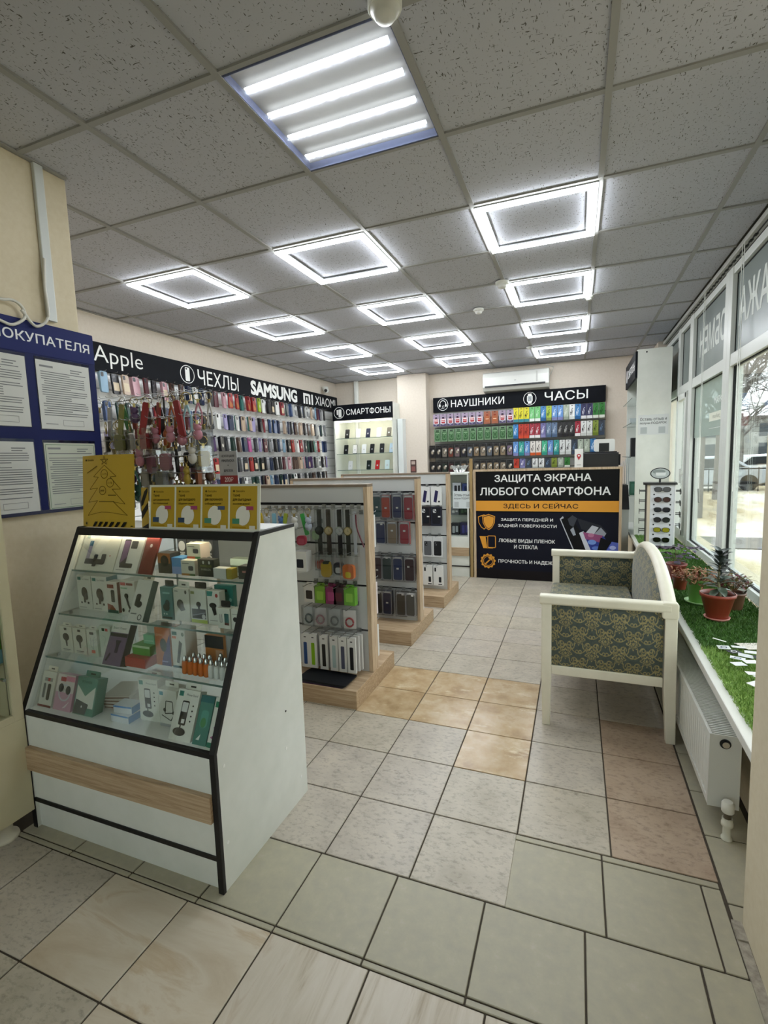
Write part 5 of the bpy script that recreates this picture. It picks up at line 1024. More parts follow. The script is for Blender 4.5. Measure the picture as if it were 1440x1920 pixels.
# cabinet occupies x -1.26..-.742, y -1.1..-.358 ; glass door on its +x face
M_CB = noise_mat('cream_laminate', [(.3, '#cbc2a0'), (.7, '#d3cbab')], 6, 3, .4)
lx, ly0, ly1 = .258, -.45, .345
part('base_panel', MB().box(.022, lx, ly0, ly1, .075, .43), M_CB, cb, bev=.002); part('top_panel', MB().box(.022, lx, ly0, ly1, 1.78, 1.8), M_CB, cb)
part('back_panel', MB().box(.022, .034, ly0, ly1, .43, 1.78), M_CB, cb); part('side_panel', MB().box(.034, lx - .02, ly1 - .018, ly1, .43, 1.78), M_CB, cb); part('side_panel', MB().box(.034, lx - .02, ly0, ly0 + .018, .43, 1.78), M_CB, cb)
dr = part('door_frame', MB().box(lx - .02, lx, ly1 - .035, ly1, .43, 1.78).box(lx - .02, lx, ly0, ly0 + .035, .43, 1.78).box(lx - .02, lx, ly0 + .035, ly1 - .035, .43, .455).box(lx - .02, lx, ly0 + .035, ly1 - .035, 1.75, 1.78), M_CB, cb, bev=.002)
part('door_glass', MB().box(lx - .012, lx - .008, ly0 + .035, ly1 - .035, .455, 1.75), M_GLASS, dr); part('knob', MB().tube([(lx, ly1 - .06, .6), (lx + .018, ly1 - .06, .6)], .006, 10), M_CHROME, dr)
for z in (.64, 1.02): part('glass_shelf', MB().box(.036, lx - .024, ly0 + .02, ly1 - .02, z, z + .006), M_GLASS, cb)
for y in (.27, -.37):
    part('round_foot', MB().lathe([(.042, 0), (.045, .006), (.042, .016), (.026, .026), (.026, .075)], (.2, y - .0, 0), 20), M_CREAM, cb)
part('round_foot', MB().lathe([(.042, 0), (.045, .006), (.042, .016), (.026, .026), (.026, .075)], (.05, .27, 0), 20), M_CREAM, cb)
t = thing('green_gift_box', 'green product box on the shelf inside the cream cabinet', 'box', (-.822, -.436, .646), PI / 2)
part('carton', MB().box(-.06, .06, -.05, .05, 0, .28), pm('#5d9b2e', .4), t); art(t, 'printed_front', [('e', .06, .13, .03, .025, '#e8ebe2'), ('t', 'N', .05, .118, .02, .025, '#26303a', .02), ('rr', .03, .06, .1, .09, .012, '#c9781f'), ('t', '2', .06, .065, .012, .02, '#f2ead8', .02), ('r', 0, 0, .12, .05, '#7fb0bd')], (-.06, -.05, 0), (1, 0, 0), UP)
nb = thing('notice_board', 'blue customer notice board УГОЛОК ПОКУПАТЕЛЯ with clipped papers', 'notice board', (-1.0, -.03, 1.137))
part('board', MB().box(0, .012, -.47, .287, 0, .793), pm('#141d52', .55), nb, bev=.002); part('header', MB().box(.012, .0135, -.47, .287, .66, .79), pm('#18225e', .55), nb)
part('bottom_edge', MB().box(.012, .016, -.47, .287, -.002, .012), pm('#151a40', .4), nb)
art(nb, 'header_lettering', [('t', 'УГОЛОК ПОКУПАТЕЛЯ', .045, .705, .69, .04, '#e6e8ec', .012)], (.0135, -.47, 0), (0, 1, 0), UP)
PAP = [(.205, .012, .235, .298, 'lt'), (.482, .01, .235, .298, 'rb'), (.205, .36, .235, .295, 'lt2'), (.482, .355, .24, .298, 'rt'), (-.02 + .0, .012, .2, .298, 'x'), (-.02, .36, .2, .295, 'y')]
pr_ = random.Random(5)
for k, (u0, z0, w_, h_, kd) in enumerate(PAP):
    y0_ = u0 - .47
    pk_ = part('plastic_pocket', MB().box(.012, .0128, y0_ - .004, y0_ + w_ + .004, z0 - .004, z0 + h_), M_BAG, nb)
    pp = part('paper_sheet', MB().box(.0128, .0138, y0_, y0_ + w_, z0, z0 + h_ - .012), pm('#d0d2cf' if kd != 'rb' else '#bfc4b8', .55), nb)
    sh = []
    if kd == 'rb': sh += [('l', [(.006, .006), (w_ - .006, .006), (w_ - .006, h_ - .02), (.006, h_ - .02), (.006, .006)], .003, '#7d927d')]
    z = h_ - .06
    sh += [('r', w_ * .62, h_ - .04, w_ * .85, h_ - .036, '#7a7d80'), ('r', w_ * .62, h_ - .05, w_ * .8, h_ - .046, '#7a7d80'), ('r', w_ * .06, h_ - .04, w_ * .3, h_ - .032, '#85878a')]
    while z > .05:
        x0 = w_ * pr_.choice([.07, .07, .12]); x1 = w_ * pr_.choice([.9, .92, .88, .6])
        if pr_.random() > .12: sh.append(('r', x0, z, x1, z + .0032, '#76797d'))
        z -= .0095
    sh += [('l', [(w_ * .4, .016), (w_ * .8, .016), (w_ * .8, .04), (w_ * .4, .04), (w_ * .4, .016)], .0015, '#8a8d90'), ('r', w_ * .08, .02, w_ * .3, .023, '#8a8d90')]
    art(pp, 'typed_lines', sh, (.0138, y0_, z0), (0, 1, 0), UP, eps=.00003, lift=.0003, rough=.6)
t = thing('cable_channel', 'white vertical cable channel on the near left wall', 'cable channel', (-1.0, .075, 1.95))
part('channel', MB().rbox(0, .018, -.02, .02, 0, .628, .004, 'z', 2), pm('#cfd4d4', .4), t)
t = thing('loose_cable', 'loose grey-white cable looping above the notice board', 'cable', (-1.0, -.1, 1.9))
lp = [(.012, -.2, .1)]
for k in range(10):
    a = math.radians(100 - 26 * k); lp.append((.02, -.06 + .075 * math.cos(a), .075 + .04 * math.sin(a)))
lp2 = [(.02, -.1, .075), (.022, -.03, .083), (.024, .01, .09), (.026, .038, .078), (.026, .052, .05), (.026, .043, .023), (.024, 0, -.006), (.02, -.04, .001), (.02, -.1, .02)]
lp3 = [(.026, .04, .06), (.026, .057, .041), (.026, .068, .025), (.026, .092, .009), (.026, .124, .025), (.026, .148, .06), (.024, .151, .115), (.022, .149, .18), (.02, .16, .3)]
def smooth(p, k=5):
    out = []
    P = [Vector(q) for q in p]
    for i in range(len(P) - 1):
        p0, p1, p2, p3 = P[max(i - 1, 0)], P[i], P[i + 1], P[min(i + 2, len(P) - 1)]
        for s in range(k):
            u = s / k; out.append(.5 * ((2 * p1) + (-p0 + p2) * u + (2 * p0 - 5 * p1 + 4 * p2 - p3) * u * u + (-p0 + 3 * p1 - 3 * p2 + p3) * u ** 3))
    return out + [P[-1]]
part('cable_loop', MB().tube(smooth(lp2), .006, 8), pm('#d3d2cb', .45), t); part('cable_tail', MB().tube(smooth(lp3), .006, 8), pm('#d3d2cb', .45), t)

# ================================================================== KEY RING RACK
rk = thing('keyring_rack', 'black wire rack carrying bunches of key rings behind the showcase', 'rack', (-.86, .5, 0))
part('pole', MB().tube([(.0, .03, .02), (.0, .03, 1.67)], .005, 8), M_BLACK, rk); part('base', MB().lathe([(.17, 0), (.17, .012), (.02, .03)], n=24), M_BLACK, rk)
tiers = [1.665, 1.555, 1.455, 1.365, 1.285]
for z in tiers: part('tier_bar', MB().tube([(-.30, 0, z), (.34, 0, z)], .003, 6), M_BLACK, rk)
kr = random.Random(17)
KC = [('red', '#861c1c'), ('green', '#256e2f'), ('olive', '#77793a'), ('black', '#17171a'), ('pink', '#a8707e'), ('pale blue', '#86a7b0'), ('silver', '#94979b'), ('brown', '#4b3226'), ('yellow', '#a08a30'), ('purple', '#523a5e'), ('teal', '#35685f'), ('white', '#b9b6b0'), ('mauve', '#86708a'), ('orange', '#9c5026')]
def keyring(label, loc, col, kind, rz, sc=1.0):
    t = thing('key_ring', label, 'key ring', loc, rz, 'key rings hanging on the wire rack'); t.scale = (sc,) * 3
    rg = MB(); rg.tube([(.017 * math.cos(2 * PI * i / 14), 0, -.018 + .017 * math.sin(2 * PI * i / 14)) for i in range(15)], .0019, 5); part('ring', rg, pm('#b3a36a', .25, .9) if kind != 'strap' else M_CHROME, t)
    part('clasp', MB().rbox(-.005, .005, -.003, .003, -.05, -.03, .002, 'y', 2), pm('#a3935d', .3, .8), t)
    if kind == 'strap': part('rubber_strap', MB().rbox(-.012, .012, -.0035, .0035, -.155, -.03, .006, 'y', 3), pm(col, .4), t, (0, 0, 0), (0, kr.uniform(-.25, .25), 0))
    elif kind == 'figure':
        part('figure_body', MB().ball((0, 0, -.1), .024, 10, 7, 0, (1, .6, 1.1)), pm(col, .35), t); part('figure_head', MB().ball((0, 0, -.066), .02, 10, 7, 0, (1, .7, .9)).ball((-.014, 0, -.05), .007, 6, 4).ball((.014, 0, -.05), .007, 6, 4), pm(col, .35), t)
    elif kind == 'bag':
        part('charm', MB().rbox(-.022, .022, -.008, .008, -.125, -.06, .012, 'y', 3), pm(col, .4), t); part('clear_bag', MB().rbox(-.032, .032, -.012, .012, -.15, -.04, .006, 'y', 2), M_BAG, t)
    else:
        tb = MB(); tb.tube([(0, 0, -.045), (-.014, 0, -.09), (-.012, 0, -.135), (0, 0, -.148), (.012, 0, -.135), (.014, 0, -.09), (.002, 0, -.045)], .004, 6); part('loop_strap', tb, pm(col, .4), t)
n = 0
TN = ['top', 'second', 'third', 'fourth', 'lowest']
for ti, z in enumerate(tiers):
    m = 16
    for i_ in range(m):
        x = -1.17 + .66 * (i_ + .5) / m; i = (i_ * 15) // 16
        if ti == 0: seq = ['strap', 'strap', 'strap', 'strap', 'figure', 'bag', 'strap', 'strap', 'strap', 'loop', 'bag', 'strap', 'loop', 'loop', 'loop'][i]; cseq = ['silver', 'green', 'red', 'olive', 'purple', 'brown', 'black', 'red', 'red', 'orange', 'red', 'red', 'pale blue', 'pink', 'white'][i]
        elif ti in (1, 2): seq = kr.choice(['figure', 'bag', 'bag', 'loop', 'figure']); cseq = ['black', 'black', 'olive', 'white', 'yellow', 'brown', 'red', 'pink', 'orange', 'brown', 'pink', 'pink', 'silver', 'silver', 'pink'][(i + 5 * (ti - 1)) % 15]
        else: seq = ['bag', 'bag', 'figure', 'strap', 'loop', 'bag', 'figure', 'bag', 'bag', 'figure', 'figure', 'figure', 'figure', 'bag', 'figure'][i]; cseq = ['black', 'black', 'purple', 'mauve', 'teal', 'white', 'teal', 'silver', 'silver', 'brown', 'pink', 'purple', 'yellow', 'orange', 'brown'][(i + 4 * (ti - 3)) % 15]
        hexc = dict(KC)[cseq]
        nm = {'strap': 'rubber strap', 'figure': 'figure', 'bag': 'bagged', 'loop': 'loop strap'}[seq]
        keyring('%s %s key ring, %s from left on the %s tier of the rack' % (cseq, nm, ordn(i_ + 1), TN[ti]), (x, .5 - (.02 + .09 * (3 - (i_ + ti) % 4) / 3), z - .0005), hexc, seq, kr.uniform(-.6, .6), kr.uniform(.9, 1.2) if seq == 'figure' else kr.uniform(1.1, 1.4))
        part('arm', MB().tube([(x + .86, 0, z - .0), (x + .86, -.13, z), (x + .86, -.135, z + .006)], .0014, 5), M_METAL, rk)

# ================================================================== ISLAND GONDOLAS
islands = []
IN = ['nearest', 'middle', 'farthest']
for k, yc in enumerate((1.09, 2.02, 2.945)):
    g = thing('display_island', '%s freestanding oak-framed slat display island on a plinth' % IN[k], 'display stand', (-.51, yc, 0), group='oak display islands')
    x0, x1 = -.545, .545
    part('plinth', MB().box(x0, x1, -.29, .29, 0, .1), M_OAK, g, bev=.0015)
    part('end_board', MB().box(x1 - .03, x1 - .006, -.042, .042, .1, 1.17), M_OAKV, g, bev=.0015); part('end_board', MB().box(x0 + .006, x0 + .03, -.042, .042, .1, 1.17), M_OAKV, g, bev=.0015)
    part('top_board', MB().box(x0 + .006, x1 - .006, -.042, .042, 1.17, 1.186), wood_mat('grey_oak', [(.3, '#6d5f50'), (.7, '#8a7a68')], (.6, 6, 14)) if k == 0 else bpy.data.materials['grey_oak'], g, bev=.0015)
    part('core', MB().box(x0 + .03, x1 - .03, -.02, .02, .1, 1.17), pm('#26272a', .6), g)
    for a, b in ((.1, .338), (.35, .6), (.612, .84), (.852, 1.066), (1.082, 1.17)):
        for s in (-1, 1): part('slat', MB().box(x0 + .03, x1 - .03, min(s * .036, s * .02), max(s * .036, s * .02), a, b), pm('#c6c8c7', .38), g)
    islands.append(g)
hk3 = MB().tube([(0, 0, 0), (0, -.15, 0), (0, -.156, .006)], .002, 5).box(-.012, .012, -.006, .002, -.012, .012).mesh('peg_hook', M_METAL)
def ihook(k, x, z, side=-1):
    yc = (1.09, 2.02, 2.945)[k]
    o = obj('peg_hook', hk3, islands[k], (x + .51, side * .036, z)); o.rotation_euler = (0, 0, 0 if side < 0 else PI)
def island_item(k, label, x, zt, w_, h_, d_, body, shapes, dep=.06, bag=False, group=None, rz=0.0, name='phone_case_package', cat='package', side=-1, tab=None):
    yc = (1.09, 2.02, 2.945)[k]; y = yc - .036 - dep - d_ if side < 0 else yc + .036 + dep + d_
    ihook(k, x, zt + .008, side)
    t = package(name, label, cat, (x, y, zt - h_), w_, h_, d_, body, shapes, rz + (0 if side < 0 else PI), 0, group or 'goods hanging on the display islands', tab)
    if bag: part('clear_bag', MB().box(-w_ / 2 - .006, w_ / 2 + .006, -.003, d_ + .003, -.008, h_ + .02), M_BAG, t)
    return t
def casefront(c, w_, h_, tagp): return [('r', .001, .001, w_ - .001, h_ - .001, '#9a9ca0'), ('rr', .006, .005, w_ - .006, h_ - .016, .012, c), ('r', .012, h_ - .011, w_ - .012, h_ - .004, '#d3d5d6')] + [('r', w_ * tagp[0] - .009, h_ * tagp[1] - .006, w_ * tagp[0] + .009, h_ * tagp[1] + .006, '#dcdcd8')]
M2 = [('grey', -.345, 1.06, '#7d7d80', .16, '#94969a'), ('dark teal', -.275, 1.06, '#23363a', .17, '#1d4a4c'), ('orange red', -.205, 1.055, '#a8351c', .17, '#b3401f'), ('navy', -.115, 1.06, '#1c2348', .175, '#1c2450'), ('red', -.028, 1.055, '#8c2330', .18, '#97242f')]
for n_, (cn, x, zt, b_, h_, c2) in enumerate(M2): island_item(1, '%s phone case package in the top row of the middle island' % cn, x, zt, .076, h_, .03, b_, casefront(c2, .076, h_, (.5, .45)), .03, True)
for cn, x, b_ in (('navy', -.235, '#1d2a55'), ('tan', -.145, '#8c7a62'), ('red', -.05, '#9c2533')): island_item(1, '%s phone case package in the second row of the middle island' % cn, x, .865, .078, .165, .025, b_, casefront(b_, .078, .165, (.6 if cn == 'navy' else .5, .88 if cn == 'navy' else .6)), .075, True)
for cn, x, b_, tp in (('maroon', -.285, '#38191f', (.5, .4)), ('dark green', -.205, '#1c3430', None), ('navy', -.12, '#1c2c58', (.5, .5)), ('dark maroon', -.028, '#361a1f', (.4, .6))):
    island_item(1, '%s phone case package in the third row of the middle island' % cn, x, .6, .08, .18, .03, b_, casefront(b_, .08, .18, tp) if tp else casefront(b_, .08, .18, (.5, .93)), .04, True)
for cn, x, b_, tp in (('black', -.285, '#17181b', (.6, .9)), ('deep blue', -.21, '#1a2346', (.5, .5)), ('brown grey', -.1, '#4a463f', (.7, .9)), ('dark grey', -.025, '#4b4944', (.7, .88))):
    island_item(1, '%s phone case package in the lowest row of the middle island' % cn, x, .335, .076, .18, .035, b_, casefront(b_, .076, .18, tp), .04, cn != 'dark grey')
for n_, x in enumerate((-.265, -.172, -.068)): island_item(2, 'white box with navy phone picture, %s from left, top row of farthest island' % ordn(n_ + 1), x, 1.06, .092, .165, .03, '#dfe0df', [('p', [(.022, .03), (.05, .022), (.068, .125), (.04, .135)], '#2a2750'), ('e', .03, .038, .0, .0, '#222'+'222'), ('r', .065, .025, .082, .04, '#2b2b30')], .05)
for n_, (cn, x, b_) in enumerate((('maroon black', -.172, '#231a1f'), ('navy black', -.068, '#15182b'))): island_item(2, '%s armoured phone case box in the second row of farthest island' % cn, x, .88, .098, .175, .03, b_, [('rr', .012, .02, .086, .165, .012, '#1b1c22'), ('rr', .02, .12, .05, .155, .008, '#cfd2d4'), ('e', .03, .145, .006, .007, '#22242a'), ('e', .042, .132, .006, .007, '#22242a'), ('r', .066, .08, .088, .092, '#dcdcd8')], .055)
for n_, (cn, x, b_) in enumerate((('black-edged white', -.255, '#35363a'), ('grey', -.155, '#5c5e62'), ('black', -.062, '#202124'))): island_item(2, '%s phone case card in the third row of farthest island' % cn, x, .605, .09, .185, .02, '#c9cbcc', [('rr', .01, .012, .08, .145, .01, b_), ('rr', .016, .1, .042, .138, .006, '#2c2d31'), ('e', .024, .128, .004, .005, '#77797c'), ('e', .034, .112, .004, .005, '#77797c')], .06)
for n_, x in enumerate((-.25, -.16, -.062)): island_item(2, 'white phone glass box, %s from left, lowest row of farthest island' % ordn(n_ + 1), x, .338, .088, .185, .025, '#dcdddb', [('r', .01, .13, .026, .165, '#2b2c30'), ('rr', .05, .03, .074, .08, .004, '#26272b'), ('r', .045, .008, .08, .016, '#1d1e21'), ('t', 'GLASS', .01, .168, .03, .006, '#77797b')], .055)
# back faces
for k in (0, 1, 2):
    for n_, (zt, cn, b_) in enumerate(((1.0, 'white', '#dcdedd'), (.6, 'pinkish white', '#d3c9c9'), (.34, 'pale', '#dfe1e0'))):
        island_item(k, '%s package on the rear face of the %s island, %s level from top' % (cn, IN[k], ordn(n_ + 1)), -.02, zt, .07, .19, .03, b_, None, .03, side=1)
# nearest island goods
GN = 'goods hanging on the nearest island'
wt = [(-.245, 'black slim', '#1c1a18', 0), (-.187, 'brown and gold', '#3a2e26', 1), (-.118, 'black with silver dial', '#141416', 2), (-.067, 'black with gold dial', '#17130e', 1)]
for x, cn, c, dial in wt:
    t = thing('wrist_watch', '%s wrist watch hanging in a clear sleeve on the nearest island' % cn, 'watch', (x, .985, .80), kr.uniform(-.15, .15), GN); ihook(0, x, 1.06)
    b = MB(); b.add([(-.009, 0, .25), (.009, 0, .25), (.011, .003, .15), (-.011, .003, .15)], [(0, 1, 2, 3)]); b.rbox(-.013, .013, 0, .004, .145, .25, .004, 'y', 2); b.rbox(-.013, .013, 0, .004, -.01, .115, .004, 'y', 2); part('strap', b, pm(c, .45), t)
    part('watch_case', MB().tube([(0, -.006, .13), (0, .004, .13)], .025, 18), pm('#b59a56' if dial == 1 else ('#b9bcbf' if dial == 2 else '#1d1c1b'), .25, .8), t)
    art(t, 'dial', [('e', 0, .13, .02, .02, {0: '#23211f', 1: '#d8c9a0', 2: '#c9cdd0'}[dial]), ('l', [(0, .13), (0, .142)], .0015, '#151515'), ('l', [(0, .13), (.008, .126)], .0015, '#151515')], (0, -.0062, 0), (1, 0, 0), UP)
    part('clear_sleeve', MB().box(-.026, .026, -.009, .007, -.02, .262), M_BAG, t)
t = thing('wrist_watch', 'pale transparent bracelet sleeve beside the gold watch on nearest island', 'watch', (-.025, .985, .8), 0, GN); ihook(0, -.025, 1.06)
part('strap', MB().rbox(-.009, .009, 0, .003, 0, .24, .004, 'y', 2), pm('#d5d8e0', .3), t); part('clear_sleeve', MB().box(-.022, .022, -.006, .008, -.01, .255), M_BAG, t)
t = thing('wrist_strap', 'thin dark red strap hanging at the post of the nearest island', 'strap', (.0, .975, .845), 0, GN)
part('strap', MB().tube(smooth([(-.012, 0, .18), (-.008, 0, .11), (.012, 0, .05), (.032, 0, 0)]), .004, 6), pm('#5d1f2c', .4), t); ihook(0, -.012, 1.03)
for n_, (x, cn, c) in enumerate(((-.62, 'yellow', '#c9b02a'), (-.57, 'silver', '#b5bac0'), (-.52, 'light blue', '#7fb5cf'), (-.475, 'blue', '#3f66a0'), (-.43, 'yellow green', '#a3b545'), (-.385, 'white and black', '#d3d4d2'), (-.34, 'green', '#2f9a45'), (-.295, 'pale patterned', '#a9b3c6'))):
    keyring('%s key ring, %s from left on the top row of the nearest island' % (cn, ordn(n_ + 1)), (x, .95, 1.058), c, 'strap' if n_ % 2 == 0 else 'figure', kr.uniform(-.4, .4)); ihook(0, x, 1.05)
def pouch(lab, x, zt, c, c2, kind, dep=.06, w_=.07, h_=.1):
    t = thing('earbud_case', lab, 'earbud case', (x, 1.057 - dep - .03, zt - h_), kr.uniform(-.2, .2), GN); ihook(0, x, zt + .006)
    if kind == 'round': part('soft_case', MB().rbox(-w_ * .36, w_ * .36, .003, .025, .005, h_ * .6, .018, 'y', 4), pm(c, .35), t); art(t, 'case_print', [('rr', -.018, .012, .018, .045, .01, c2)], (0, .003, 0), (1, 0, 0), UP)
    elif kind == 'pine':
        part('soft_case', MB().rbox(-w_ * .36, w_ * .36, .003, .027, .002, h_ * .66, .02, 'y', 4), pm(c, .4), t); lv = MB()
        for a in (-.9, -.45, 0, .45, .9): lv.add([(-.008 + .016 * a, .001, h_ * .62), (.008 + .016 * a, .001, h_ * .62), (.03 * a, .001, h_ * (.86 - .1 * abs(a)) - .02)], [(0, 1, 2)])
        lv.rbox(-.018, .018, 0, .02, h_ * .58, h_ * .7, .005, 'y', 2); part('leaf_crown', lv, pm('#26301f', .5), t)
    elif kind == 'ring':
        rg = MB().tube([(.022 * math.cos(2 * PI * i / 16), .006, h_ * .36 + .024 * math.sin(2 * PI * i / 16)) for i in range(17)], .005, 6); part('silicone_ring', rg, pm(c, .4), t); part('card', MB().box(-w_ * .42, w_ * .42, .012, .0135, .004, h_ * .95), pm(c2, .5), t)
    part('clear_bag', MB().box(-w_ / 2, w_ / 2, -.002, .03, 0, h_), M_BAG, t)
pouch('pink round earbud case in a bag on the nearest island', -.335, .945, '#c92f52', '#d85a74', 'round', .1, .075, .1)
pouch('pale green round earbud case on the nearest island', -.27, .97, '#a9c99a', '#bcd8b0', 'round', .05, .06, .1)
package('headset_box', 'white boxed black earbuds beside the showcase on the nearest island', 'box', (-.345, .93, .70), .075, .115, .06, '#d5d6d2', [('rr', .012, .02, .055, .07, .005, '#22252c')], 0, 0, GN)
pouch('red earbud case in a bag on the nearest island', -.25, .8, '#a8352a', '#c06a5a', 'round', .05, .055, .1)
pouch('yellow pineapple earbud case in a bag on the nearest island', -.195, .8, '#c9a51c', '#26301f', 'pine', .08, .085, .13)
pouch('black and white penguin earbud case in a bag on nearest island', -.128, .8, '#25262b', '#dfe0e0', 'round', .06, .08, .12)
pouch('orange smiling earbud case in a bag on the nearest island', -.055, .805, '#d5702c', '#d9c63a', 'round', .09, .1, .14)
for n_, (x, cn, c, c2) in enumerate(((-.32, 'white and brown', '#c9c6bf', '#3b3530'), (-.25, 'lime green', '#6f9a2a', '#8fb84a'), (-.18, 'magenta', '#7d2450', '#a04a74'), (-.13, 'dark maroon', '#33161d', '#5c3038'), (-.065, 'green', '#5f9a2c', '#86b84e'))):
    island_item(0, '%s accessory box in the third row of the nearest island' % cn, x, .612, .066, .1, .04, c, [('rr', .012, .02, .054, .07, .006, c2)], .05, group=GN, tab=(.015, c), name='accessory_box')
for n_, (x, cn, c, c2) in enumerate(((-.32, 'grey', '#4f5f5c', '#bfc3c2'), (-.245, 'pink', '#b3848c', '#c9c6c6'), (-.155, 'silver grey', '#7d8180', '#b9bdbd'), (-.06, 'red', '#b02a32', '#dedcd8'))):
    pouch('%s silicone ring in a clear bag, lower row of the nearest island' % cn, x, .495, c, c2, 'ring', .085, .085, .115)
for n_, (x, cn, c) in enumerate(((-.345, 'blue', '#2f4a7a'), (-.295, 'lime', '#7fae1f'), (-.225, 'black', '#2c2a27'), (-.16, 'pale teal', '#9fb3b3'), (-.105, 'slate', '#4d4f62'), (-.05, 'black twin', '#1d1c1e'))):
    for m_ in range(3):
        lab = '%s watch strap in a white box, %s of its hook on nearest island' % (cn, ('front', 'middle', 'back')[m_])
        if m_ == 0: island_item(0, lab, x, .338, .05, .205, .014, '#cfcfcc', [('rr', .014, .018, .036, .15, .005, c), ('r', .018, .178, .032, .184, '#3b3b3b')], .105, group=GN, name='strap_box', cat='box', rz=.04)
        else: package('strap_box', lab, 'box', (x + .006 * m_, 1.057 - .105 - .014 + .03 * m_, .338 - .205), .05, .205, .014, '#cbcbc8', [('r', .01, .02, .04, .18, '#bdbdba')], .04, 0, GN)
for n_ in range(3):
    m = MB().rbox(-.15, .15, -.075, .075, 0, .006, .012, 'z', 4); o = part('mouse_mat', m, pm(('#3a2440', '#20242c', '#14161b')[n_], .5), None, (-.2 + .01 * n_, .885 + .0, .1 + .0062 * n_), (0, 0, -.02 * n_))
    tag(o, '%s dark rounded mouse mat of the pile on the nearest plinth' % ('lowest', 'middle', 'topmost')[n_], 'mouse mat', 'pile of mouse mats')
t = thing('price_sign', 'grey price sign 200 roubles for pass cases on nearest island', 'sign', (-.93, 1.085, 1.186))
hb = part('panel', MB().rbox(-.068, .068, 0, .004, .0, .215, .01, 'y', 3), pm('#9c9fa2', .45), t); part('foot', MB().box(-.06, .06, -.02, .03, 0, .004), pm('#b9bcbd', .4), t)
art(hb, 'sign_print', [('r', 0, .01, .136, .062, '#8a3436'), ('t', '200₽', .035, .022, .066, .03, '#e3cfcd', .01), ('t', 'ЧЕХОЛ ДЛЯ', .018, .175, .1, .016, '#3c3d42', .012), ('t', 'ПРОПУСКА', .02, .147, .096, .016, '#3c3d42', .012), ('t', '+', .063, .122, .01, .01, '#3c3d42'), ('t', 'БРЕЛОК', .035, .085, .07, .016, '#3c3d42', .012)], (-.068, 0, 0), (1, 0, 0), UP)

# ================================================================== BENCH
def boxuv(o):
    me = o.data; uv = me.uv_layers.new(name='fabric')
    for p in me.polygons:
        n = p.normal; a = max(range(3), key=lambda i: abs(n[i]))
        for li in p.loop_indices:
            c = me.vertices[me.loops[li].vertex_index].co
            uv.data[li].uv = ((c.y, c.z), (c.x, c.z), (c.y, c.x))[a] if a != 0 else (c.y, c.z)
    return o
bn = thing('settee', 'cream wooden two-seat bench with green damask upholstery by the window', 'bench', (1.24, 1.572, 0))
YB = .619
def leg(x0, x1, y0, y1, ztop, dx=0):
    b = MB(); vs = []
    for z, k, off in ((0, .78, dx), (.26, 1, dx * .15), (ztop, 1, 0)):
        cx, cy, hx, hy = (x0 + x1) / 2 + off, (y0 + y1) / 2, (x1 - x0) / 2 * k, (y1 - y0) / 2 * k
        vs += [(cx - hx, cy - hy, z), (cx + hx, cy - hy, z), (cx + hx, cy + hy, z), (cx - hx, cy + hy, z)]
    fs = [(3, 2, 1, 0), (8, 9, 10, 11)]
    for r in range(2):
        for i in range(4): fs.append((r * 4 + i, r * 4 + (i + 1) % 4, r * 4 + 4 + (i + 1) % 4, r * 4 + 4 + i))
    return b.add(vs, fs)
for s in (-1, 1):
    y0, y1 = (s * YB, s * (YB - .046)) if s < 0 else (s * (YB - .046), s * YB)
    part('leg', leg(-.282, -.236, y0, y1, .612), M_CREAM, bn, bev=.004); part('leg', leg(.238, .288, y0, y1, .612, .012), M_CREAM, bn, bev=.004)
    part('arm_rail', MB().rbox(-.29, .262, y0 - .004, y1 + .004, .606, .652, .012, 'x', 4), M_CREAM, bn, bev=.003)
    part('side_rail', MB().box(-.236, .238, y0 + .006, y1 - .006, .262, .306), M_CREAM, bn, bev=.004)
    ap = MB(); NX, NZ = 8, 6
    for sd in (-1, 1):
        vs = []; base = (y0 + .014 if sd < 0 else y1 - .014)
        for i in range(NX + 1):
            for j in range(NZ + 1):
                u, v = i / NX, j / NZ; bl = .014 * (1 - (2 * u - 1) ** 6) * (1 - (2 * v - 1) ** 6)
                vs.append((-.236 + .472 * u, base + sd * bl, .306 + .3 * v))
        ap.add(vs, [(i * (NZ + 1) + j, (i + 1) * (NZ + 1) + j, (i + 1) * (NZ + 1) + j + 1, i * (NZ + 1) + j + 1) for i in range(NX) for j in range(NZ)], 0, True)
    boxuv(part('arm_upholstery', ap, M_DAMASK, bn))
part('front_rail', MB().box(-.276, -.244, -YB + .046, YB - .046, .262, .312), M_CREAM, bn, bev=.004); part('rear_rail', MB().box(.25, .28, -YB + .046, YB - .046, .262, .312), M_CREAM, bn, bev=.004)
boxuv(part('seat_cushion', MB().box(-.285, .2, -YB + .052, YB - .052, .312, .425), M_DAMASK, bn, bev=.03, seg=4))
def crest(y): return .628 + .15 * (1 - abs(y / .6) ** 2.4) if abs(y) < .6 else .628
NY = 24; vs = []; cr_ = MB()
ring_ = []
path = [(-.6 + 1.2 * i / NY) for i in range(NY + 1)]
for y in path:
    z = crest(y)
    for k in range(10):
        a = 2 * PI * k / 10; vs.append((.258 + .03 * math.cos(a), y, z + .024 * math.sin(a)))
cr_.add(vs, [(i * 10 + k, i * 10 + (k + 1) % 10, (i + 1) * 10 + (k + 1) % 10, (i + 1) * 10 + k) for i in range(NY) for k in range(10)], 0, True)
cr_.add(vs[:10], [tuple(range(10))]); cr_.add(vs[-10:], [tuple(range(10))])
part('crest_rail', cr_, M_CREAM, bn)
for s in (-1, 1): part('crest_corner', MB().rbox(.225, .292, s * .6 - .022, s * .6 + .022, .58, .655, .014, 'y', 4), M_CREAM, bn, bev=.006)
bk = MB(); NZ = 8
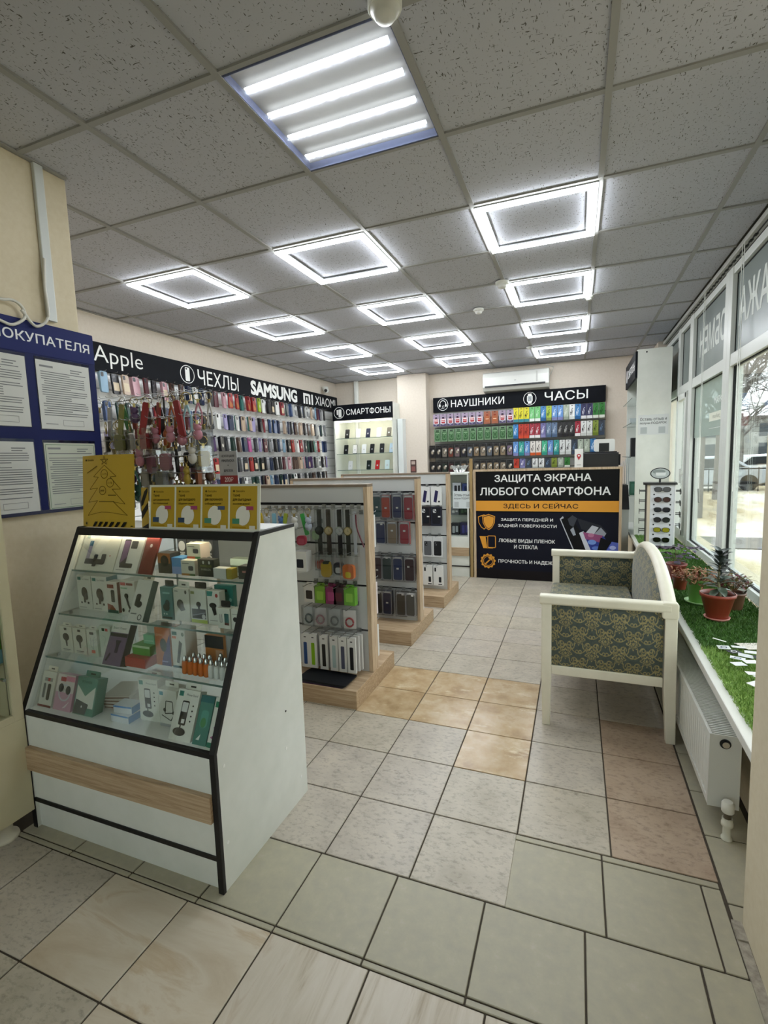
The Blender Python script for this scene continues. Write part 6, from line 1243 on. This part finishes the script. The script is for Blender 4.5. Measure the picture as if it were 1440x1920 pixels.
for sd in (-1, 1):
    vs = []
    for i in range(NY + 1):
        y = -.572 + 1.144 * i / NY; zt = crest(y * .6 / .59) - .012
        for j in range(NZ + 1):
            v = j / NZ; u = i / NY; bl = .028 * (1 - (2 * u - 1) ** 8) * (1 - (2 * v - 1) ** 6)
            vs.append((.245 + sd * .012 + sd * (bl if sd < 0 else bl * .3) - .0 * v, y, .32 + (zt - .32) * v))
    bk.add(vs, [(i * (NZ + 1) + j, (i + 1) * (NZ + 1) + j, (i + 1) * (NZ + 1) + j + 1, i * (NZ + 1) + j + 1) for i in range(NY) for j in range(NZ)], 0, True)
boxuv(part('back_upholstery', bk, M_DAMASK, bn))

# ================================================================== RADIATOR
rd = thing('radiator', 'white panel radiator under the window ledge', 'radiator', (1.595, .45, 0))
M_RAD = pm('#d6d7d1', .35)
cor = MB(); pr = []; n = 42
for i in range(n * 4 + 1):
    y = .02 + 1.36 * i / (n * 4); pr.append((y, -.048 + (.004 if i % 4 in (1, 2) else 0)))
for z0, z1 in ((.105, .32),):
    vs = [(x, y, z) for z in (z0, z1) for y, x in pr]; m_ = len(pr)
    cor.add(vs, [(i, i + 1, m_ + i + 1, m_ + i) for i in range(m_ - 1)])
part('ribbed_front', cor, M_RAD, rd)
part('front_panel', MB().box(-.046, -.04, 0, 1.4, .082, .343).box(-.05, -.044, 0, 1.4, .082, .105).box(-.05, -.044, 0, 1.4, .318, .343).box(-.05, -.044, 0, .02, .105, .318).box(-.05, -.044, 1.38, 1.4, .105, .318), M_RAD, rd, bev=.002)
part('rear_panel', MB().box(.034, .042, 0, 1.4, .09, .34), M_RAD, rd)
part('end_panel', MB().box(-.05, .044, -.004, 0, .08, .345), M_RAD, rd, bev=.001); part('end_panel', MB().box(-.05, .044, 1.4, 1.404, .08, .345), M_RAD, rd)
gsl = MB()
for i in range(108): gsl.box(-.04, .036, .012 + .0128 * i, .0185 + .0128 * i, .336, .342)
o = part('top_grille', gsl, M_RAD, rd); o['kind'] = 'stuff'
part('convector_fins', MB().box(-.036, .03, .01, 1.39, .11, .325), pm('#55564f', .8), rd)
part('vent_plug', MB().tube([(-.004, -.004, .315), (-.004, -.007, .315)], .017, 18), pm('#2b2b2a', .5), rd); part('vent_screw', MB().tube([(-.004, -.007, .315), (-.004, -.014, .315)], .011, 14), M_CHROME, rd)
vl = part('valve_head', MB().lathe([(.017, 0), (.019, .003), (.019, .03), (.014, .038)], (0, -.048, .098), 16), pm('#dcdcd2', .4), rd)
part('brass_nut', MB().lathe([(.012, .075), (.012, .098)], (0, -.048, 0), 8).tube([(0, -.048, .092), (0, .01, .1)], .009, 8), pm('#6b6455', .4, .6), vl)
part('supply_pipe', MB().lathe([(.017, 0), (.017, .006), (.0125, .012), (.0125, .045), (.018, .05), (.018, .06), (.016, .064), (.016, .076)], (0, -.048, 0), 16), pm('#d9d8c9', .45), vl)

# ================================================================== TURF ON THE LEDGE
gr = random.Random(9)
def turf(label, y0, y1, stops, nblade, z0, curl=False):
    m = noise_mat('turf_' + label.split()[0], stops, 60, 4, .7, (1, 1, 1), 0, 0, False)
    b = MB()
    b.add([(sx(y0) + .04, y0, z0), (2.02, y0, z0), (2.02, y1, z0), (sx(y1) + .04, y1, z0)], [(0, 1, 2, 3)])
    for i in range(nblade):
        y = gr.uniform(y0, y1); x = gr.uniform(sx(y) + .032, 2.025); a = gr.uniform(0, 2 * PI); h_ = gr.uniform(.009, .02); w_ = .0022; lx_, ly_ = gr.uniform(-.012, .012), gr.uniform(-.012, .012)
        b.add([(x - w_ * math.cos(a), y - w_ * math.sin(a), z0), (x + w_ * math.cos(a), y + w_ * math.sin(a), z0), (x + lx_, y + ly_, z0 + h_)], [(0, 1, 2)])
    o = obj('artificial_turf', b.mesh('artificial_turf', m)); o['kind'] = 'stuff'
    return tag(o, label, 'turf')
turf('bright light green artificial grass at the near end of the ledge', .08, .98, [(.3, '#6b923f'), (.7, '#a3c06a')], 16000, .459)
turf('deep green artificial grass under the flower pots', .97, 3.2, [(.3, '#28490f'), (.7, '#4c7a24')], 24000, .460)
turf('pale green artificial grass around the sunglasses stand', 3.2, 4.17, [(.3, '#4f7a33'), (.7, '#86ab5c')], 7000, .459)

# ------------------------------------------------------------------ pots and plants
def pot(name, label, loc, rim, h_, base, col, saucer=None):
    t = thing(name, label, 'potted plant', loc, 0, 'potted plants on the window ledge')
    b0 = .006 if saucer else 0
    part('pot', MB().lathe([(base, b0), (rim * .93, h_ * .86), (rim, h_ * .88), (rim * 1.02, h_), (rim * .94, h_), (rim * .88, h_ * .84)], n=28, cap=False).lathe([(.001, b0), (base, b0)], n=28, cap=False), pm(col, .35), t)
    part('soil', MB().lathe([(.001, h_ * .86), (rim * .9, h_ * .85)], n=24, cap=False), noise_mat('soil', [(.3, '#2c1c14'), (.7, '#4a3222')], 90, 5, .95, (1, 1, 1), .6) if 'soil' not in bpy.data.materials else bpy.data.materials['soil'], t)
    if saucer: part('saucer', MB().lathe([(saucer[0] * .8, 0), (saucer[0], .006), (saucer[0] * 1.04, .014), (saucer[0] * .98, .014), (saucer[0] * .78, .005)], n=28), pm(saucer[1], .4), t)
    return t
def leafmesh(L, W, mat, fold=.15, name='leaf'):
    b = MB(); n = 6; vs = []
    for i in range(n + 1):
        u = i / n; w_ = W * math.sin(PI * min(u * .92 + .04, 1)) ** .8; z = fold * L * math.sin(PI * u * .7)
        vs += [(-w_, L * u, z + w_ * .25), (0, L * u, z), (w_, L * u, z + w_ * .25)]
    fs = []
    for i in range(n):
        for k in range(2): fs.append((i * 3 + k, i * 3 + k + 1, i * 3 + 3 + k + 1, i * 3 + 3 + k))
    b.add(vs, fs, 0, True); return b.mesh(name, mat)
pr_ = random.Random(31)
ZL = .466
# near succulent
t = pot('potted_succulent', 'upright grey-green succulent in the nearest terracotta pot', (1.775, 1.40, ZL), .078, .135, .045, '#8c3a28', (.055, '#c98278'))
M_SUC = noise_mat('succulent_leaf', [(.3, '#3c4a3c'), (.7, '#5d6b58')], 25, 3, .35); M_SUC2 = noise_mat('succulent_leaf_dark', [(.3, '#2c3330'), (.7, '#444e48')], 25, 3, .3)
part('stem', MB().tube([(.01, 0, .11), (0, 0, .2), (.008, .005, .33)], [.008, .006, .003], 8), pm('#8a8468', .7), t)
la, lb = leafmesh(.075, .02, M_SUC), leafmesh(.066, .013, M_SUC2)
for i in range(46):
    z = .15 + .19 * i / 46; a = i * 2.4; up = -.05 + .62 * i / 46
    o = obj('leaf', la if i < 12 else lb, t, (.004, .002, z), (up + pr_.uniform(-.25, .25) - (.4 if i < 6 else 0), 0, a)); o.scale = (1, 1, 1) if i < 12 else (1.15, 1.15 - .25 * i / 46, 1.1)
# green pot with reddish plant
t = pot('potted_reddish_plant', 'bushy reddish trailing plant in the light green pot', (1.757, 1.69, ZL), .07, .14, .05, '#6fa350', (.072, '#a5cf8f'))
def bush(t, n, R_, zc, cols, L, W, flat=.8):
    for ci, c in enumerate(cols):
        b = MB()
        for i in range(n // len(cols)):
            a = pr_.uniform(0, 2 * PI); r = R_ * math.sqrt(pr_.random()); z = zc + pr_.uniform(-.02, .04) - .25 * r
            p = Vector((r * math.cos(a), r * math.sin(a), z)); d = Vector((pr_.gauss(0, 1), pr_.gauss(0, 1), pr_.gauss(0, .6))).normalized(); s_ = d.cross(Vector((0, 0, 1))).normalized() * W
            b.add([p - s_ * .3, p + d * L * .5 - s_, p + d * L, p + d * L * .5 + s_], [(0, 1, 2, 3)])
        o = part('foliage', b, pm(c, .5), t); o['kind'] = 'stuff'
    st = MB()
    for i in range(16):
        a = 2 * PI * i / 16; r = R_ * .8; st.tube([(.01 * math.cos(a), .01 * math.sin(a), zc - .05), (r * .6 * math.cos(a), r * .6 * math.sin(a), zc), (r * math.cos(a), r * math.sin(a), zc - .25 * r)], .0015, 4)
    o = part('stems', st, pm('#7d5a3c', .7), t); o['kind'] = 'stuff'
bush(t, 420, .095, .155, ['#7d4a38', '#8f6a4a', '#5f5232', '#a3785a'], .03, .006)
# far oxalis
t = pot('potted_oxalis', 'dark purple three-leaf plant in the far terracotta pot', (1.736, 2.256, ZL), .062, .105, .042, '#7a2f26', (.05, '#84392e'))
M_OX = noise_mat('purple_leaf', [(.3, '#241a26'), (.7, '#43304a')], 20, 2, .5)
lo = MB().add([(0, 0, 0), (-.022, .024, .004), (-.016, .04, .002), (0, .032, -.002), (.016, .04, .002), (.022, .024, .004)], [(0, 5, 4, 3), (0, 3, 2, 1)]).mesh('leaflet', M_OX)
for i in range(15):
    a = 2 * PI * i / 15 + pr_.uniform(-.2, .2); r = pr_.uniform(.03, .15); z = .13 + pr_.uniform(.0, .1)
    if i in (2, 3): r = .17; z = .2
    p = (r * math.cos(a), r * math.sin(a) * 1.1, z)
    part('stem', MB().tube(smooth([(0.01 * math.cos(a), .01 * math.sin(a), .09), (p[0] * .5, p[1] * .5, z * .9), p], 3), .0012, 4), pm('#6d5a4a', .6), t)
    for k in range(3): obj('leaflet', lo, t, p, (-.25 + pr_.uniform(-.3, .3), pr_.uniform(-.2, .2), a + k * 2 * PI / 3))
fw = MB()
for i in range(7): fw.ball((.07 + pr_.uniform(-.03, .03), -.04 + pr_.uniform(-.03, .03), .17 + pr_.uniform(-.03, .03)), .009, 7, 5, 0, (1, 1, .7))
o = part('flowers', fw, pm('#8f83a3', .6), t); o['kind'] = 'stuff'
# small brown pot between, and dark red plant behind
t = pot('potted_small_plant', 'small brown pot half hidden behind the light green pot', (1.71, 1.98, ZL), .045, .085, .032, '#7d3a28')
bush(t, 120, .05, .1, ['#8f6a4a', '#7d4a38'], .025, .005)
t = pot('potted_red_plant', 'dark red and olive succulent by the window glass behind the near pot', (1.9, 1.62, ZL), .055, .09, .04, '#6b4a38')
bush(t, 200, .075, .15, ['#5a2a2c', '#5f5a32', '#7d6a52', '#3f3a28'], .03, .008)

# ------------------------------------------------------------------ scattered cards
PC = [(1.83, 1.02, .12, .09, '#d9d2c8', 'large cream card by the pillar edge'), (1.76, .985, .05, .03, '#dfe0de', 'white rectangle card at the turf seam'), (1.79, .93, .045, .03, '#e3e4e2', 'white card below the seam, beside the large cream card'), (1.70, .955, .045, .035, '#d5d8d6', 'white and dark card nearest the turf seam'), (1.725, .91, .05, .035, '#2b2d33', 'black and white card with ring print'), (1.755, .87, .05, .035, '#c9cbcc', 'pale card overlapping the ring-print card'), (1.80, .86, .04, .035, '#2a2c30', 'dark striped card near the pillar'), (1.82, .82, .05, .04, '#d9cfcd', 'pinkish white card near the pillar'), (1.715, .82, .05, .035, '#dfe2e6', 'white card with blue curve print'), (1.75, .79, .05, .03, '#e2e4e4', 'white card beside the blue curve card'), (1.70, .75, .045, .035, '#dddfe0', 'white card on the left of the lower group'), (1.78, .73, .05, .035, '#e1e3e2', 'white card on the right of the lower group'), (1.725, .66, .05, .03, '#e3e4e3', 'white card crossing a second card'), (1.74, .63, .05, .03, '#dfe0df', 'second white card below the crossing pair'), (1.70, .56, .045, .03, '#e6e7e6', 'lone white card lowest on the bright turf'), (1.76, .45, .03, .02, '#d9c77a', 'tiny yellowish scrap near the pillar'), (1.69, .985, .05, .012, '#d5d6cf', 'narrow paper strip lying across the turf seam')]
for i, (x, y, w_, d_, c, lab) in enumerate(PC):
    b = MB().box(-w_ / 2, w_ / 2, -d_ / 2, d_ / 2, 0, .0012)
    o = part('paper_card', b, pm(c, .5), None, (x, y, .472 + .0016 * i), (pr_.uniform(-.08, .08), pr_.uniform(-.08, .08), pr_.uniform(-.7, .7)))
    tag(o, lab + ' on the ledge', 'card', 'small paper cards scattered on the turf')
    if i in (4, 6, 8, 3): art(o, 'card_print', [('o', w_ * .5, d_ * .5, d_ * .35, d_ * .3, .004, '#e2e3e2' if i in (4, 6) else '#3c4a66'), ('r', w_ * .1, d_ * .1, w_ * .3, d_ * .25, '#8a8d90')], (-w_ / 2, -d_ / 2, .0012), (1, 0, 0), (0, 1, 0))

# ================================================================== SUNGLASSES STAND
ss = thing('sunglasses_stand', 'white and black rotating sunglasses stand on the far ledge', 'display stand', (1.795, 3.47, .462), -.1)
part('base', MB().rbox(-.125, .125, -.1, .1, 0, .03, .02, 'z', 4), M_BLACK, ss)
part('front_panel', MB().box(-.075, .11, -.085, -.08, .03, .565), pm('#d8d9de', .35), ss); part('core', MB().box(-.105, .105, -.08, .08, .03, .565), pm('#7b756f', .5), ss)
part('side_mesh', MB().box(-.112, -.105, -.08, .08, .03, .565), pm('#3c3a38', .7), ss); part('side_mesh', MB().box(.105, .112, -.08, .08, .03, .565), pm('#b9bcbd', .5), ss)
part('edge_strip', MB().box(-.098, -.075, -.088, -.08, .03, .565), pm('#cdbfa9', .4), ss); part('edge_strip', MB().box(.11, .118, -.088, -.08, .03, .565), pm('#e6e7e6', .4), ss)
part('top_plate', MB().rbox(-.13, .13, -.1, .1, .565, .58, .02, 'z', 4), M_BLACK, ss); part('sign_stem', MB().tube([(0, 0, .58), (0, 0, .61)], .008, 8), M_BLACK, ss)
ov = part('oval_sign', MB().prism([(.078 * math.cos(2 * PI * i / 28), .66 + .05 * math.sin(2 * PI * i / 28)) for i in range(28)], -.006, .006, 'y'), M_BLACK, ss)
art(ov, 'oval_face', [('e', 0, .66, .07, .043, '#b9bfbd'), ('e', -.01, .675, .05, .02, '#8d9593'), ('p', [(-.03, .64), (.04, .64), (.045, .668), (-.035, .668)], '#dfe2e0')], (0, -.006, 0), (1, 0, 0), UP)
def lens(cx, cz, kind):
    pts = []
    for i in range(14):
        a = 2 * PI * i / 14; ex = .8 if kind == 'square' else 1.0
        c, s = math.cos(a), math.sin(a); pts.append((cx + .026 * math.copysign(abs(c) ** ex, c), cz + (.019 if kind == 'square' else .021) * math.copysign(abs(s) ** (ex if kind == 'square' else .9), s)))
    return pts
def glasses(label, loc, rz, fcol, lcol, kind):
    t = thing('sunglasses', label, 'sunglasses', loc, rz, 'sunglasses on the ledge stand')
    f = MB()
    for s in (-1, 1):
        P = lens(s * .033, 0, kind); Q = [(s * .033 + (a - s * .033) * 1.16, b * 1.18) for a, b in P]; n_ = len(P)
        vs = [(a, 0, b) for a, b in P] + [(a, 0, b) for a, b in Q] + [(a, .004, b) for a, b in P] + [(a, .004, b) for a, b in Q]
        f.add(vs, [(i, (i + 1) % n_, n_ + (i + 1) % n_, n_ + i) for i in range(n_)] + [(2 * n_ + i, 3 * n_ + i, 3 * n_ + (i + 1) % n_, 2 * n_ + (i + 1) % n_) for i in range(n_)] + [(n_ + i, n_ + (i + 1) % n_, 3 * n_ + (i + 1) % n_, 3 * n_ + i) for i in range(n_)])
    f.tube([(-.009, .002, .006), (0, .001, .009), (.009, .002, .006)], .0022, 6); part('frame', f, pm(fcol, .3), t)
    for s in (-1, 1):
        part('lens', MB().prism(lens(s * .033, 0, kind), .001, .003, 'y'), pm(lcol, .08, 0, 0, .6), t)
        part('temple', MB().box(s * .062 - .002, s * .062 + .002, .002, .07, .004, .011), pm(fcol, .35), t)
FG = [('grey gradient square', '#1a1a1c', '#4a4d52', 'square'), ('brown round', '#1c1a1a', '#3a2222', 'round'), ('dark blue square', '#121316', '#20262c', 'square'), ('black cat-eye', '#131316', '#2a2c2e', 'round'), ('yellow lens', '#2a271c', '#8f8a24', 'square'), ('black lens price-tagged', '#151515', '#17140f', 'square')]
RN = ['top', 'second', 'third', 'fourth', 'fifth', 'lowest']
def ssw(x, y, z):
    c, s = math.cos(-.1), math.sin(-.1); return (1.795 + x * c - y * s, 3.47 + x * s + y * c, .462 + z)
for i, (cn, f_, l_, kd) in enumerate(FG):
    z = .525 - .088 * i
    glasses('%s sunglasses on the front of the stand, %s row' % (cn, RN[i]), ssw(.017, -.108, z), -.1, f_, l_, kd)
    part('nose_peg', MB().tube([(.017, -.085, z - .005), (.017, -.115, z - .01)], .004, 6), pm('#55585a', .4), ss)
    if i < 5:
        for x in (-.045, .08): part('temple_hole', MB().tube([(x, -.0852, z - .045), (x, -.0862, z - .045)], .007, 10), M_BLACK, ss)
    if i == 5: part('price_tag', MB().box(.02, .04, -.12, -.119, z - .06, z - .03), pm('#e6e6e2', .5), ss)
for i in range(5): glasses('black sunglasses sticking out on the left of the stand, %s row' % RN[i], ssw(-.16, .0, .5 - .088 * i), -.1 - PI / 2, '#141416', '#1c1c20', 'square')
for i in range(4): glasses('dark sunglasses on the window side of the stand, %s row' % RN[i], ssw(.16, .0, .5 - .1 * i), -.1 + PI / 2, '#1a1a1c', '#2a2422', 'round')

# ================================================================== RIGHT WHITE CABINET ON THE LEDGE
wc = thing('white_shelf_cabinet', 'tall white shelf cabinet with side notice standing on the far ledge', 'cabinet', (1.67, 4.2, .458))
part('side_panel', MB().box(0, .305, 0, .018, 0, 1.875), M_LAM, wc); part('side_panel', MB().box(0, .305, 1.02, 1.04, 0, 1.875), M_LAM, wc); part('back_panel', MB().box(.285, .305, .018, 1.02, 0, 1.875), pm('#c3d0d0', .4), wc); part('top_panel', MB().box(0, .285, .018, 1.02, 1.855, 1.875), M_LAM, wc)
part('screw_cap', MB().tube([(.08, 0, 1.845), (.08, -.001, 1.845)], .008, 10), M_BLACK, wc)
hd = part('sign_board', MB().box(-.02, 0, -.002, 1.04, 1.6, 1.86), M_SIGN, wc)
art(hd, 'sign_lettering', [('t', 'СМАРТФОНЫ', .3, .08, .68, .1, WHT, .004), ('rr', .12, .06, .2, .2, .02, WHT)], (-.02, 1.04, 1.6), (0, -1, 0), UP)
for z in (.4, .8, 1.15, 1.4): part('glass_shelf', MB().box(-.04, .28, .02, 1.02, z, z + .008), M_GLASS, wc); part('shelf_edge', MB().box(-.043, -.04, .02, 1.02, z, z + .008), M_GLASSE, wc)
t = thing('review_notice', 'white paper asking for a review on the white cabinet side', 'notice', (1.822, 4.2, 1.485))
part('paper', MB().box(-.135, .135, -.0012, 0, 0, .2), pm('#d6d9d8', .6), t); art(t, 'printed_text', NT(.27, .2), (-.135, -.0012, 0), (1, 0, 0), UP)
package('gadget_box', 'black boxed gadget on the upper shelf of the white cabinet', 'box', (1.72, 4.45, 1.258 + .008), .14, .2, .1, '#16171b', None); package('gadget_box', 'teal boxed gadget on the lower shelf of the white cabinet', 'box', (1.68, 4.3, .858 + .008), .09, .14, .09, '#3f7a66', [('r', .01, .02, .08, .12, '#5d9484')])
package('gadget_box', 'pale boxed gadget on the third shelf of the white cabinet', 'box', (1.7, 4.5, 1.608 + .008), .12, .06, .1, '#b9c3c3', None)
t = thing('grey_counter_end', 'grey counter end with black edging between poster and white cabinet', 'counter', (1.572, 4.42, 0))
part('end_panel', MB().prism([(-.2, 0), (.2, 0), (.2, .95), (-.02, .95), (-.2, .72)], -.05, .05, 'x'), pm('#a9adac', .4), t); part('black_edge', MB().prism([(-.2, .72), (-.02, .95), (.2, .95), (.2, .965), (-.03, .965), (-.215, .725)], -.053, .053, 'x'), M_BLACK, t)
part('lock', MB().tube([(-.052, -.08, .78), (-.058, -.08, .78)], .01, 10), M_BLACK, t)
cbm = MB()
for k in range(5): cbm.tube(smooth([(.02 * k - .04, .1, .97), (.02 * k - .05, .0, 1.08 + .03 * k), (.0 + .02 * k - .04, .06, 1.2 + .02 * k)], 4), .003, 5)
o = thing('charging_cables', 'bundle of pale hanging cables beside the white cabinet', 'cables', (1.6, 4.42, 0)); q = part('cable_bundle', cbm, pm('#b9bfc3', .5), o)

# ================================================================== OUTSIDE
def snow_mat():
    m, nt, b = newmat('thawing_snow_ground'); v = coords(nt, (1, 1, 1), False)
    mp = nd(nt, 'ShaderNodeMapping'); mp.inputs['Scale'].default_value = (1, .35, 1); nt.links.new(v, mp.inputs[0])
    n1 = nd(nt, 'ShaderNodeTexNoise', i_Scale=.5, i_Detail=7, i_Roughness=.65); nt.links.new(mp.outputs[0], n1.inputs['Vector'])
    n2 = nd(nt, 'ShaderNodeTexNoise', i_Scale=7, i_Detail=8, i_Roughness=.75); nt.links.new(v, n2.inputs['Vector'])
    r1 = ramp(nt, [(.35, '#8f8369'), (.45, '#b8a987'), (.52, '#d3c9b0'), (.6, '#e4e2dc'), (.75, '#dfe0e0')], n1.outputs[0])
    r2 = ramp(nt, [(.3, '#8a7f68'), (.7, '#e8e2d0')], n2.outputs[0])
    mx = nd(nt, 'ShaderNodeMixRGB', blend_type='MULTIPLY'); mx.inputs[0].default_value = .55; nt.links.new(r1.outputs[0], mx.inputs[1]); nt.links.new(r2.outputs[0], mx.inputs[2])
    nt.links.new(mx.outputs[0], b.inputs['Base Color']); b.inputs['Roughness'].default_value = .9; return m
struct('ground', MB().box(2.3, 90, -60, 120, -.7, -.35).box(-60, 90, 12, 120, -.7, -.36).box(-60, 2.3, -60, -2.6, -.7, -.2), snow_mat())
struct('asphalt_path', MB().box(2.3, 60, 8.2, 9.4, -.345, -.33), noise_mat('wet_asphalt', [(.3, '#5d5a54'), (.7, '#7d786f')], 4, 6, .6))
M_BARK = noise_mat('bark', [(.3, '#4f4a45'), (.7, '#76706a')], 12, 6, .9)
def tree(label, loc, h_, seed, spread=.5, r0=.16):
    t = thing('bare_tree', label, 'tree', loc, 0, 'bare trees outside the window'); q = random.Random(seed)
    tr = MB(); tr.tube([(0, 0, 0), (.03, 0, h_ * .25), (0, .05, h_ * .5)], [r0, r0 * .85, r0 * .6], 9); part('trunk', tr, M_BARK, t)
    b = MB()
    def grow(p, d, L, r, lv):
        pts = [p]; dd = d.copy(); rs = [r]
        for i in range(3):
            dd = (dd + Vector((q.gauss(0, .18), q.gauss(0, .18), q.gauss(.02, .12)))).normalized(); pts.append(pts[-1] + dd * L / 3); rs.append(r * (1 - .22 * (i + 1)))
        b.tube(pts, rs, 5 if lv < 2 else 3, 0, False)
        if lv < 5:
            for i in range(q.choice([3, 4]) if lv < 3 else 3):
                k = q.choice([1, 2, 3]); nd_ = (dd + Vector((q.gauss(0, spread), q.gauss(0, spread), q.gauss(.1, spread * .6)))).normalized(); grow(pts[k], nd_, L * q.uniform(.55, .8), r * .55, lv + 1)
    for i in range(6):
        a = 2 * PI * i / 6 + q.uniform(-.3, .3); grow(Vector((0, .02, h_ * q.uniform(.28, .5))), Vector((math.cos(a) * .8, math.sin(a) * .8, .7)).normalized(), h_ * .32, r0 * .42, 0)
    o = part('branches', b, M_BARK, t); o['kind'] = 'stuff'
tree('bare tree nearest the building outside the lettered window', (3.86, 12.6, -.36), 7.5, 3, .5, .16)
tree('bare tree with wide dark branches outside the near window', (5.5, 17.8, -.36), 8, 5, .6, .16)
tree('bare tree far right outside the near window', (8.3, 20.5, -.36), 9, 8, .6, .18)
tree('distant bare tree beyond the parked cars', (9.5, 34, -.36), 10, 12, .6, .25)
tree('low branching bare tree between the parked cars', (8.0, 25.2, -.36), 6.5, 21, .7, .12)
tree('slim bare tree on the left of the parked cars', (6.6, 27.5, -.36), 7.5, 33, .7, .12)
tree('bare tree beside the path far right of the windows', (13, 11, -.36), 8, 41, .6, .18)
tree('bare tree farthest right beyond the path', (16, 5, -.36), 8, 47, .6, .18)
def car(label, loc, rz, col):
    t = thing('parked_car', label, 'car', loc, rz, 'parked cars outside')
    part('body', MB().prism([(-2.1, .3), (-2.15, .75), (-1.5, .88), (-.9, 1.35), (.7, 1.4), (1.4, .95), (2.1, .85), (2.15, .35), (1.7, .25), (-1.7, .25)], -.85, .85, 'y'), pm(col, .25, .2), t, bev=.05)
    part('side_glass', MB().prism([(-1.3, .92), (-.85, 1.28), (.65, 1.32), (1.2, .95)], -.86, .86, 'y'), pm('#1f2529', .1), t)
    for x in (-1.35, 1.35):
        for y in (-.8, .8): part('wheel', MB().tube([(x, y - .1, .32), (x, y + .1, .32)], .32, 18), pm('#1a1a1b', .7), t)
car('silver parked car outside behind the lettered window', (6.0, 22.5, -.36), .15, '#b9c0c6'); car('white parked car outside behind the bare trees', (9.2, 26.5, -.36), .2, '#d6d9db'); car('dark parked car far outside', (11.5, 30.5, -.36), .1, '#3a3f45')
fn = thing('street_fence', 'low dark metal railing along the street outside', 'fence', (8, 21.5, -.36), .12)
part('top_rail', MB().tube([(-7, 0, .9), (9, 0, .9)], .03, 6), pm('#24272a', .5), fn); part('bottom_rail', MB().tube([(-7, 0, .25), (9, 0, .25)], .025, 6), pm('#24272a', .5), fn)
pk = MB().tube([(0, 0, 0), (0, 0, .95)], .018, 5).mesh('picket', pm('#24272a', .5))
for i in range(46): obj('picket', pk, fn, (-6.8 + .34 * i, 0, 0))
bd = thing('far_building', 'grey apartment building in the far background outside', 'building', (16, 70, -.36))
part('wall', MB().box(-22, 14, 0, 12, 0, 5.2), noise_mat('grey_plaster', [(.3, '#7d7f7d'), (.7, '#959691')], 1.5, 5, .9), bd); part('roof', MB().box(-22.4, 14.4, -.4, 12.4, 5.2, 5.5), pm('#6a6460', .8), bd)
b2_ = thing('side_building', 'long low grey building across the yard to the right', 'building', (44, 12, -.36))
part('wall', MB().box(-6, 8, -38, 34, 0, 6.2), bpy.data.materials['grey_plaster'], b2_); part('roof', MB().box(-6.4, 8.4, -38.4, 34.4, 6.2, 6.5), pm('#6a6460', .8), b2_)
w2_ = MB().box(-6.04, -6, -.7, .7, 0, 1.5).mesh('window', pm('#3a4146', .15))
for r_ in range(2):
    for i in range(20): obj('window', w2_, b2_, (0, -36 + 3.5 * i, 1.0 + 2.7 * r_))
wn = MB().box(-.7, .7, -.04, 0, 0, 1.5).mesh('window', pm('#3a4146', .15))
for r_ in range(2):
    for i in range(12): obj('window', wn, bd, (-20 + 2.9 * i, 0, .8 + 2.3 * r_))
